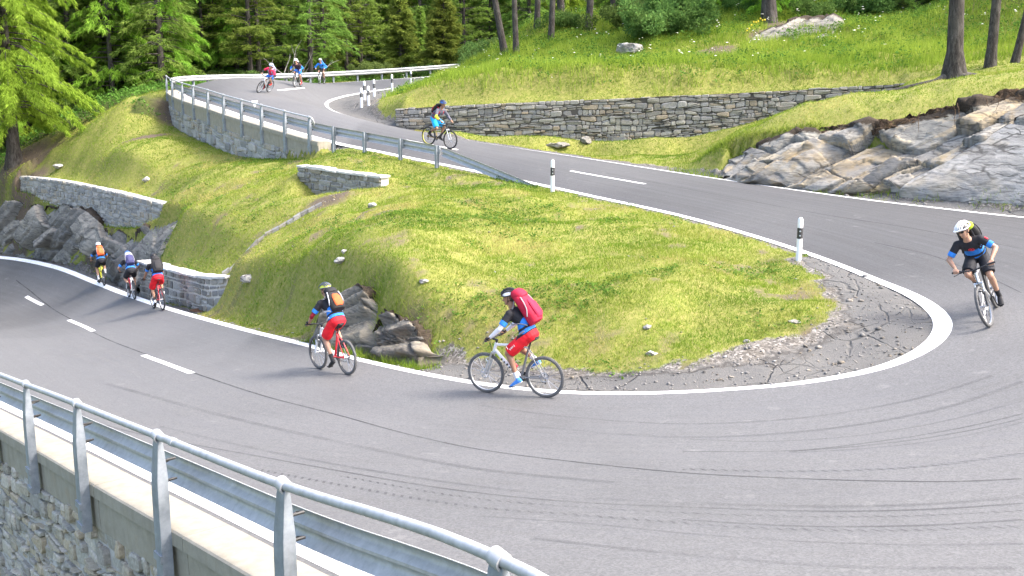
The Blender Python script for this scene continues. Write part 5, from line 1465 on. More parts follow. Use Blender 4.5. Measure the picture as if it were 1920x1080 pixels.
# ------------------------------------------------------------------ grass, weeds and flowers (stuff)
M_GRASS = leaf_mat('short_grass', (.115, .195, .022), (.228, .305, .038), (.4, .34, .13), .42, 0, .6, (.315, .3, .075))
M_MEADOW = leaf_mat('meadow_grass', (.1, .2, .024), (.25, .39, .05), (.38, .48, .11), .45, 0, .5, (.32, .41, .065))
M_WEED = leaf_mat('weed_leaves', (.05, .11, .02), (.11, .21, .035), (.19, .29, .06), .35, 0, .6, (.13, .22, .04))
dist = np.hypot(gq[:, 0], gq[:, 1])
gcell = np.zeros(len(gq)); gcell[:] = np.outer(np.gradient(gy), np.gradient(gx)).ravel()
inview = (np.abs(gq[:, 0]) < gq[:, 1] * .54 + 3) & (gq[:, 1] > 10) & (gq[:, 1] < 90)
bald = np.clip((g_dirt - .15) * 1.6, 0, 1)
rock_clear = np.ones(len(gq))
base_w = (1 - np.clip((g_grav - .12) * 1.6, 0, 1)) * (1 - bald * .93) * ~g_in * inview * (g_lab != 2)
def sample(wt, n):
    wt = wt * gcell; i = rng.choice(len(gq), n, p=wt / wt.sum())
    sx = np.interp(gq[i, 0], gx, np.gradient(gx)); sy = np.interp(gq[i, 1], gy, np.gradient(gy))
    xy = gq[i] + np.stack([rng.uniform(-.5, .5, n) * sx, rng.uniform(-.5, .5, n) * sy], 1)
    ok = ~in_poly(xy, road_poly)
    return xy[ok], i[ok]
def blades(name, xy, h, w, lean, rnd, mat, label):
    n = len(xy); z = gh(xy[:, 0], xy[:, 1]); a = rng.uniform(0, 6.283, n)
    b = np.column_stack([xy, z - .01])
    s = np.stack([np.cos(a), np.sin(a), np.zeros(n)], 1) * w[:, None]
    le = rng.uniform(0, 6.283, n); ln = lean * h * rng.random(n)
    tip = b + np.stack([np.cos(le) * ln, np.sin(le) * ln, h], 1)
    o = tris_mesh(name, b - s, b + s, tip, rnd, mat)
    return tag(o, label, 'grass', kind='stuff')
m_up = (g_lab == 1) & (GZ.ravel() > 10.7)
# short turf
wt = base_w * (1 - g_for * .9) / np.maximum(dist, 10) ** 1.6
xy, i = sample(wt * np.where(m_up & (_n1 > -1) & (near_line(gq, np.array([P(*a[:3]) for a in WALLCUT[0]]))[0] > 1.6), .45, 1), 520000)
d_ = np.hypot(xy[:, 0], xy[:, 1])
patch = fbm(xy[:, 0] * 1.4, xy[:, 1] * 1.4, 71, 3); dry = fbm(xy[:, 0] * .5 + 9, xy[:, 1] * .5, 72, 3)
h = rng.uniform(.025, .075, len(xy)) * (.5 + 1.1 * patch) * (1 + .5 * (rng.random(len(xy)) > .97))
rn = np.clip(rng.random(len(xy)) * .55 + (dry - .4) * 2.2 + g_dirt[i] * .6, 0, 1)
blades('grass', xy, h, np.maximum(.004, d_ * .00028) * rng.uniform(.7, 1.4, len(xy)), 1.3, rn, M_GRASS, 'short yellow-green mountain turf on banks and verges')
tuf = np.clip((fbm(gq[:, 0] * 1.1 + 3, gq[:, 1] * 1.1, 77, 3) - .5) * 7, 0, 1)
xy, i = sample(wt * tuf, 24000)
d_ = np.hypot(xy[:, 0], xy[:, 1])
blades('grass', xy, rng.uniform(.05, .15, len(xy)), np.maximum(.005, d_ * .0003) * rng.uniform(.7, 1.3, len(xy)), 1.0, np.clip(rng.random(len(xy)) * .9 + .1 * (rng.random(len(xy)) > .7), 0, 1), M_GRASS, 'longer tufts and dry seed stalks standing out of the short turf')
# turf and weeds hanging over the rock edges
ex, ey, ez = [], [], []
for ln, n_, jx in ((_tl + [0, .2, 0], 5200, .22), (np.array(L3([(578, 580, 86.3), (618, 547, 87.3), (662, 526, 88.5), (700, 558, 92.3)])), 2600, .16), (np.array(L3([(684, 594, 92.8), (715, 576, 94.6), (762, 588, 97.8), (805, 642, 102)])), 2600, .16),
                   (np.array(L3([(566, 620, 88.2), (605, 634, 90.4), (650, 643, 92.8), (690, 655, 96.5), (770, 672, 102), (812, 671, 104)])), 2400, .12), (np.array(L3([(0, 378, 34.4), (60, 377, 36.6), (150, 388, 41), (205, 425, 44.3), (262, 430, 47.8), (312, 409, 50.2), (346, 394, 51.4), (338, 425, 52.6)])), 3000, .35),
                   (np.array(L3([(1262, 312, 54.3), (1340, 321, 57), (1500, 346, 62.6), (1700, 363, 67.4), (1920, 386, 73)])), 1500, .2)):
    c_ = cr(ln, .05); i_ = rng.integers(0, len(c_), n_)
    msk = vnoise(i_ * .05 * 1.7, i_ * 0 + 3., 5) + .35 * rng.random(n_) > .55
    i_ = i_[msk]
    ex.append(c_[i_, :2] + rng.normal(0, jx, (len(i_), 2)) * [1, .6]); 
xy = np.vstack(ex); xy = xy[~in_poly(xy, road_poly)]
d_ = np.hypot(xy[:, 0], xy[:, 1])
blades('grass', xy, rng.uniform(.08, .24, len(xy)), np.maximum(.006, d_ * .00032), 1.2, rng.random(len(xy)) * .8, M_GRASS, 'ragged grass fringe along the rock edges')
# long meadow grass above the dry stone wall
wall_d = near_line(gq, np.array([P(*a[:3]) for a in WALLCUT[0]]))[0]
_wl = np.array([P(*a[:3]) for a in WALLCUT[0]])
behind = gq[:, 1] > np.interp(gq[:, 0], np.r_[_wl[:, 0], 17.5, 19.5, 26], np.r_[_wl[:, 1], 44.2, 45, 44]) + .5
mead = behind * base_w * m_up * np.clip((wall_d - .75 + (_n1 - .5) * 1.2) / 1.0, 0, 1) * (1 - np.clip((gq[:, 0] - 13.5) / 3, 0, 1) * (gq[:, 1] < 41)) * np.clip((g_d - 2) / 1.5, 0, 1)
xy, i = sample(mead * (1 - .6 * g_for), 190000)
pt = fbm(xy[:, 0] * .9, xy[:, 1] * .9, 81, 3)
h = rng.uniform(.2, .55, len(xy)) * (.35 + 1.2 * pt)
blades('grass', xy, h, rng.uniform(.008, .02, len(xy)), .7, np.clip(rng.random(len(xy)) * .7 + (pt - .4), 0, 1), M_MEADOW, 'long lush meadow grass on the slope above the dry stone wall')
# broad-leaved weeds
def leaves(name, xy, rad, h, leaf, per, mat, label):
    n = len(xy) * per; k = np.repeat(np.arange(len(xy)), per); z = gh(xy[:, 0], xy[:, 1])
    a = rng.uniform(0, 6.283, n); r = rad[k] * np.sqrt(rng.random(n))
    p = np.column_stack([xy[k, 0] + np.cos(a) * r, xy[k, 1] + np.sin(a) * r, z[k] + h[k] * (rng.random(n) ** .7) * (1 - .5 * (r / rad[k]) ** 2)])
    dr = np.stack([np.cos(a), np.sin(a), rng.uniform(-.3, .7, n)], 1) + rng.normal(0, .4, (n, 3)); dr /= np.linalg.norm(dr, axis=1)[:, None]
    pr = np.cross(dr, np.array([0, 0, 1.]) + rng.normal(0, .5, (n, 3))); pr /= np.linalg.norm(pr, axis=1)[:, None]
    l = (leaf * rng.uniform(.6, 1.4, n))[:, None]
    V = np.empty((n * 4, 3)); V[0::4] = p; V[1::4] = p + dr * l * .5 + pr * l * .32; V[2::4] = p + dr * l; V[3::4] = p + dr * l * .5 - pr * l * .32
    rn = np.clip(rng.random(len(xy))[k] * .5 + rng.random(n) * .5, 0, 1)
    o = mesh_np(name, V, np.arange(n * 4).reshape(n, 4), mat, attrs={'rnd': np.repeat(rn, 4)})
    return tag(o, label, 'plants', kind='stuff')
clump = fbm(gq[:, 0] * .6, gq[:, 1] * .6, 91, 3)
wt = mead * np.clip((clump - .44) * 8, 0, 1) + .9 * (g_lab == 1) * m_up * inview * np.clip((GZ.ravel() - 13.4) / 1.2, 0, 1) * ~g_in * (1 - bald * .8)
xy, i = sample(wt, 5600)
leaves('undergrowth', xy, rng.uniform(.2, .55, len(xy)), rng.uniform(.25, .75, len(xy)), .12, 22, M_WEED, 'broad-leaved green weeds and herbs on the upper hillside')
wt = (g_lab == 0) * g_for * inview * (gq[:, 1] > 50) * (g_d > 1.2) / np.maximum(dist, 10)
wt = wt * np.where(gq[:, 0] < -17, 1.6, .8)
xy, i = sample(wt, 3200)
leaves('undergrowth', xy, rng.uniform(.25, .7, len(xy)), rng.uniform(.2, .6, len(xy)), .14, 18, M_WEED, 'leafy green undergrowth on the forest floor')
wt = base_w * (g_lab == 0) * np.clip((clump - .5) * 8, 0, 1) * (gq[:, 1] < 45) / np.maximum(dist, 10) ** 1.3
xy, i = sample(wt, 1500)
leaves('undergrowth', xy, rng.uniform(.06, .2, len(xy)), rng.uniform(.04, .12, len(xy)), .05, 14, M_WEED, 'low green weeds scattered in the turf of the mound and left slope')
# white umbels
xy, i = sample(mead * np.clip((fbm(gq[:, 0] * .4, gq[:, 1] * .4, 95, 2) - .42) * 6, 0, 1) + .5 * (g_lab == 1) * m_up * inview * np.clip((GZ.ravel() - 13) / 1, 0, 1) * (gq[:, 0] > 8), 520)
bm_v, bm_f, o_, st_v, st_f = [], [], 0, [], []
z = gh(xy[:, 0], xy[:, 1])
for (x, y), zz in zip(xy, z):
    hh = random.uniform(.35, .8)
    for q in range(random.choice((1, 1, 2, 3))):
        cx, cy, cz = x + random.uniform(-.12, .12), y + random.uniform(-.12, .12), zz + hh + random.uniform(-.1, .1); r = random.uniform(.03, .075)
        st_v += [(cx - .004, cy, zz), (cx + .004, cy, zz), (cx, cy, cz)]; st_f.append([len(st_v) - 3, len(st_v) - 2, len(st_v) - 1])
        ring = [(cx + r * math.cos(a), cy + r * math.sin(a), cz + random.uniform(-.012, .012)) for a in np.linspace(0, 6.283, 7)[:-1]]
        bm_v += ring + [(cx, cy, cz + .02)]; bm_f += [[o_ + k, o_ + (k + 1) % 6, o_ + 6] for k in range(6)]; o_ += 7
tag(mesh_np('wildflowers', bm_v + st_v, bm_f + [[i + len(bm_v) for i in f] for f in st_f], [paint('umbel_white', (.72, .72, .62), .9), paint('stem_green', (.1, .17, .04), .9)], fmat=[0] * len(bm_f) + [1] * len(st_f)), 'white flowering umbels dotted over the upper meadow', 'wildflowers', kind='stuff')
yl = []
MBy = MB()
for k in range(9):
    p = hit(1400 + k * 4.2, 66 - k * 2.5 + random.uniform(-4, 4)); MBy.ball((p.x, p.y, p.z + random.uniform(.3, .5)), .05, 4)
tag(MBy.build('wildflowers', paint('yellow_petals', (.75, .55, .03), .8)), 'small yellow flowers at the left foot of the hillside rock slab', 'wildflowers', kind='stuff')
# ------------------------------------------------------------------ bicycles
WR, WB = .345, 1.10
AX_R, AX_F, BB = Vector((-.55, 0, WR)), Vector((.55, 0, WR)), Vector((-.115, 0, .315))
M_RUB = paint('tyre_rubber', (.035, .035, .036), .85, var=.25); M_RUBG = paint('dusty_tyre', (.1, .1, .1), .9, var=.3)
M_STEEL = paint('bright_steel', (.55, .56, .58), .3, .9); M_BLK = paint('black_alloy', (.03, .03, .032), .45, .3)
M_SADDLE = paint('saddle_cover', (.025, .025, .027), .6); M_SPOKE = paint('spoke_steel', (.5, .5, .52), .35, .9)
def part(mb, name, mat, parent, smooth=True):
    return mb.build(name, mat, parent, smooth=smooth)
_wheel = {}
def wheel(root, at_, rimcol, tyre, steer=0.0):
    w_ = empty('wheel', at_); w_.parent = root; w_.rotation_euler = (0, random.random() * 3, 0)
    if 'tyre' not in _wheel:
        mb = MB(); mb.ring((0, 0, 0), (0, 1, 0), WR - .027, .027, 48, 10, 1.0)
        for k in range(64):                                       # tread blocks
            a = k / 64 * 6.283; e = Vector((math.cos(a), 0, math.sin(a)))
            for y in (-.014, .014):
                mb.box(e * (WR - .001) + Vector((0, y, 0)), (.006, .012, .016), Matrix.Rotation(-a, 3, 'Y'))
        _wheel['tyre'] = part(mb, 'tyre', M_RUB, None)
        mb = MB(); 
        mb.lathe((0, 0, 0), [(WR - .052, -.012), (WR - .038, -.014), (WR - .038, .014), (WR - .052, .012), (WR - .056, 0), (WR - .052, -.012)], 48, (0, 1, 0), False)
        _wheel['rim'] = part(mb, 'rim', M_BLK, None)
        mb = MB()
        for k in range(28):
            a = k / 28 * 6.283; b = a + (.35 if k % 2 else -.35); y = .028 if (k // 2) % 2 else -.028
            mb.tube([(math.cos(a) * .025, y, math.sin(a) * .025), (math.cos(b) * (WR - .054), 0, math.sin(b) * (WR - .054))], .0017, 4, False)
        mb.tube([(0, -.055, 0), (0, .055, 0)], .02, 12); mb.tube([(0, -.035, 0), (0, -.028, 0)], .032, 14); mb.tube([(0, .028, 0), (0, .035, 0)], .032, 14)
        _wheel['spokes'] = part(mb, 'spokes', M_SPOKE, None)
        mb = MB(); mb.ring((0, .045, 0), (0, 1, 0), .075, .008, 28, 6, .25)
        for k in range(5):
            a = k / 5 * 6.283; mb.tube([(0, .045, 0), (math.cos(a) * .075, .045, math.sin(a) * .075)], .005, 4)
        _wheel['disc'] = part(mb, 'brake_disc', M_STEEL, None)
        for o in _wheel.values(): COL.objects.unlink(o)
    for k, m in (('tyre', tyre), ('rim', rimcol), ('spokes', None), ('disc', None)):
        c = _wheel[k].copy(); COL.objects.link(c); c.parent = w_
        if m:
            c.material_slots[0].link = 'OBJECT'; c.material_slots[0].material = m
    return w_
def bicycle(M, label, main, second, fork, ca, rim=None, bottle=None, accent=None, tyre=None, steer=0.0, rear=None, rimr=None, saddle=None):
    root = empty('bicycle', label=label, cat='bicycle', group='bicycles on the mountain road'); root.matrix_world = M
    tyre = tyre or M_RUB
    wheel(root, AX_R, rimr or rim or M_BLK, tyre)
    ht, hb_ = Vector((.325, 0, .86)), Vector((.365, 0, .735)); st = BB + Vector((-.165, 0, .50)); sp = BB + Vector((-.215, 0, .63))
    mb = MB()                                                     # front triangle in the main colour
    mb.tube([hb_ + Vector((-.02, 0, .01)), BB.lerp(hb_, .5) + Vector((0, 0, -.012)), BB], [.026, .03, .03], 12)
    mb.tube([ht + Vector((-.01, 0, -.02)), st.lerp(ht, .5) + Vector((0, 0, .01)), st], [.022, .02, .018], 12)
    mb.tube([ht + Vector((-.006, 0, .015)), hb_ - Vector((-.006, 0, .015))], [.027, .029], 14)
    mb.mi = 1
    mb.tube([BB, st + Vector((-.008, 0, .03))], [.021, .019], 12)
    mb.tube([BB - Vector((0, .045, 0)), BB + Vector((0, .045, 0))], .024, 14)
    for s_ in (-1, 1):
        mb.tube([BB + Vector((-.02, s_ * .03, 0)), BB.lerp(AX_R, .5) + Vector((0, s_ * .05, -.005)), AX_R + Vector((0, s_ * .066, 0))], [.013, .012, .01], 8)
        mb.tube([st + Vector((0, s_ * .018, -.03)), st.lerp(AX_R, .5) + Vector((0, s_ * .05, .0)), AX_R + Vector((0, s_ * .066, .01))], [.011, .01, .009], 8)
    fr_ = part(mb, 'frame', [main, second], root)
    if accent:                                                    # dark decal blocks along the down tube
        d = (hb_ - BB).normalized()
        mb = MB()
        for k in range(5):
            c = BB.lerp(hb_, .3 + .1 * k)
            mb.box(c + Vector((0, 0, -.01)), (.028, .0615, .026 if k % 2 else .036), Matrix.Rotation(-math.atan2(d.z, d.x), 3, 'Y'))
        part(mb, 'decal', accent, fr_, False)
    mb = MB(); mb.tube([st + Vector((.004, 0, -.03)), sp + Vector((0, 0, -.0))], .0145, 10); part(mb, 'seat_post', M_BLK, root)
    mb = MB()                                                     # saddle: long nose, wide tail
    V, F_ = [], []
    prof = [(.145, .018, .012), (.10, .022, .02), (.02, .035, .028), (-.05, .062, .032), (-.10, .072, .03), (-.135, .05, .018)]
    for x, wy, hz in prof:
        for k in range(10):
            a = k / 10 * 6.283
            V.append(sp + Vector((x + .01, wy * math.cos(a), .03 + hz * .7 * math.sin(a) + (.012 if x < -.08 else 0))))
    for i in range(len(prof) - 1):
        for k in range(10): F_.append([i * 10 + k, i * 10 + (k + 1) % 10, i * 10 + 10 + (k + 1) % 10, i * 10 + 10 + k])
    F_ += [list(range(10)), [50 + k for k in range(10)]]
    mb.add(V, F_)
    for s_ in (-1, 1): mb.tube([sp + Vector((.1, s_ * .012, .02)), sp + Vector((.03, s_ * .02, -.004)), sp + Vector((-.05, s_ * .022, -.004)), sp + Vector((-.1, s_ * .03, .02))], .004, 6)
    part(mb, 'saddle', saddle or M_SADDLE, root)
    # cranks, chainrings, chain, rear gears
    mb = MB(); mb.ring(BB + Vector((0, -.05, 0)), (0, 1, 0), .075, .01, 32, 6, .35); mb.ring(BB + Vector((0, -.042, 0)), (0, 1, 0), .055, .008, 28, 6, .35)
    for k in range(4):
        a = k * 1.571 + .4; mb.tube([BB + Vector((0, -.05, 0)), BB + Vector((math.cos(a) * .075, -.05, math.sin(a) * .075))], .008, 5)
    ped = []
    for s_, an in ((1, ca), (-1, ca + math.pi)):
        e = BB + Vector((.172 * math.cos(an), s_ * .085, .172 * math.sin(an))); ped.append(e)
        mb.tube([BB + Vector((0, s_ * .06, 0)), e], [.016, .011], 8)
    cr_ = part(mb, 'crank', M_BLK, root)
    for s_, e in zip((1, -1), ped):
        mb = MB(); c = e + Vector((0, s_ * .055, 0))
        mb.box(c + Vector((.04, 0, 0)), (.014, .085, .018)); mb.box(c + Vector((-.04, 0, 0)), (.014, .085, .018)); mb.box(c + Vector((0, s_ * .045, 0)), (.09, .01, .016)); mb.tube([e, c + Vector((0, s_ * .045, 0))], .008, 6)
        part(mb, 'pedal', M_BLK, cr_, False)
    mb = MB()
    for k, r in enumerate((.05, .042, .034, .026)):
        mb.lathe(AX_R + Vector((0, -.038 - .006 * k, 0)), [(r, 0), (r, .0035)], 24, (0, -1, 0))
    mb.tube([BB + Vector((0, -.05, .075)), AX_R + Vector((0, -.05, .04))], .0045, 5); mb.tube([BB + Vector((0, -.05, -.075)), AX_R + Vector((.03, -.055, -.115))], .0045, 5)
    mb.tube([AX_R + Vector((.01, -.06, -.02)), AX_R + Vector((.035, -.065, -.06)), AX_R + Vector((.03, -.06, -.12))], .011, 6)
    mb.lathe(AX_R + Vector((.03, -.055, -.12)), [(.02, 0), (.02, .006)], 14, (0, -1, 0)); mb.lathe(AX_R + Vector((.035, -.055, -.055)), [(.018, 0), (.018, .006)], 14, (0, -1, 0))
    part(mb, 'gears', M_BLK, root)
    if bottle:
        d = (hb_ - BB).normalized(); n_ = Vector((-d.z, 0, d.x)); c = BB + d * .16 + n_ * .07
        mb = MB(); mb.lathe(c, [(.03, 0), (.036, .01), (.036, .06), (.032, .07), (.036, .08), (.036, .13), (.022, .155), (.018, .175), (.008, .18)], 16, d); part(mb, 'bottle', bottle, root)
    # steering assembly
    sr = empty('steering', hb_); sr.parent = root
    ax_ = (ht - hb_).normalized()
    sr.rotation_mode = 'QUATERNION'; sr.rotation_quaternion = Quaternion(ax_, steer)
    L_ = lambda v: Vector(v) - hb_
    fk = MB(); cw_ = L_(AX_F)
    fk.tube([L_(hb_) - ax_ * .01, L_(hb_) - ax_ * .05], [.028, .03], 12)
    for s_ in (-1, 1):
        top_ = L_(hb_) - ax_ * .04 + Vector((.012, s_ * .062, 0)); bt = cw_ + Vector((0, s_ * .06, -.01)); mid = top_.lerp(bt, .38)
        fk.mi = 1; fk.tube([top_ + ax_ * .03, mid], .015, 10); fk.mi = 0; fk.tube([mid - (bt - top_) * .02, bt], [.022, .019], 10)
    fk.mi = 1; fk.tube([L_(hb_) - ax_ * .035 + Vector((.01, -.075, 0)), L_(hb_) - ax_ * .035 + Vector((.01, .075, 0))], .02, 10)
    fk.mi = 0; m1 = L_(hb_).lerp(cw_, .48)
    fk.tube([m1 + Vector((.02, -.062, 0)), m1 + Vector((.05, -.05, .04)), m1 + Vector((.055, 0, .055)), m1 + Vector((.05, .05, .04)), m1 + Vector((.02, .062, 0))], .012, 8)
    part(fk, 'fork', [fork, M_STEEL], sr)
    wf = wheel(sr, cw_, rim or M_BLK, tyre)
    h = MB(); q = L_(ht) + ax_ * .045; bc = q + Vector((.075, 0, .035))
    h.tube([L_(ht) + ax_ * .01, q + ax_ * .03], .019, 12); h.tube([q + ax_ * .015, bc], [.018, .017], 10)
    bar = [bc + Vector((-.055, -.35, .035)), bc + Vector((-.035, -.22, .032)), bc + Vector((-.01, -.1, .012)), bc, bc + Vector((-.01, .1, .012)), bc + Vector((-.035, .22, .032)), bc + Vector((-.055, .35, .035))]
    h.tube(bar, .0125, 10)
    for s_ in (-1, 1):                                            # brake lever, shifter and hose
        b0 = bc + Vector((-.03, s_ * .2, .03)); h.box(b0 + Vector((.02, 0, -.012)), (.045, .05, .03)); h.tube([b0 + Vector((.035, s_ * .01, -.01)), b0 + Vector((.05, s_ * .06, -.03)), b0 + Vector((.03, s_ * .13, -.045))], .006, 6)
        h.tube([b0 + Vector((.035, -s_ * .01, -.01)), b0 + Vector((.09, -s_ * .1, .01)), bc + Vector((.06, -s_ * .02, -.06)), L_(hb_) + Vector((.05, 0, -.02))], .0035, 5)
    hb2 = part(h, 'handlebar', M_BLK, sr)
    for s_ in (-1, 1):
        g = MB(); g.tube([bc + Vector((-.037, s_ * .225, .0325)), bc + Vector((-.056, s_ * .355, .035))], .017, 12); part(g, 'grip', M_RUB, hb2)
    return root, bc + hb_
_bc = (Vector((.325, 0, .86)) - Vector((.365, 0, .735))).normalized() * .045 + Vector((.325, 0, .86)) + Vector((.075, 0, .035))
GRIP = lambda s_: _bc + Vector((-.048, s_ * .29, .034))

# ------------------------------------------------------------------ people
M_SKIN = paint('skin', (.37, .21, .14), .55, var=.1, scale=6); M_SKIN2 = paint('tanned_skin', (.29, .155, .095), .55, var=.1, scale=6)
M_HAIR = paint('dark_hair', (.03, .022, .017), .7); M_EYE = paint('eye', (.02, .02, .02), .2); M_LENS = paint('sunglass_lens', (.02, .02, .018), .12)
def cloth(name, c, rough=.75): 
    return paint(name, c, rough, var=.22, scale=9, bump=.5, spec=.3)
def remesh(mb, vox, name, mats, smooth=4):
    """one continuous skin over overlapping shapes"""
    me = bpy.data.meshes.new(name); me.from_pydata(mb.v, [], mb.f)
    bm = bmesh.new(); bm.from_mesh(me); bmesh.ops.recalc_face_normals(bm, faces=bm.faces); bm.to_mesh(me); bm.free()
    o = bpy.data.objects.new(name, me); COL.objects.link(o)
    md = o.modifiers.new('skin', 'REMESH'); md.mode = 'VOXEL'; md.voxel_size = vox
    if smooth:
        sm = o.modifiers.new('soft', 'SMOOTH'); sm.factor = .5; sm.iterations = smooth
    dg = bpy.context.evaluated_depsgraph_get(); ev = o.evaluated_get(dg)
    m2 = bpy.data.meshes.new_from_object(ev); m2.name = name
    o.modifiers.clear(); o.data = m2; bpy.data.meshes.remove(me)
    m2.materials.clear()
    for m in (mats if isinstance(mats, (list, tuple)) else [mats]): m2.materials.append(m)
    m2.polygons.foreach_set('use_smooth', np.ones(len(m2.polygons), bool))
    return o
def centres(me):
    c = np.empty(len(me.polygons) * 3, np.float32); me.polygons.foreach_get('center', c); return c.reshape(-1, 3)
def loft(mb, secs, n=16):
    """secs: (centre, side axis, front axis, r_side, r_front)"""
    vs, fs = [], []
    for c, a, b, ra, rb in secs:
        for k in range(n):
            w_ = 2 * math.pi * k / n
            cx, sx = math.cos(w_), math.sin(w_)
            vs.append(Vector(c) + Vector(a) * ra * math.copysign(abs(cx) ** .85, cx) + Vector(b) * rb * math.copysign(abs(sx) ** .85, sx))
    for i in range(len(secs) - 1):
        for k in range(n): fs.append([i * n + k, i * n + (k + 1) % n, (i + 1) * n + (k + 1) % n, (i + 1) * n + k])
    fs += [list(range(n))[::-1], [(len(secs) - 1) * n + k for k in range(n)]]
    mb.add(vs, fs)
def ik(a, b, l1, l2, pole):
    a, b = Vector(a), Vector(b); d = b - a; L = min(d.length, (l1 + l2) * .999); d.normalize()
    x = (l1 * l1 - l2 * l2 + L * L) / (2 * L); h = math.sqrt(max(l1 * l1 - x * x, 0))
    p = Vector(pole); p = (p - d * p.dot(d)).normalized()
    return a + d * x + p * h, a + d * L
def rider(M, label, ca, lean=52, turn=0.0, nod=0.0, jersey=None, jersey2=None, shorts=None, shorts2=None, shoe=None, sock=None, helmet=None, helmet2=None, glove=None, sleeve=None, short_len=.55,
          skin=None, arm=None, arm_l=None, visor=False, glasses=False, longsleeve=False, shoe_sole=None, emblem=None, pack=None, elbow=.35, vox=.0085, thin=1.0, hair=True, sit=0.0, grp=None, side_blue=True):
    Y = Vector((0, 1, 0)); la = R(lean); skin = skin or M_SKIN
    sp = Vector((math.cos(la), 0, math.sin(la))); frn = Vector((math.sin(la), 0, -math.cos(la)))   # along the spine / out of the chest
    pel = Vector((-.305 + sit, 0, 1.035)); TL = .50
    mid = pel + Vector((math.cos(la + .18), 0, math.sin(la + .18))) * .24 - frn * .02
    neck = pel + sp * TL
    hip = [pel + Vector((.02, s_ * .088, -.01)) for s_ in (1, -1)]
    sh = [neck - sp * .055 + Y * s_ * .185 * thin + frn * .01 for s_ in (1, -1)]
    ank, knee, toe = [], [], []
    for k, (s_, an) in enumerate(((1, ca), (-1, ca + math.pi))):
        pd = BB + Vector((.172 * math.cos(an), s_ * .14, .172 * math.sin(an)))
        tilt = -.25 + .28 * math.sin(an) if math.cos(an) > -.3 else -.45
        f = Vector((math.cos(tilt), 0, math.sin(tilt)))
        an_ = pd - f * .115 + Vector((-.0, 0, .098)); kn, an_ = ik(hip[k], an_, .435, .425, (1, s_ * .12, .35))
        ank.append(an_); knee.append(kn); toe.append((pd + f * .075 + Vector((0, s_ * .012, .035)), f))
    wr, elb, hc = [], [], []
    for k, s_ in enumerate((1, -1)):
        g = GRIP(s_); w_ = g + Vector((-.062, s_ * .0, .048)); e, w_ = ik(sh[k], w_, .285, .262, (-.25, s_ * (.5 + elbow), -.55))
        elb.append(e); wr.append(w_); hc.append(g)
    hd = Vector((math.cos(turn), math.sin(turn), 0)); nodv = nod
    hup = Vector((.18 * math.cos(turn) + nodv, .18 * math.sin(turn), 1)).normalized()
    hs = hup.cross(hd).normalized(); hf = hs.cross(hup).normalized()
    hcn = neck + sp * .03 + Vector((.05, 0, .155))
    # ---- body: one skin from head to ankles, hands with five fingers
    mb = MB()
    loft(mb, [(pel - sp * .10, Y, frn, .10, .09), (pel - sp * .04, Y, frn, .155, .125), (pel + sp * .05, Y, frn, .16, .125), (mid, Y, frn, .14 * thin, .105), (pel + sp * .36, Y, frn, .165 * thin, .118), (neck - sp * .07, Y, frn, .17 * thin, .10), (neck - sp * .01, Y, frn, .10, .07), (neck + sp * .02, Y, frn, .06, .06)])
    mb.tube([neck - sp * .04, neck + sp * .03, hcn - hup * .05], [.062, .056, .054], 14)
    Mh = Matrix((hf, hs, hup)).transposed()
    mb.ball(hcn + hup * .03 - hf * .008, (.097, .078, .105), 12, Mh)
    loft(mb, [(hcn - hup * .105 + hf * .055, hs, hf, .022, .022), (hcn - hup * .085 + hf * .045, hs, hf, .045, .042), (hcn - hup * .035 + hf * .03, hs, hf, .062, .062), (hcn + hup * .03 + hf * .02, hs, hf, .068, .072)], 12)
    mb.tube([hcn + hup * .012 + hf * .088, hcn - hup * .022 + hf * .112, hcn - hup * .034 + hf * .09], [.010, .016, .013], 8)      # nose
    mb.ball(hcn - hup * .062 + hf * .088, (.012, .024, .008), 6, Mh)                                                              # lips
    for s_ in (1, -1): mb.ball(hcn + hs * s_ * .078 - hup * .005 - hf * .01, (.022, .012, .032), 7, Mh)                            # ears
    for k, s_ in enumerate((1, -1)):
        mb.ball(sh[k], (.062, .062, .062), 8)
        mb.tube([neck - sp * .06 + Y * s_ * .07, sh[k]], [.066, .058], 12)
        u1 = sh[k].lerp(elb[k], .4)
        mb.tube([sh[k], u1, elb[k]], [.056, .051, .04], 12); mb.ball(elb[k], .04, 7)
        f1 = elb[k].lerp(wr[k], .3)
        mb.tube([elb[k], f1, wr[k]], [.041, .043, .027], 12)
        g = hc[k]; a_ = Vector((-.18, s_, .02)).normalized(); pu = Vector((-.62, 0, .78)); pf = Vector((.78, 0, .62))
        pc = g + pu * .036
        mb.ball(wr[k].lerp(pc, .55), .027, 7)
        loft(mb, [(wr[k], a_, pu, .024, .02), (wr[k].lerp(pc, .6) , a_, pu, .034, .02), (pc + pf * .01, a_, pu, .041, .016), (pc + pf * .028, a_, pu, .04, .013)], 10)
        for q, (off, rr, ln_) in enumerate(((.031, .0092, 1.0), (.010, .0098, 1.1), (-.011, .0094, 1.04), (-.031, .0082, .86))):     # index is inboard
            c = g - a_ * off
            pts = []
            for an in (1.65, 1.05, .45, -.2 * ln_, -.85 * ln_, -1.5 * ln_):
                pts.append(c + (Vector((1, 0, 0)) * math.cos(an) + Vector((0, 0, 1)) * math.sin(an)) * (.0285 + (.006 if an > .3 else 0)))
            mb.tube(pts, [rr * 1.1, rr * 1.08, rr * 1.02, rr, rr * .94, rr * .82], 7)
        tb = pc - a_ * .036 - pf * .012
        mb.tube([tb, g - a_ * .052 + Vector((.008, 0, .024)), g - a_ * .05 + Vector((.028, 0, -.002)), g - a_ * .044 + Vector((.022, 0, -.022))], [.0135, .012, .0105, .0088], 8)   # thumb
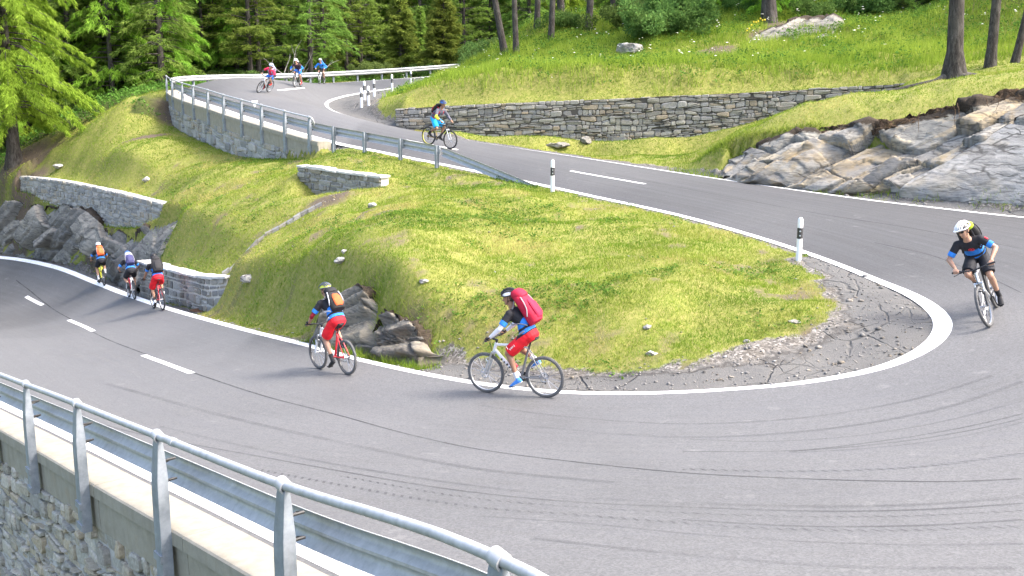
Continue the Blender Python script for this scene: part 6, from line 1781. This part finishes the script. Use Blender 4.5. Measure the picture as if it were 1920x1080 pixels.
        mb.tube([hip[k] + Vector((0, -s_ * .01, .01)), hip[k].lerp(knee[k], .35), knee[k]], [.092, .085, .056], 14); mb.ball(knee[k] + (knee[k] - hip[k]).normalized() * .005, .054, 8)
        kd = (ank[k] - knee[k]); bk = Vector((-kd.z, 0, kd.x)).normalized(); bk = bk if bk.x < 0 else -bk
        mb.tube([knee[k], knee[k].lerp(ank[k], .3) + bk * .018, knee[k].lerp(ank[k], .6) + bk * .008, ank[k]], [.052, .057, .043, .033], 12)
        t_, f = toe[k]; mb.tube([ank[k], ank[k] - Vector((0, 0, .05)) - f * .012, ank[k] - Vector((0, 0, .066)) + f * .03], [.034, .032, .024], 8)
    body = remesh(mb, vox, 'person', [skin, sleeve or skin, M_HAIR], 3)
    body.matrix_world = M
    tag(body, label, 'person', grp)
    c = centres(body.data); mi = np.zeros(len(c), np.int32)
    # arm warmers / long sleeves and socks are painted on the skin's own zones
    def along(a, b):
        a, b = np.array(a), np.array(b); d = b - a; t = ((c - a) @ d) / (d @ d); r = np.linalg.norm(c - (a + np.clip(t, 0, 1)[:, None] * d), axis=1); return t, r
    if sleeve:
        for k in range(2):
            if arm_l is not None and k not in arm_l: continue
            t, r = along(elb[k], wr[k]); t2, r2 = along(sh[k], elb[k])
            lo, hi = (arm or (-.4, .98))
            mi[((t > max(lo, -.12)) & (t < hi) & (r < .07))] = 1
            if lo < 0: mi[(t2 > 1 + lo) & (t2 <= 1.05) & (r2 < .075)] = 1
    body.data.polygons.foreach_set('material_index', mi)
    K = body
    def kid(mb_, name, mats, vx=None, sm=4, build=None):
        o = remesh(mb_, vx or vox * 1.15, name, mats, sm) if build is None else build
        o.parent = K; return o
    # ---- jersey
    mb = MB()
    loft(mb, [(pel - sp * .03, Y, frn, .17, .137), (pel + sp * .06, Y, frn, .174, .14), (mid, Y, frn, .16 * thin, .124), (pel + sp * .36, Y, frn, .18 * thin, .132), (neck - sp * .07, Y, frn, .182 * thin, .114), (neck - sp * .012, Y, frn, .105, .08), (neck + sp * .012, Y, frn, .07, .068)])
    for k, s_ in enumerate((1, -1)):
        mb.ball(sh[k], .075, 8); mb.tube([neck - sp * .06 + Y * s_ * .07, sh[k]], [.077, .07], 12)
        e = sh[k].lerp(elb[k], .78); mb.tube([sh[k], sh[k].lerp(elb[k], .4), e], [.07, .066, .063], 14)
        if longsleeve: mb.tube([sh[k].lerp(elb[k], .5), elb[k], elb[k].lerp(wr[k], .4), elb[k].lerp(wr[k], .92)], [.062, .055, .052, .036], 12); mb.ball(elb[k], .056, 7)
    j = kid(mb, 'jersey', [jersey, jersey2 or jersey, sleeve or jersey])
    c = centres(j.data); t = ((c - np.array(pel)) @ np.array(sp)) / TL; lat = np.abs(c[:, 1])
    mi = np.zeros(len(c), np.int32)
    tors = lat < .19 * thin + .02
    if side_blue: mi[tors & (t < .5 + .06 * np.sin(c[:, 0] * 40)) & ((t < .26) | (t > .12)) & ~((t > .22) & (t < .30))] = 1
    for k in range(2):
        tt, r = along(sh[k], elb[k])
        if not longsleeve: mi[(tt > .5) & (r < .085) & (c[:, 1] * (1 - 2 * k) > .12)] = 1
    if longsleeve and sleeve:
        for k in (arm_l or ()):
            tt, r = along(elb[k], wr[k]); mi[(tt > -.15) & (tt < .62) & (r < .09)] = 2
    j.data.polygons.foreach_set('material_index', mi)
    # ---- shorts
    mb = MB()
    loft(mb, [(pel - sp * .115, Y, frn, .11, .10), (pel - sp * .05, Y, frn, .172, .142), (pel + sp * .045, Y, frn, .174, .143), (pel + sp * .085, Y, frn, .168, .137)])
    for k, s_ in enumerate((1, -1)):
        a, b = hip[k], hip[k].lerp(knee[k], min(short_len + .0, 1.0)); fl = .012 if short_len < .65 else .02
        mb.tube([a + Vector((0, -s_ * .01, .01)), a.lerp(b, .4), a.lerp(b, .75), b], [.107, .104, .094 + fl, .083 + fl], 16)
        if short_len > .98: mb.ball(knee[k], .078, 8); mb.tube([knee[k], knee[k].lerp(ank[k], .1)], [.078, .074], 14)
    s = kid(mb, 'shorts', [shorts, shorts2 or shorts])
    c = centres(s.data); t = ((c - np.array(pel)) @ np.array(sp)) / TL; mi = np.zeros(len(c), np.int32)
    if shorts2:
        mi[(t > .07) & (c[:, 0] < pel.x + .16)] = 1
        mi[(c[:, 2] < pel.z - .02) & (np.abs(c[:, 1]) < .075) & (c[:, 0] < pel.x + .12)] = 1
    s.data.polygons.foreach_set('material_index', mi)
    # ---- shoes and socks
    for k, s_ in enumerate((1, -1)):
        t_, f = toe[k]; up_ = Vector((-f.z, 0, f.x))
        heel = ank[k] - up_ * .068 - f * .045
        mb = MB()
        loft(mb, [(heel - f * .012, Y, up_, .025, .03), (heel + f * .02, Y, up_, .036, .04), (heel + f * .09 + up_ * .006, Y, up_, .042, .043), (heel + f * .16 - up_ * .006, Y, up_, .048, .034), (heel + f * .22 - up_ * .014, Y, up_, .045, .024), (heel + f * .255 - up_ * .018, Y, up_, .026, .014)], 14)
        mb.tube([heel + f * .04, ank[k] + up_ * .005], [.043, .043], 12)
        so_ = kid(mb, 'shoe', [shoe, shoe_sole or M_BLK], .0095, 2)
        c = centres(so_.data); hgt = (c - np.array(heel)) @ np.array(up_); mi = (hgt < -.02).astype(np.int32); so_.data.polygons.foreach_set('material_index', mi)
        if sock is not None:
            mb = MB(); d = (knee[k] - ank[k]).normalized(); mb.tube([ank[k] - d * .03, ank[k] + d * .03, ank[k] + d * .1], [.041, .04, .046], 14); kid(None, 'sock', None, build=part(mb, 'sock', sock, None))
    if glove is not None:
        for k, s_ in enumerate((1, -1)):
            g = hc[k]; a_ = Vector((-.18, s_, .02)).normalized(); pu = Vector((-.62, 0, .78)); pf = Vector((.78, 0, .62)); pc = g + pu * .036
            mb = MB(); loft(mb, [(wr[k] - (pc - wr[k]) * .3, a_, pu, .036, .033), (wr[k].lerp(pc, .6), a_, pu, .042, .028), (pc + pf * .01, a_, pu, .047, .022), (pc + pf * .034, a_, pu, .046, .02)], 12)
            kid(None, 'glove', None, build=part(mb, 'glove', glove, None))
    # ---- helmet: vented shell of ribs over a dark liner
    mb = MB(); hc0 = hcn + hup * .062 - hf * .012
    V, F_ = [], []
    n1, n2 = 9, 22
    def dome(i, k, g):
        ph = i / (n1 - 1) * 1.62; a = k / n2 * 6.283
        return hc0 + (hf * math.cos(a) * (.132 + .012 * g) + hs * math.sin(a) * (.099 + .01 * g)) * math.sin(ph) + hup * ((.093 + .012 * g) * math.cos(ph) - .012 + (.014 if math.cos(a) > .6 and ph > 1.2 else 0))
    for i in range(n1):
        for k in range(n2): V.append(dome(i, k, 0))
    for i in range(n1 - 1):
        for k in range(n2): F_.append([i * n2 + k, i * n2 + (k + 1) % n2, i * n2 + n2 + (k + 1) % n2, i * n2 + n2 + k])
    F_.append([(n1 - 1) * n2 + k for k in range(n2)])
    mb.mi = 0; mb.add(V, F_)
    mb.mi = 1
    for q in (-.078, -.047, -.016, .016, .047, .078):
        pts = []
        for t in np.linspace(-1.3, 1.35, 13):
            rs = math.sqrt(max(0, 1 - (q / .108) ** 2))
            pts.append(hc0 + hf * math.sin(t) * .139 * (.55 + .45 * rs) + hs * q * (1 - .1 * t * t) + hup * (math.cos(t) * .104 * rs - .008 + (abs(q) < .03) * .006))
        mb.tube(pts, [.006] + [.0115] * 11 + [.006], 6, flat=1.0)
    for zz, g in ((-.012, 1.0),):
        ring = [hc0 + (hf * math.cos(a) * .138 + hs * math.sin(a) * .104) + hup * (zz + (.012 if math.cos(a) > .6 else 0)) for a in np.linspace(0, 6.283, 25)]
        mb.tube(ring, .0105, 6, False)
    if visor:
        a0 = [hc0 + hf * .135 * math.cos(a) + hs * .1 * math.sin(a) + hup * .012 for a in np.linspace(-.9, .9, 9)]; a1 = [p + hf * .055 + hup * .002 - hs * 0 for p in a0]
        mb.add(a0 + a1 + [p + hup * .007 for p in a0 + a1], [[k, k + 1, k + 10, k + 9] for k in range(8)] + [[k + 18, k + 27, k + 28, k + 19] for k in range(8)] + [[k + 9, k + 10, k + 28, k + 27] for k in range(8)])
    hm = mb.build('helmet', [helmet, helmet2], None, smooth=True); hm.parent = K
    mb = MB()
    for s_ in (1, -1):
        mb.tube([hc0 + hs * s_ * .1 - hup * .005, hcn + hs * s_ * .073 - hup * .05 + hf * .02, hcn - hup * .112 + hf * .055], .005, 5)
        mb.tube([hc0 + hs * s_ * .098 - hup * .005 - hf * .06, hcn + hs * s_ * .073 - hup * .05 + hf * .02], .005, 5)
    st_ = mb.build('chin_strap', M_BLK, hm)
    if hair:
        mb = MB(); mb.ball(hcn - hf * .045 - hup * .012, (.062, .074, .06), 9, Mh); kid(None, 'hair', None, build=part(mb, 'hair', M_HAIR, None))
    if glasses:
        mb = MB()
        for s_ in (1, -1):
            loft(mb, [(hcn + hs * s_ * .012 + hup * .018 + hf * .098, hup, hf, .012, .004), (hcn + hs * s_ * .034 + hup * .019 + hf * .094, hup, hf, .021, .004), (hcn + hs * s_ * .06 + hup * .02 + hf * .072, hup, hf, .016, .004)], 10)
            mb.tube([hcn + hs * s_ * .062 + hup * .024 + hf * .07, hcn + hs * s_ * .082 + hup * .02 - hf * .01], .004, 5)
        mb.tube([hcn + hs * .015 + hup * .026 + hf * .098, hcn - hs * .015 + hup * .026 + hf * .098], .004, 5)
        kid(None, 'sunglasses', None, build=part(mb, 'sunglasses', M_LENS, None))
    else:
        for s_ in (1, -1):
            mb = MB(); mb.ball(hcn + hs * s_ * .03 + hup * .016 + hf * .083, (.008, .012, .007), 6, Mh); kid(None, 'eye', None, build=part(mb, 'eye', M_EYE, None))
    if emblem == 'ring':
        mb = MB(); ce = neck - sp * .13 + frn * .128 + Y * .01
        mb.ring(ce + sp * .012 - Y * .022, frn, .022, .008, 20, 6, .5); mb.ring(ce - sp * .008 + Y * .012, frn, .026, .008, 20, 6, .5); kid(None, 'emblem', None, build=part(mb, 'emblem', cloth('emblem_red', (.6, .03, .05)), None))
        mb = MB()
        d = (elb[0] - sh[0]).normalized(); q = sh[0] + d * .06; n_ = Vector((.3, .75, .5)).normalized()
        mb.tube([q + n_ * .071 - d * .03, q + n_ * .074 + d * .03], .017, 8, flat=.5); kid(None, 'sleeve_patch', None, build=part(mb, 'sleeve_patch', cloth('emblem_red', (.6, .03, .05)), None))
    if emblem == 'oval':
        d = (knee[0] - hip[0]).normalized(); q = hip[0].lerp(knee[0], .6); n_ = Vector((0, 1, .12)).normalized(); e_ = d.cross(n_).normalized()
        mb = MB(); ring = [q + n_ * .112 + d * .052 * math.cos(a) + e_ * .026 * math.sin(a) - n_ * (.02 * math.sin(a) ** 2) for a in np.linspace(0, 6.283, 20)]
        mb.tube(ring, .0055, 6, False, .6)
        for k in (-.028, -.012, .004, .02): mb.tube([q + n_ * .114 + d * k - e_ * .012, q + n_ * .114 + d * (k + .006) + e_ * .012], .004, 5)
        kid(None, 'emblem', None, build=part(mb, 'emblem', cloth('emblem_white', (.75, .75, .75)), None))
        q2 = hip[0].lerp(knee[0], .78) - e_ * .05 * (1 if e_.z < 0 else -1); mb = MB(); mb.tube([q2 + n_ * .1 - e_ * .03, q2 + n_ * .102 + e_ * .03], .007, 6, flat=.5); kid(None, 'emblem', None, build=part(mb, 'emblem', cloth('emblem_white', (.75, .75, .75)), None))
    # ---- backpack: carried, so a thing of its own
    if pack:
        lab, w_, h_, d_, c1, c2, c3 = pack[:7]; cp = pack[7] if len(pack) > 7 else c2
        pk = empty('backpack', label=lab, cat='backpack', group='backpacks worn by the cyclists'); pk.matrix_world = M
        bkn = -frn; b0 = pel + sp * (.10 if h_ > .5 else .14) + bkn * .125
        th = lambda t: b0 + sp * h_ * t
        mb = MB()
        prof = [(0, .78, .62), (.03, .92, .85), (.15, 1.0, 1.0), (.45, .98, .95), (.75, .92, .82), (.9, .8, .66), (.96, .62, .45)]
        loft(mb, [(th(t) + bkn * (d_ * fd * .5 + .005), Y, bkn, w_ / 2 * fw, d_ / 2 * fd) for t, fw, fd in prof], 20)
        part(mb, 'bag', c1, pk)
        mb = MB(); loft(mb, [(th(.80) + bkn * d_ * .50, Y, bkn, w_ * .36, d_ * .40), (th(.88) + bkn * d_ * .44, Y, bkn, w_ * .42, d_ * .46), (th(1.0) + bkn * d_ * .36, Y, bkn, w_ * .38, d_ * .40), (th(1.07) + bkn * d_ * .33, Y, bkn, w_ * .26, d_ * .26)], 18)
        part(mb, 'lid', c3, pk)
        mb = MB(); loft(mb, [(th(.10) + bkn * d_ * .93, Y, bkn, w_ * .24, d_ * .12), (th(.2) + bkn * d_ * 1.0, Y, bkn, w_ * .32, d_ * .15), (th(.5) + bkn * d_ * .96, Y, bkn, w_ * .3, d_ * .13), (th(.66) + bkn * d_ * .86, Y, bkn, w_ * .2, d_ * .08)], 16)
        part(mb, 'front_pocket', cp, pk)
        for s_ in (1, -1):
            mb = MB(); mb.tube([th(.25) + Y * s_ * w_ * .50 + bkn * d_ * .45, th(.42) + Y * s_ * w_ * .5 + bkn * d_ * .7, th(.62) + Y * s_ * w_ * .46 + bkn * d_ * .75, th(.8) + Y * s_ * w_ * .4 + bkn * d_ * .7], .009, 6); part(mb, 'side_strap', c2, pk)
            mb = MB(); y_ = s_ * .105
            pts = [th(.82) + Y * y_ * .8 + bkn * .01, neck + Y * y_ - sp * .0 + frn * -.055 + sp * .0, neck + Y * y_ * 1.02 - sp * .03 + frn * .062, neck - sp * .12 + Y * y_ * 1.2 + frn * .108, neck - sp * .22 + Y * y_ * 1.4 + frn * .092, mid + Y * s_ * .163 * thin + frn * .03, th(.06) + Y * s_ * w_ * .45 + bkn * .02]
            pts = [Vector(p) for p in cr([tuple(p) for p in pts], .03)]
            mb.tube(pts, .02, 8, flat=.45); part(mb, 'shoulder_strap', c2, pk)
        mb = MB(); ring = [pel + sp * .085 + Y * .178 * math.cos(a) + frn * .143 * math.sin(a) for a in np.linspace(-.35, 3.49, 22)]
        mb.tube(ring, .013, 8, flat=1.0); part(mb, 'hip_belt', c2, pk)
    return body
def frame_at(px_f, px_r, lean=0.0, yaw=None, mid=None):
    if mid is not None: p = hit(*mid, True); f = None
    else:
        a, b = hit(*px_r, True), hit(*px_f, True); p = (a + b) / 2
    y_ = math.atan2((b - a).y, (b - a).x) if yaw is None else yaw
    h = Vector((math.cos(y_), math.sin(y_), 0))
    e = .5; q = [(p.x + h.x * e, p.y + h.y * e), (p.x - h.x * e, p.y - h.y * e), (p.x, p.y)]
    z = road_z(q); f = Vector((2 * e * h.x, 2 * e * h.y, z[0] - z[1])).normalized()
    l = Vector((0, 0, 1)).cross(f).normalized(); u = f.cross(l)
    Rm = Matrix((f, l, u)).transposed().to_4x4()
    if mid is None: pass
    return Matrix.Translation((p.x, p.y, (z[0] + z[1]) / 2 + .001)) @ Rm @ Matrix.Rotation(lean, 4, 'X')
# ------------------------------------------------------------------ the ten cyclists
BLKJ = cloth('black_jersey', (.018, .018, .022)); BLUE = cloth('jersey_blue', (.03, .2, .62)); RED = cloth('red_shorts', (.62, .012, .022)); BLKS = cloth('black_shorts', (.016, .017, .022))
WHITE = paint('gloss_white', (.78, .78, .78), .35, var=.05); BLACKG = paint('gloss_black', (.02, .02, .022), .3, var=.1); GREYP = paint('grey_paint', (.16, .165, .17), .35)
REDP = paint('red_paint', (.62, .03, .045), .35); YELP = paint('yellow_paint', (.72, .68, .03), .35); GREENP = paint('green_paint', (.15, .6, .05), .35); GOLD = paint('gold_paint', (.4, .27, .08), .35); SILV = paint('silver_paint', (.5, .51, .52), .3, .5); BLUEP = paint('blue_paint', (.05, .16, .5), .35)
WSL = cloth('white_sleeve', (.72, .7, .74)); BLKC = cloth('black_cloth', (.02, .02, .022)); CRIM = cloth('red_pack', (.42, .012, .04)); GREYC = cloth('grey_cloth', (.3, .3, .31)); ORG = cloth('orange_pack', (.75, .13, .04)); WHC = cloth('white_cloth', (.6, .6, .62))
LIME = cloth('lime_pack', (.42, .62, .03)); DRED = cloth('dark_red_sleeve', (.28, .015, .03)); GREYJ = cloth('grey_jersey', (.1, .1, .13)); CYAN = cloth('cyan_shorts', (.02, .38, .72)); YELC = cloth('yellow_sleeve', (.7, .75, .03)); NAVY = cloth('navy_pack', (.05, .05, .13)); REDJ = cloth('red_jersey', (.68, .03, .09)); BLUS = cloth('blue_shorts', (.03, .17, .62)); BRN = cloth('brown_jersey', (.06, .035, .04)); LBLU = cloth('light_blue_jersey', (.1, .36, .75)); REDSK = cloth('red_sock', (.5, .04, .03)); ORK = cloth('orange_bag', (.72, .2, .05)); WBL = cloth('pale_blue_pack', (.45, .55, .72)); BLSH = cloth('blue_shoe', (.06, .22, .6))
def go(M, blab, plab, ca, bike, man, k=.95):
    M = M @ Matrix.Scale(k, 4)
    r, g = bicycle(M, blab, ca=ca, **bike)
    return rider(M, plab, ca, **man)
# 1: red pack, nearest on the lower road
M1 = frame_at((917, 736), (1020, 745))
go(M1, 'white and grey mountain bike with green hubs and a red bottle', 'cyclist in bright red knee shorts with white sleeves and a huge red backpack', R(-50),
   dict(main=WHITE, second=GREYP, fork=SILV, bottle=cloth('red_bottle', (.6, .02, .06), .4), accent=BLACKG, tyre=M_RUBG, rim=SILV),
   dict(lean=57, jersey=BLKJ, jersey2=BLUE, shorts=RED, shorts2=BLKS, short_len=.9, shoe=BLSH, shoe_sole=WHITE, sock=WHC, helmet=WHITE, helmet2=BLACKG, glove=BLKC, sleeve=WSL, arm=(-.35, .97), turn=.25, emblem='oval', pack=('huge crimson touring backpack on the nearest cyclist in red shorts', .34, .60, .25, CRIM, GREYC, CRIM, cloth('dark_crimson', (.36, .015, .05))), skin=M_SKIN2, vox=.007), .97)
# 2: white and red bike
M2 = frame_at((597, 691), (655, 703))
go(M2, 'white mountain bike with red rear frame and white fork', 'cyclist in red shorts and blue-black jersey with a dark red elbow sleeve', R(-95),
   dict(main=WHITE, second=REDP, fork=WHITE, tyre=M_RUBG, rim=BLACKG),
   dict(lean=55, jersey=BLKJ, jersey2=BLUE, shorts=RED, shorts2=BLKS, short_len=.85, shoe=BLKC, sock=BLKC, helmet=paint('helmet_yellow', (.6, .65, .05), .35), helmet2=paint('helmet_dark_silver', (.1, .11, .13), .35), glove=BLKC, sleeve=DRED, arm=(-.25, .3), arm_l=(0,), turn=.1, pack=('black backpack with an orange back panel and white straps on the second cyclist', .31, .48, .2, BLKC, WHC, BLKC, cloth('orange_panel', (.5, .1, .03))), vox=.0075), .93)
# 3 - 5: riding away along the lower road
M3 = frame_at((284, 577), (311, 583))
go(M3, 'dark mountain bike with red seat stays, last of the trio riding away', 'cyclist riding away in long red shorts with a plain black backpack', R(-88),
   dict(main=BLACKG, second=REDP, fork=BLACKG, rim=SILV),
   dict(lean=62, jersey=BLKJ, jersey2=BLUE, shorts=RED, short_len=.95, shoe=WHC, sock=BLKC, helmet=BLACKG, helmet2=BLACKG, glove=BLKC, pack=('plain black backpack on the cyclist riding away in red shorts', .34, .52, .2, BLKC, BLKC, BLKC), skin=M_SKIN2))
M4 = frame_at((241, 557), (254, 562))
go(M4, 'red and white mountain bike in the middle of the trio riding away', 'middle cyclist of the trio riding away, white-blue helmet and black shorts', R(150),
   dict(main=REDP, second=WHITE, fork=WHITE, rim=SILV),
   dict(lean=48, jersey=BLKJ, jersey2=BLUE, shorts=BLKS, short_len=.72, shoe=BLKC, sock=BLKC, helmet=WHITE, helmet2=BLUEP, glove=BLKC, pack=('navy backpack with white panels on the middle cyclist riding away', .31, .5, .2, NAVY, GREYC, WHC, NAVY)), .94)
M5 = frame_at((185, 530), (196.5, 536))
go(M5, 'bright yellow mountain bike at the head of the trio riding away', 'leading cyclist riding away past the dark rock on a yellow bike', R(-80),
   dict(main=YELP, second=YELP, fork=WHITE, rim=BLACKG),
   dict(lean=55, jersey=BLKJ, jersey2=BLUE, shorts=BLKS, short_len=.7, shoe=WHC, sock=WHC, helmet=WHITE, helmet2=WHITE, pack=('orange backpack with grey band on the leading cyclist riding away', .29, .44, .18, ORG, GREYC, ORG, ORG)), .94)
# 6: leaning through the hairpin at the right
p6 = hit(1858, 611, True)
def at_point(p, yaw, lean, front=True):
    h = Vector((math.cos(yaw), math.sin(yaw), 0)); c = p - h * (WB / 2 if front else 0)
    e = .5; z = road_z([(c.x + h.x * e, c.y + h.y * e), (c.x - h.x * e, c.y - h.y * e)])
    f = Vector((2 * e * h.x, 2 * e * h.y, z[0] - z[1])).normalized(); l = Vector((0, 0, 1)).cross(f).normalized(); u = f.cross(l)
    return Matrix.Translation((c.x, c.y, (z[0] + z[1]) / 2 + .001)) @ Matrix((f, l, u)).transposed().to_4x4() @ Matrix.Rotation(lean, 4, 'X')
M6 = at_point(p6, math.atan2(-.87, -.48), R(21))
go(M6, 'grey full-size mountain bike leaning hard through the hairpin', 'cyclist with white visored helmet and sunglasses leaning into the hairpin', R(-82),
   dict(main=SILV, second=BLACKG, fork=BLACKG, rim=SILV, tyre=M_RUBG, steer=R(-6)),
   dict(lean=46, jersey=BLKJ, jersey2=BLUE, shorts=BLKS, short_len=.85, shoe=BLKC, sock=BLKC, helmet=BLACKG, helmet2=WHITE, visor=True, glasses=True, turn=-.55, emblem='ring', pack=('lime green backpack showing behind the shoulders of the hairpin cyclist', .36, .55, .2, BLKC, BLKC, LIME), elbow=.6, vox=.007, hair=False), 1.0)
# 7: beside the dry stone wall
M7 = frame_at((842, 279), (804, 272))
go(M7, 'black and gold mountain bike with a yellow rear rim', 'cyclist in grey long-sleeved jersey and cyan shorts beside the dry stone wall', R(-20),
   dict(main=BLACKG, second=GOLD, fork=SILV, rim=BLACKG, rimr=YELP, tyre=M_RUB),
   dict(lean=52, jersey=GREYJ, shorts=CYAN, short_len=.9, shoe=BLKC, sock=BLKC, helmet=BLUEP, helmet2=paint('helmet_dark_blue', (.06, .08, .14), .4), longsleeve=True, sleeve=YELC, arm=(.0, .5), arm_l=(1,), side_blue=False, pack=('small black and red backpack on the cyclist by the dry stone wall', .29, .42, .17, BLKC, CRIM, BLKC), skin=M_SKIN2))
# 8 - 10: the far bend
M8 = at_point(hit(483.5, 174, True), math.atan2(-.9, -.25), R(-24))
go(M8, 'white and dark mountain bike leaning over in the far bend', 'far cyclist in a red jersey and blue shorts leaning into the upper bend', R(100),
   dict(main=WHITE, second=BLACKG, fork=BLACKG, rim=SILV),
   dict(lean=40, jersey=REDJ, shorts=BLUS, shorts2=BLKS, short_len=.75, shoe=REDSK, sock=REDSK, helmet=BLACKG, helmet2=WBL, longsleeve=False, sleeve=BLKC, arm=(-.5, .98), side_blue=False, glove=BLKC, pack=('pale blue backpack on the far cyclist in the red jersey', .28, .42, .17, WBL, WBL, WBL), vox=.01), .9)
M9 = frame_at((549, 163.8), (568, 162))
go(M9, 'dark thin-tyred bike of the middle far cyclist', 'far cyclist in dark jersey with blue sleeves and blue shorts, white helmet', R(-100),
   dict(main=BLACKG, second=BLACKG, fork=BLACKG, rim=SILV),
   dict(lean=40, jersey=BRN, jersey2=BLUE, shorts=BLUS, short_len=.8, shoe=REDSK, sock=REDSK, helmet=WHITE, helmet2=WHITE, sleeve=BLUE, arm=(-.4, .95), side_blue=False, pack=('dark backpack with white top on the middle far cyclist', .27, .4, .16, BLKC, BLKC, WHC), vox=.01), .9)
M10 = frame_at((591, 158.0), (615, 156.8))
go(M10, 'dark bike with a white saddle in front of the far rail', 'rearmost far cyclist in blue jersey and black shorts with grey helmet', R(-60),
   dict(main=BLACKG, second=BLACKG, fork=SILV, rim=SILV, saddle=WHITE),
   dict(lean=40, jersey=BLUE, jersey2=LBLU, shorts=BLKS, short_len=.6, shoe=BLKC, sock=BLKC, helmet=paint('helmet_grey', (.4, .41, .44), .4), helmet2=paint('helmet_grey', (.4, .41, .44), .4), longsleeve=True, pack=('light blue backpack on the rearmost far cyclist', .26, .4, .15, LBLU, BLKC, LBLU), vox=.01), .88)

# ------------------------------------------------------------------ delineator posts
def dpost_mat():
    return paint('post_white', (.8, .8, .79), .45, var=.04), paint('post_black', (.03, .03, .032), .5), paint('reflector', (.6, .62, .62), .15, .4)
PW, PB_, PR = dpost_mat()
DP = None
def delineator(px, py, s, label, hgt):
    global DP
    p = P(px, py, s); z = float(gh(p[0], p[1])) if not in_poly(np.array([p[:2]]), road_poly)[0] else float(road_z([p[:2]])[0])
    if DP is None:
        e = empty('delineator_post', label=label, cat='post', group='black and white delineator posts')
        def sec(w_, d): return [(w_ * math.cos(a) * (1 if math.sin(a) > 0 else .8), d * math.sin(a)) for a in np.linspace(0, 6.283, 17)[:-1]]
        def tubez(zs, ws):
            mb = MB(); vs, fs = [], []
            for z_, w_ in zip(zs, ws): vs += [(a, b, z_) for a, b in sec(w_, w_ * .8)]
            for i in range(len(zs) - 1):
                for k in range(16): fs.append([i * 16 + k, i * 16 + (k + 1) % 16, i * 16 + 16 + (k + 1) % 16, i * 16 + 16 + k])
            fs += [list(range(16))[::-1], [(len(zs) - 1) * 16 + k for k in range(16)]]; mb.add(vs, fs); return mb
        part(tubez([-.2, .52], [.066, .061]), 'post', PW, e); part(tubez([.52, .765], [.062, .0595]), 'black_band', PB_, e); part(tubez([.765, .93, .97, .99, 1.0], [.0595, .058, .05, .034, .012]), 'cap', PW, e)
        bb = [o for o in e.children if o.name.startswith('black_band')][0]
        for z_ in (.59, .69):
            mb = MB(); mb.lathe((.0, -.048, z_), [(.018, 0), (.018, .004), (.012, .007)], 14, (0, -1, 0)); part(mb, 'reflector', PR, bb)
        DP = e
    else:
        e = copy_tree(DP); tag(e, label)
    e.location = (p[0], p[1], z - .02); e.scale = (1, 1, hgt)
    e.rotation_euler = (0, 0, math.atan2(p[0], -p[1]) * 0 - math.atan2(p[0], p[1]))
    return e
delineator(1497, 497, 87, 'white delineator post nearest the hairpin tip, largest of the posts', .96)
delineator(1036, 360, 64.5, 'white delineator post at the sunken end of the guardrail', .96)
for a in [(678, 198, 38.2, 'far delineator post at the left of the front pair by the gravel', .96), (691.5, 199, 38.4, 'far delineator post at the right of the front pair by the gravel', .96), (684, 190, 36.8, 'far delineator post standing just behind the front pair', .96),
          (702, 184.5, 35, 'fourth far delineator post along the inside line of the upper bend', .98), (735.5, 175, 33.4, 'fifth far delineator post beside the patch of gravel', .98), (771, 162.5, 30.3, 'last delineator post in front of the far rail', 1.02)]:
    delineator(*a)
# ------------------------------------------------------------------ small litter on the coping
for px, py, lab in ((240, 934, 'small dry brown leaf on the concrete coping'), (383, 1030, 'orange-brown dry leaf lying on the concrete coping')):
    v = ray(px, py); 
    k = idx_at_x(dense_out, px, .06, .45); z_ = dense_out[k][2] + .068
    t = (z_ - CAMZ) / v.z; p = Vector((0, 0, CAMZ)) + v * t
    mb = MB(); n = 9; pts = [(.1 * (i / (n - 1) - .5), .03 * math.sin(math.pi * i / (n - 1)), .006 + .012 * abs(i / (n - 1) - .5)) for i in range(n)]
    vs = [p + Vector((a * .8 + b * .3, b - a * .2, c)) for a, b, c in pts] + [p + Vector((a * .8 - b * .3, -b - a * .2, c * .6)) for a, b, c in pts]
    mb.add(vs, [[i, i + 1, n + i + 1, n + i] for i in range(n - 1)])
    tag(mb.build('leaf', paint('dry_leaf', (.42, .2, .06), .8)), lab, 'leaf')
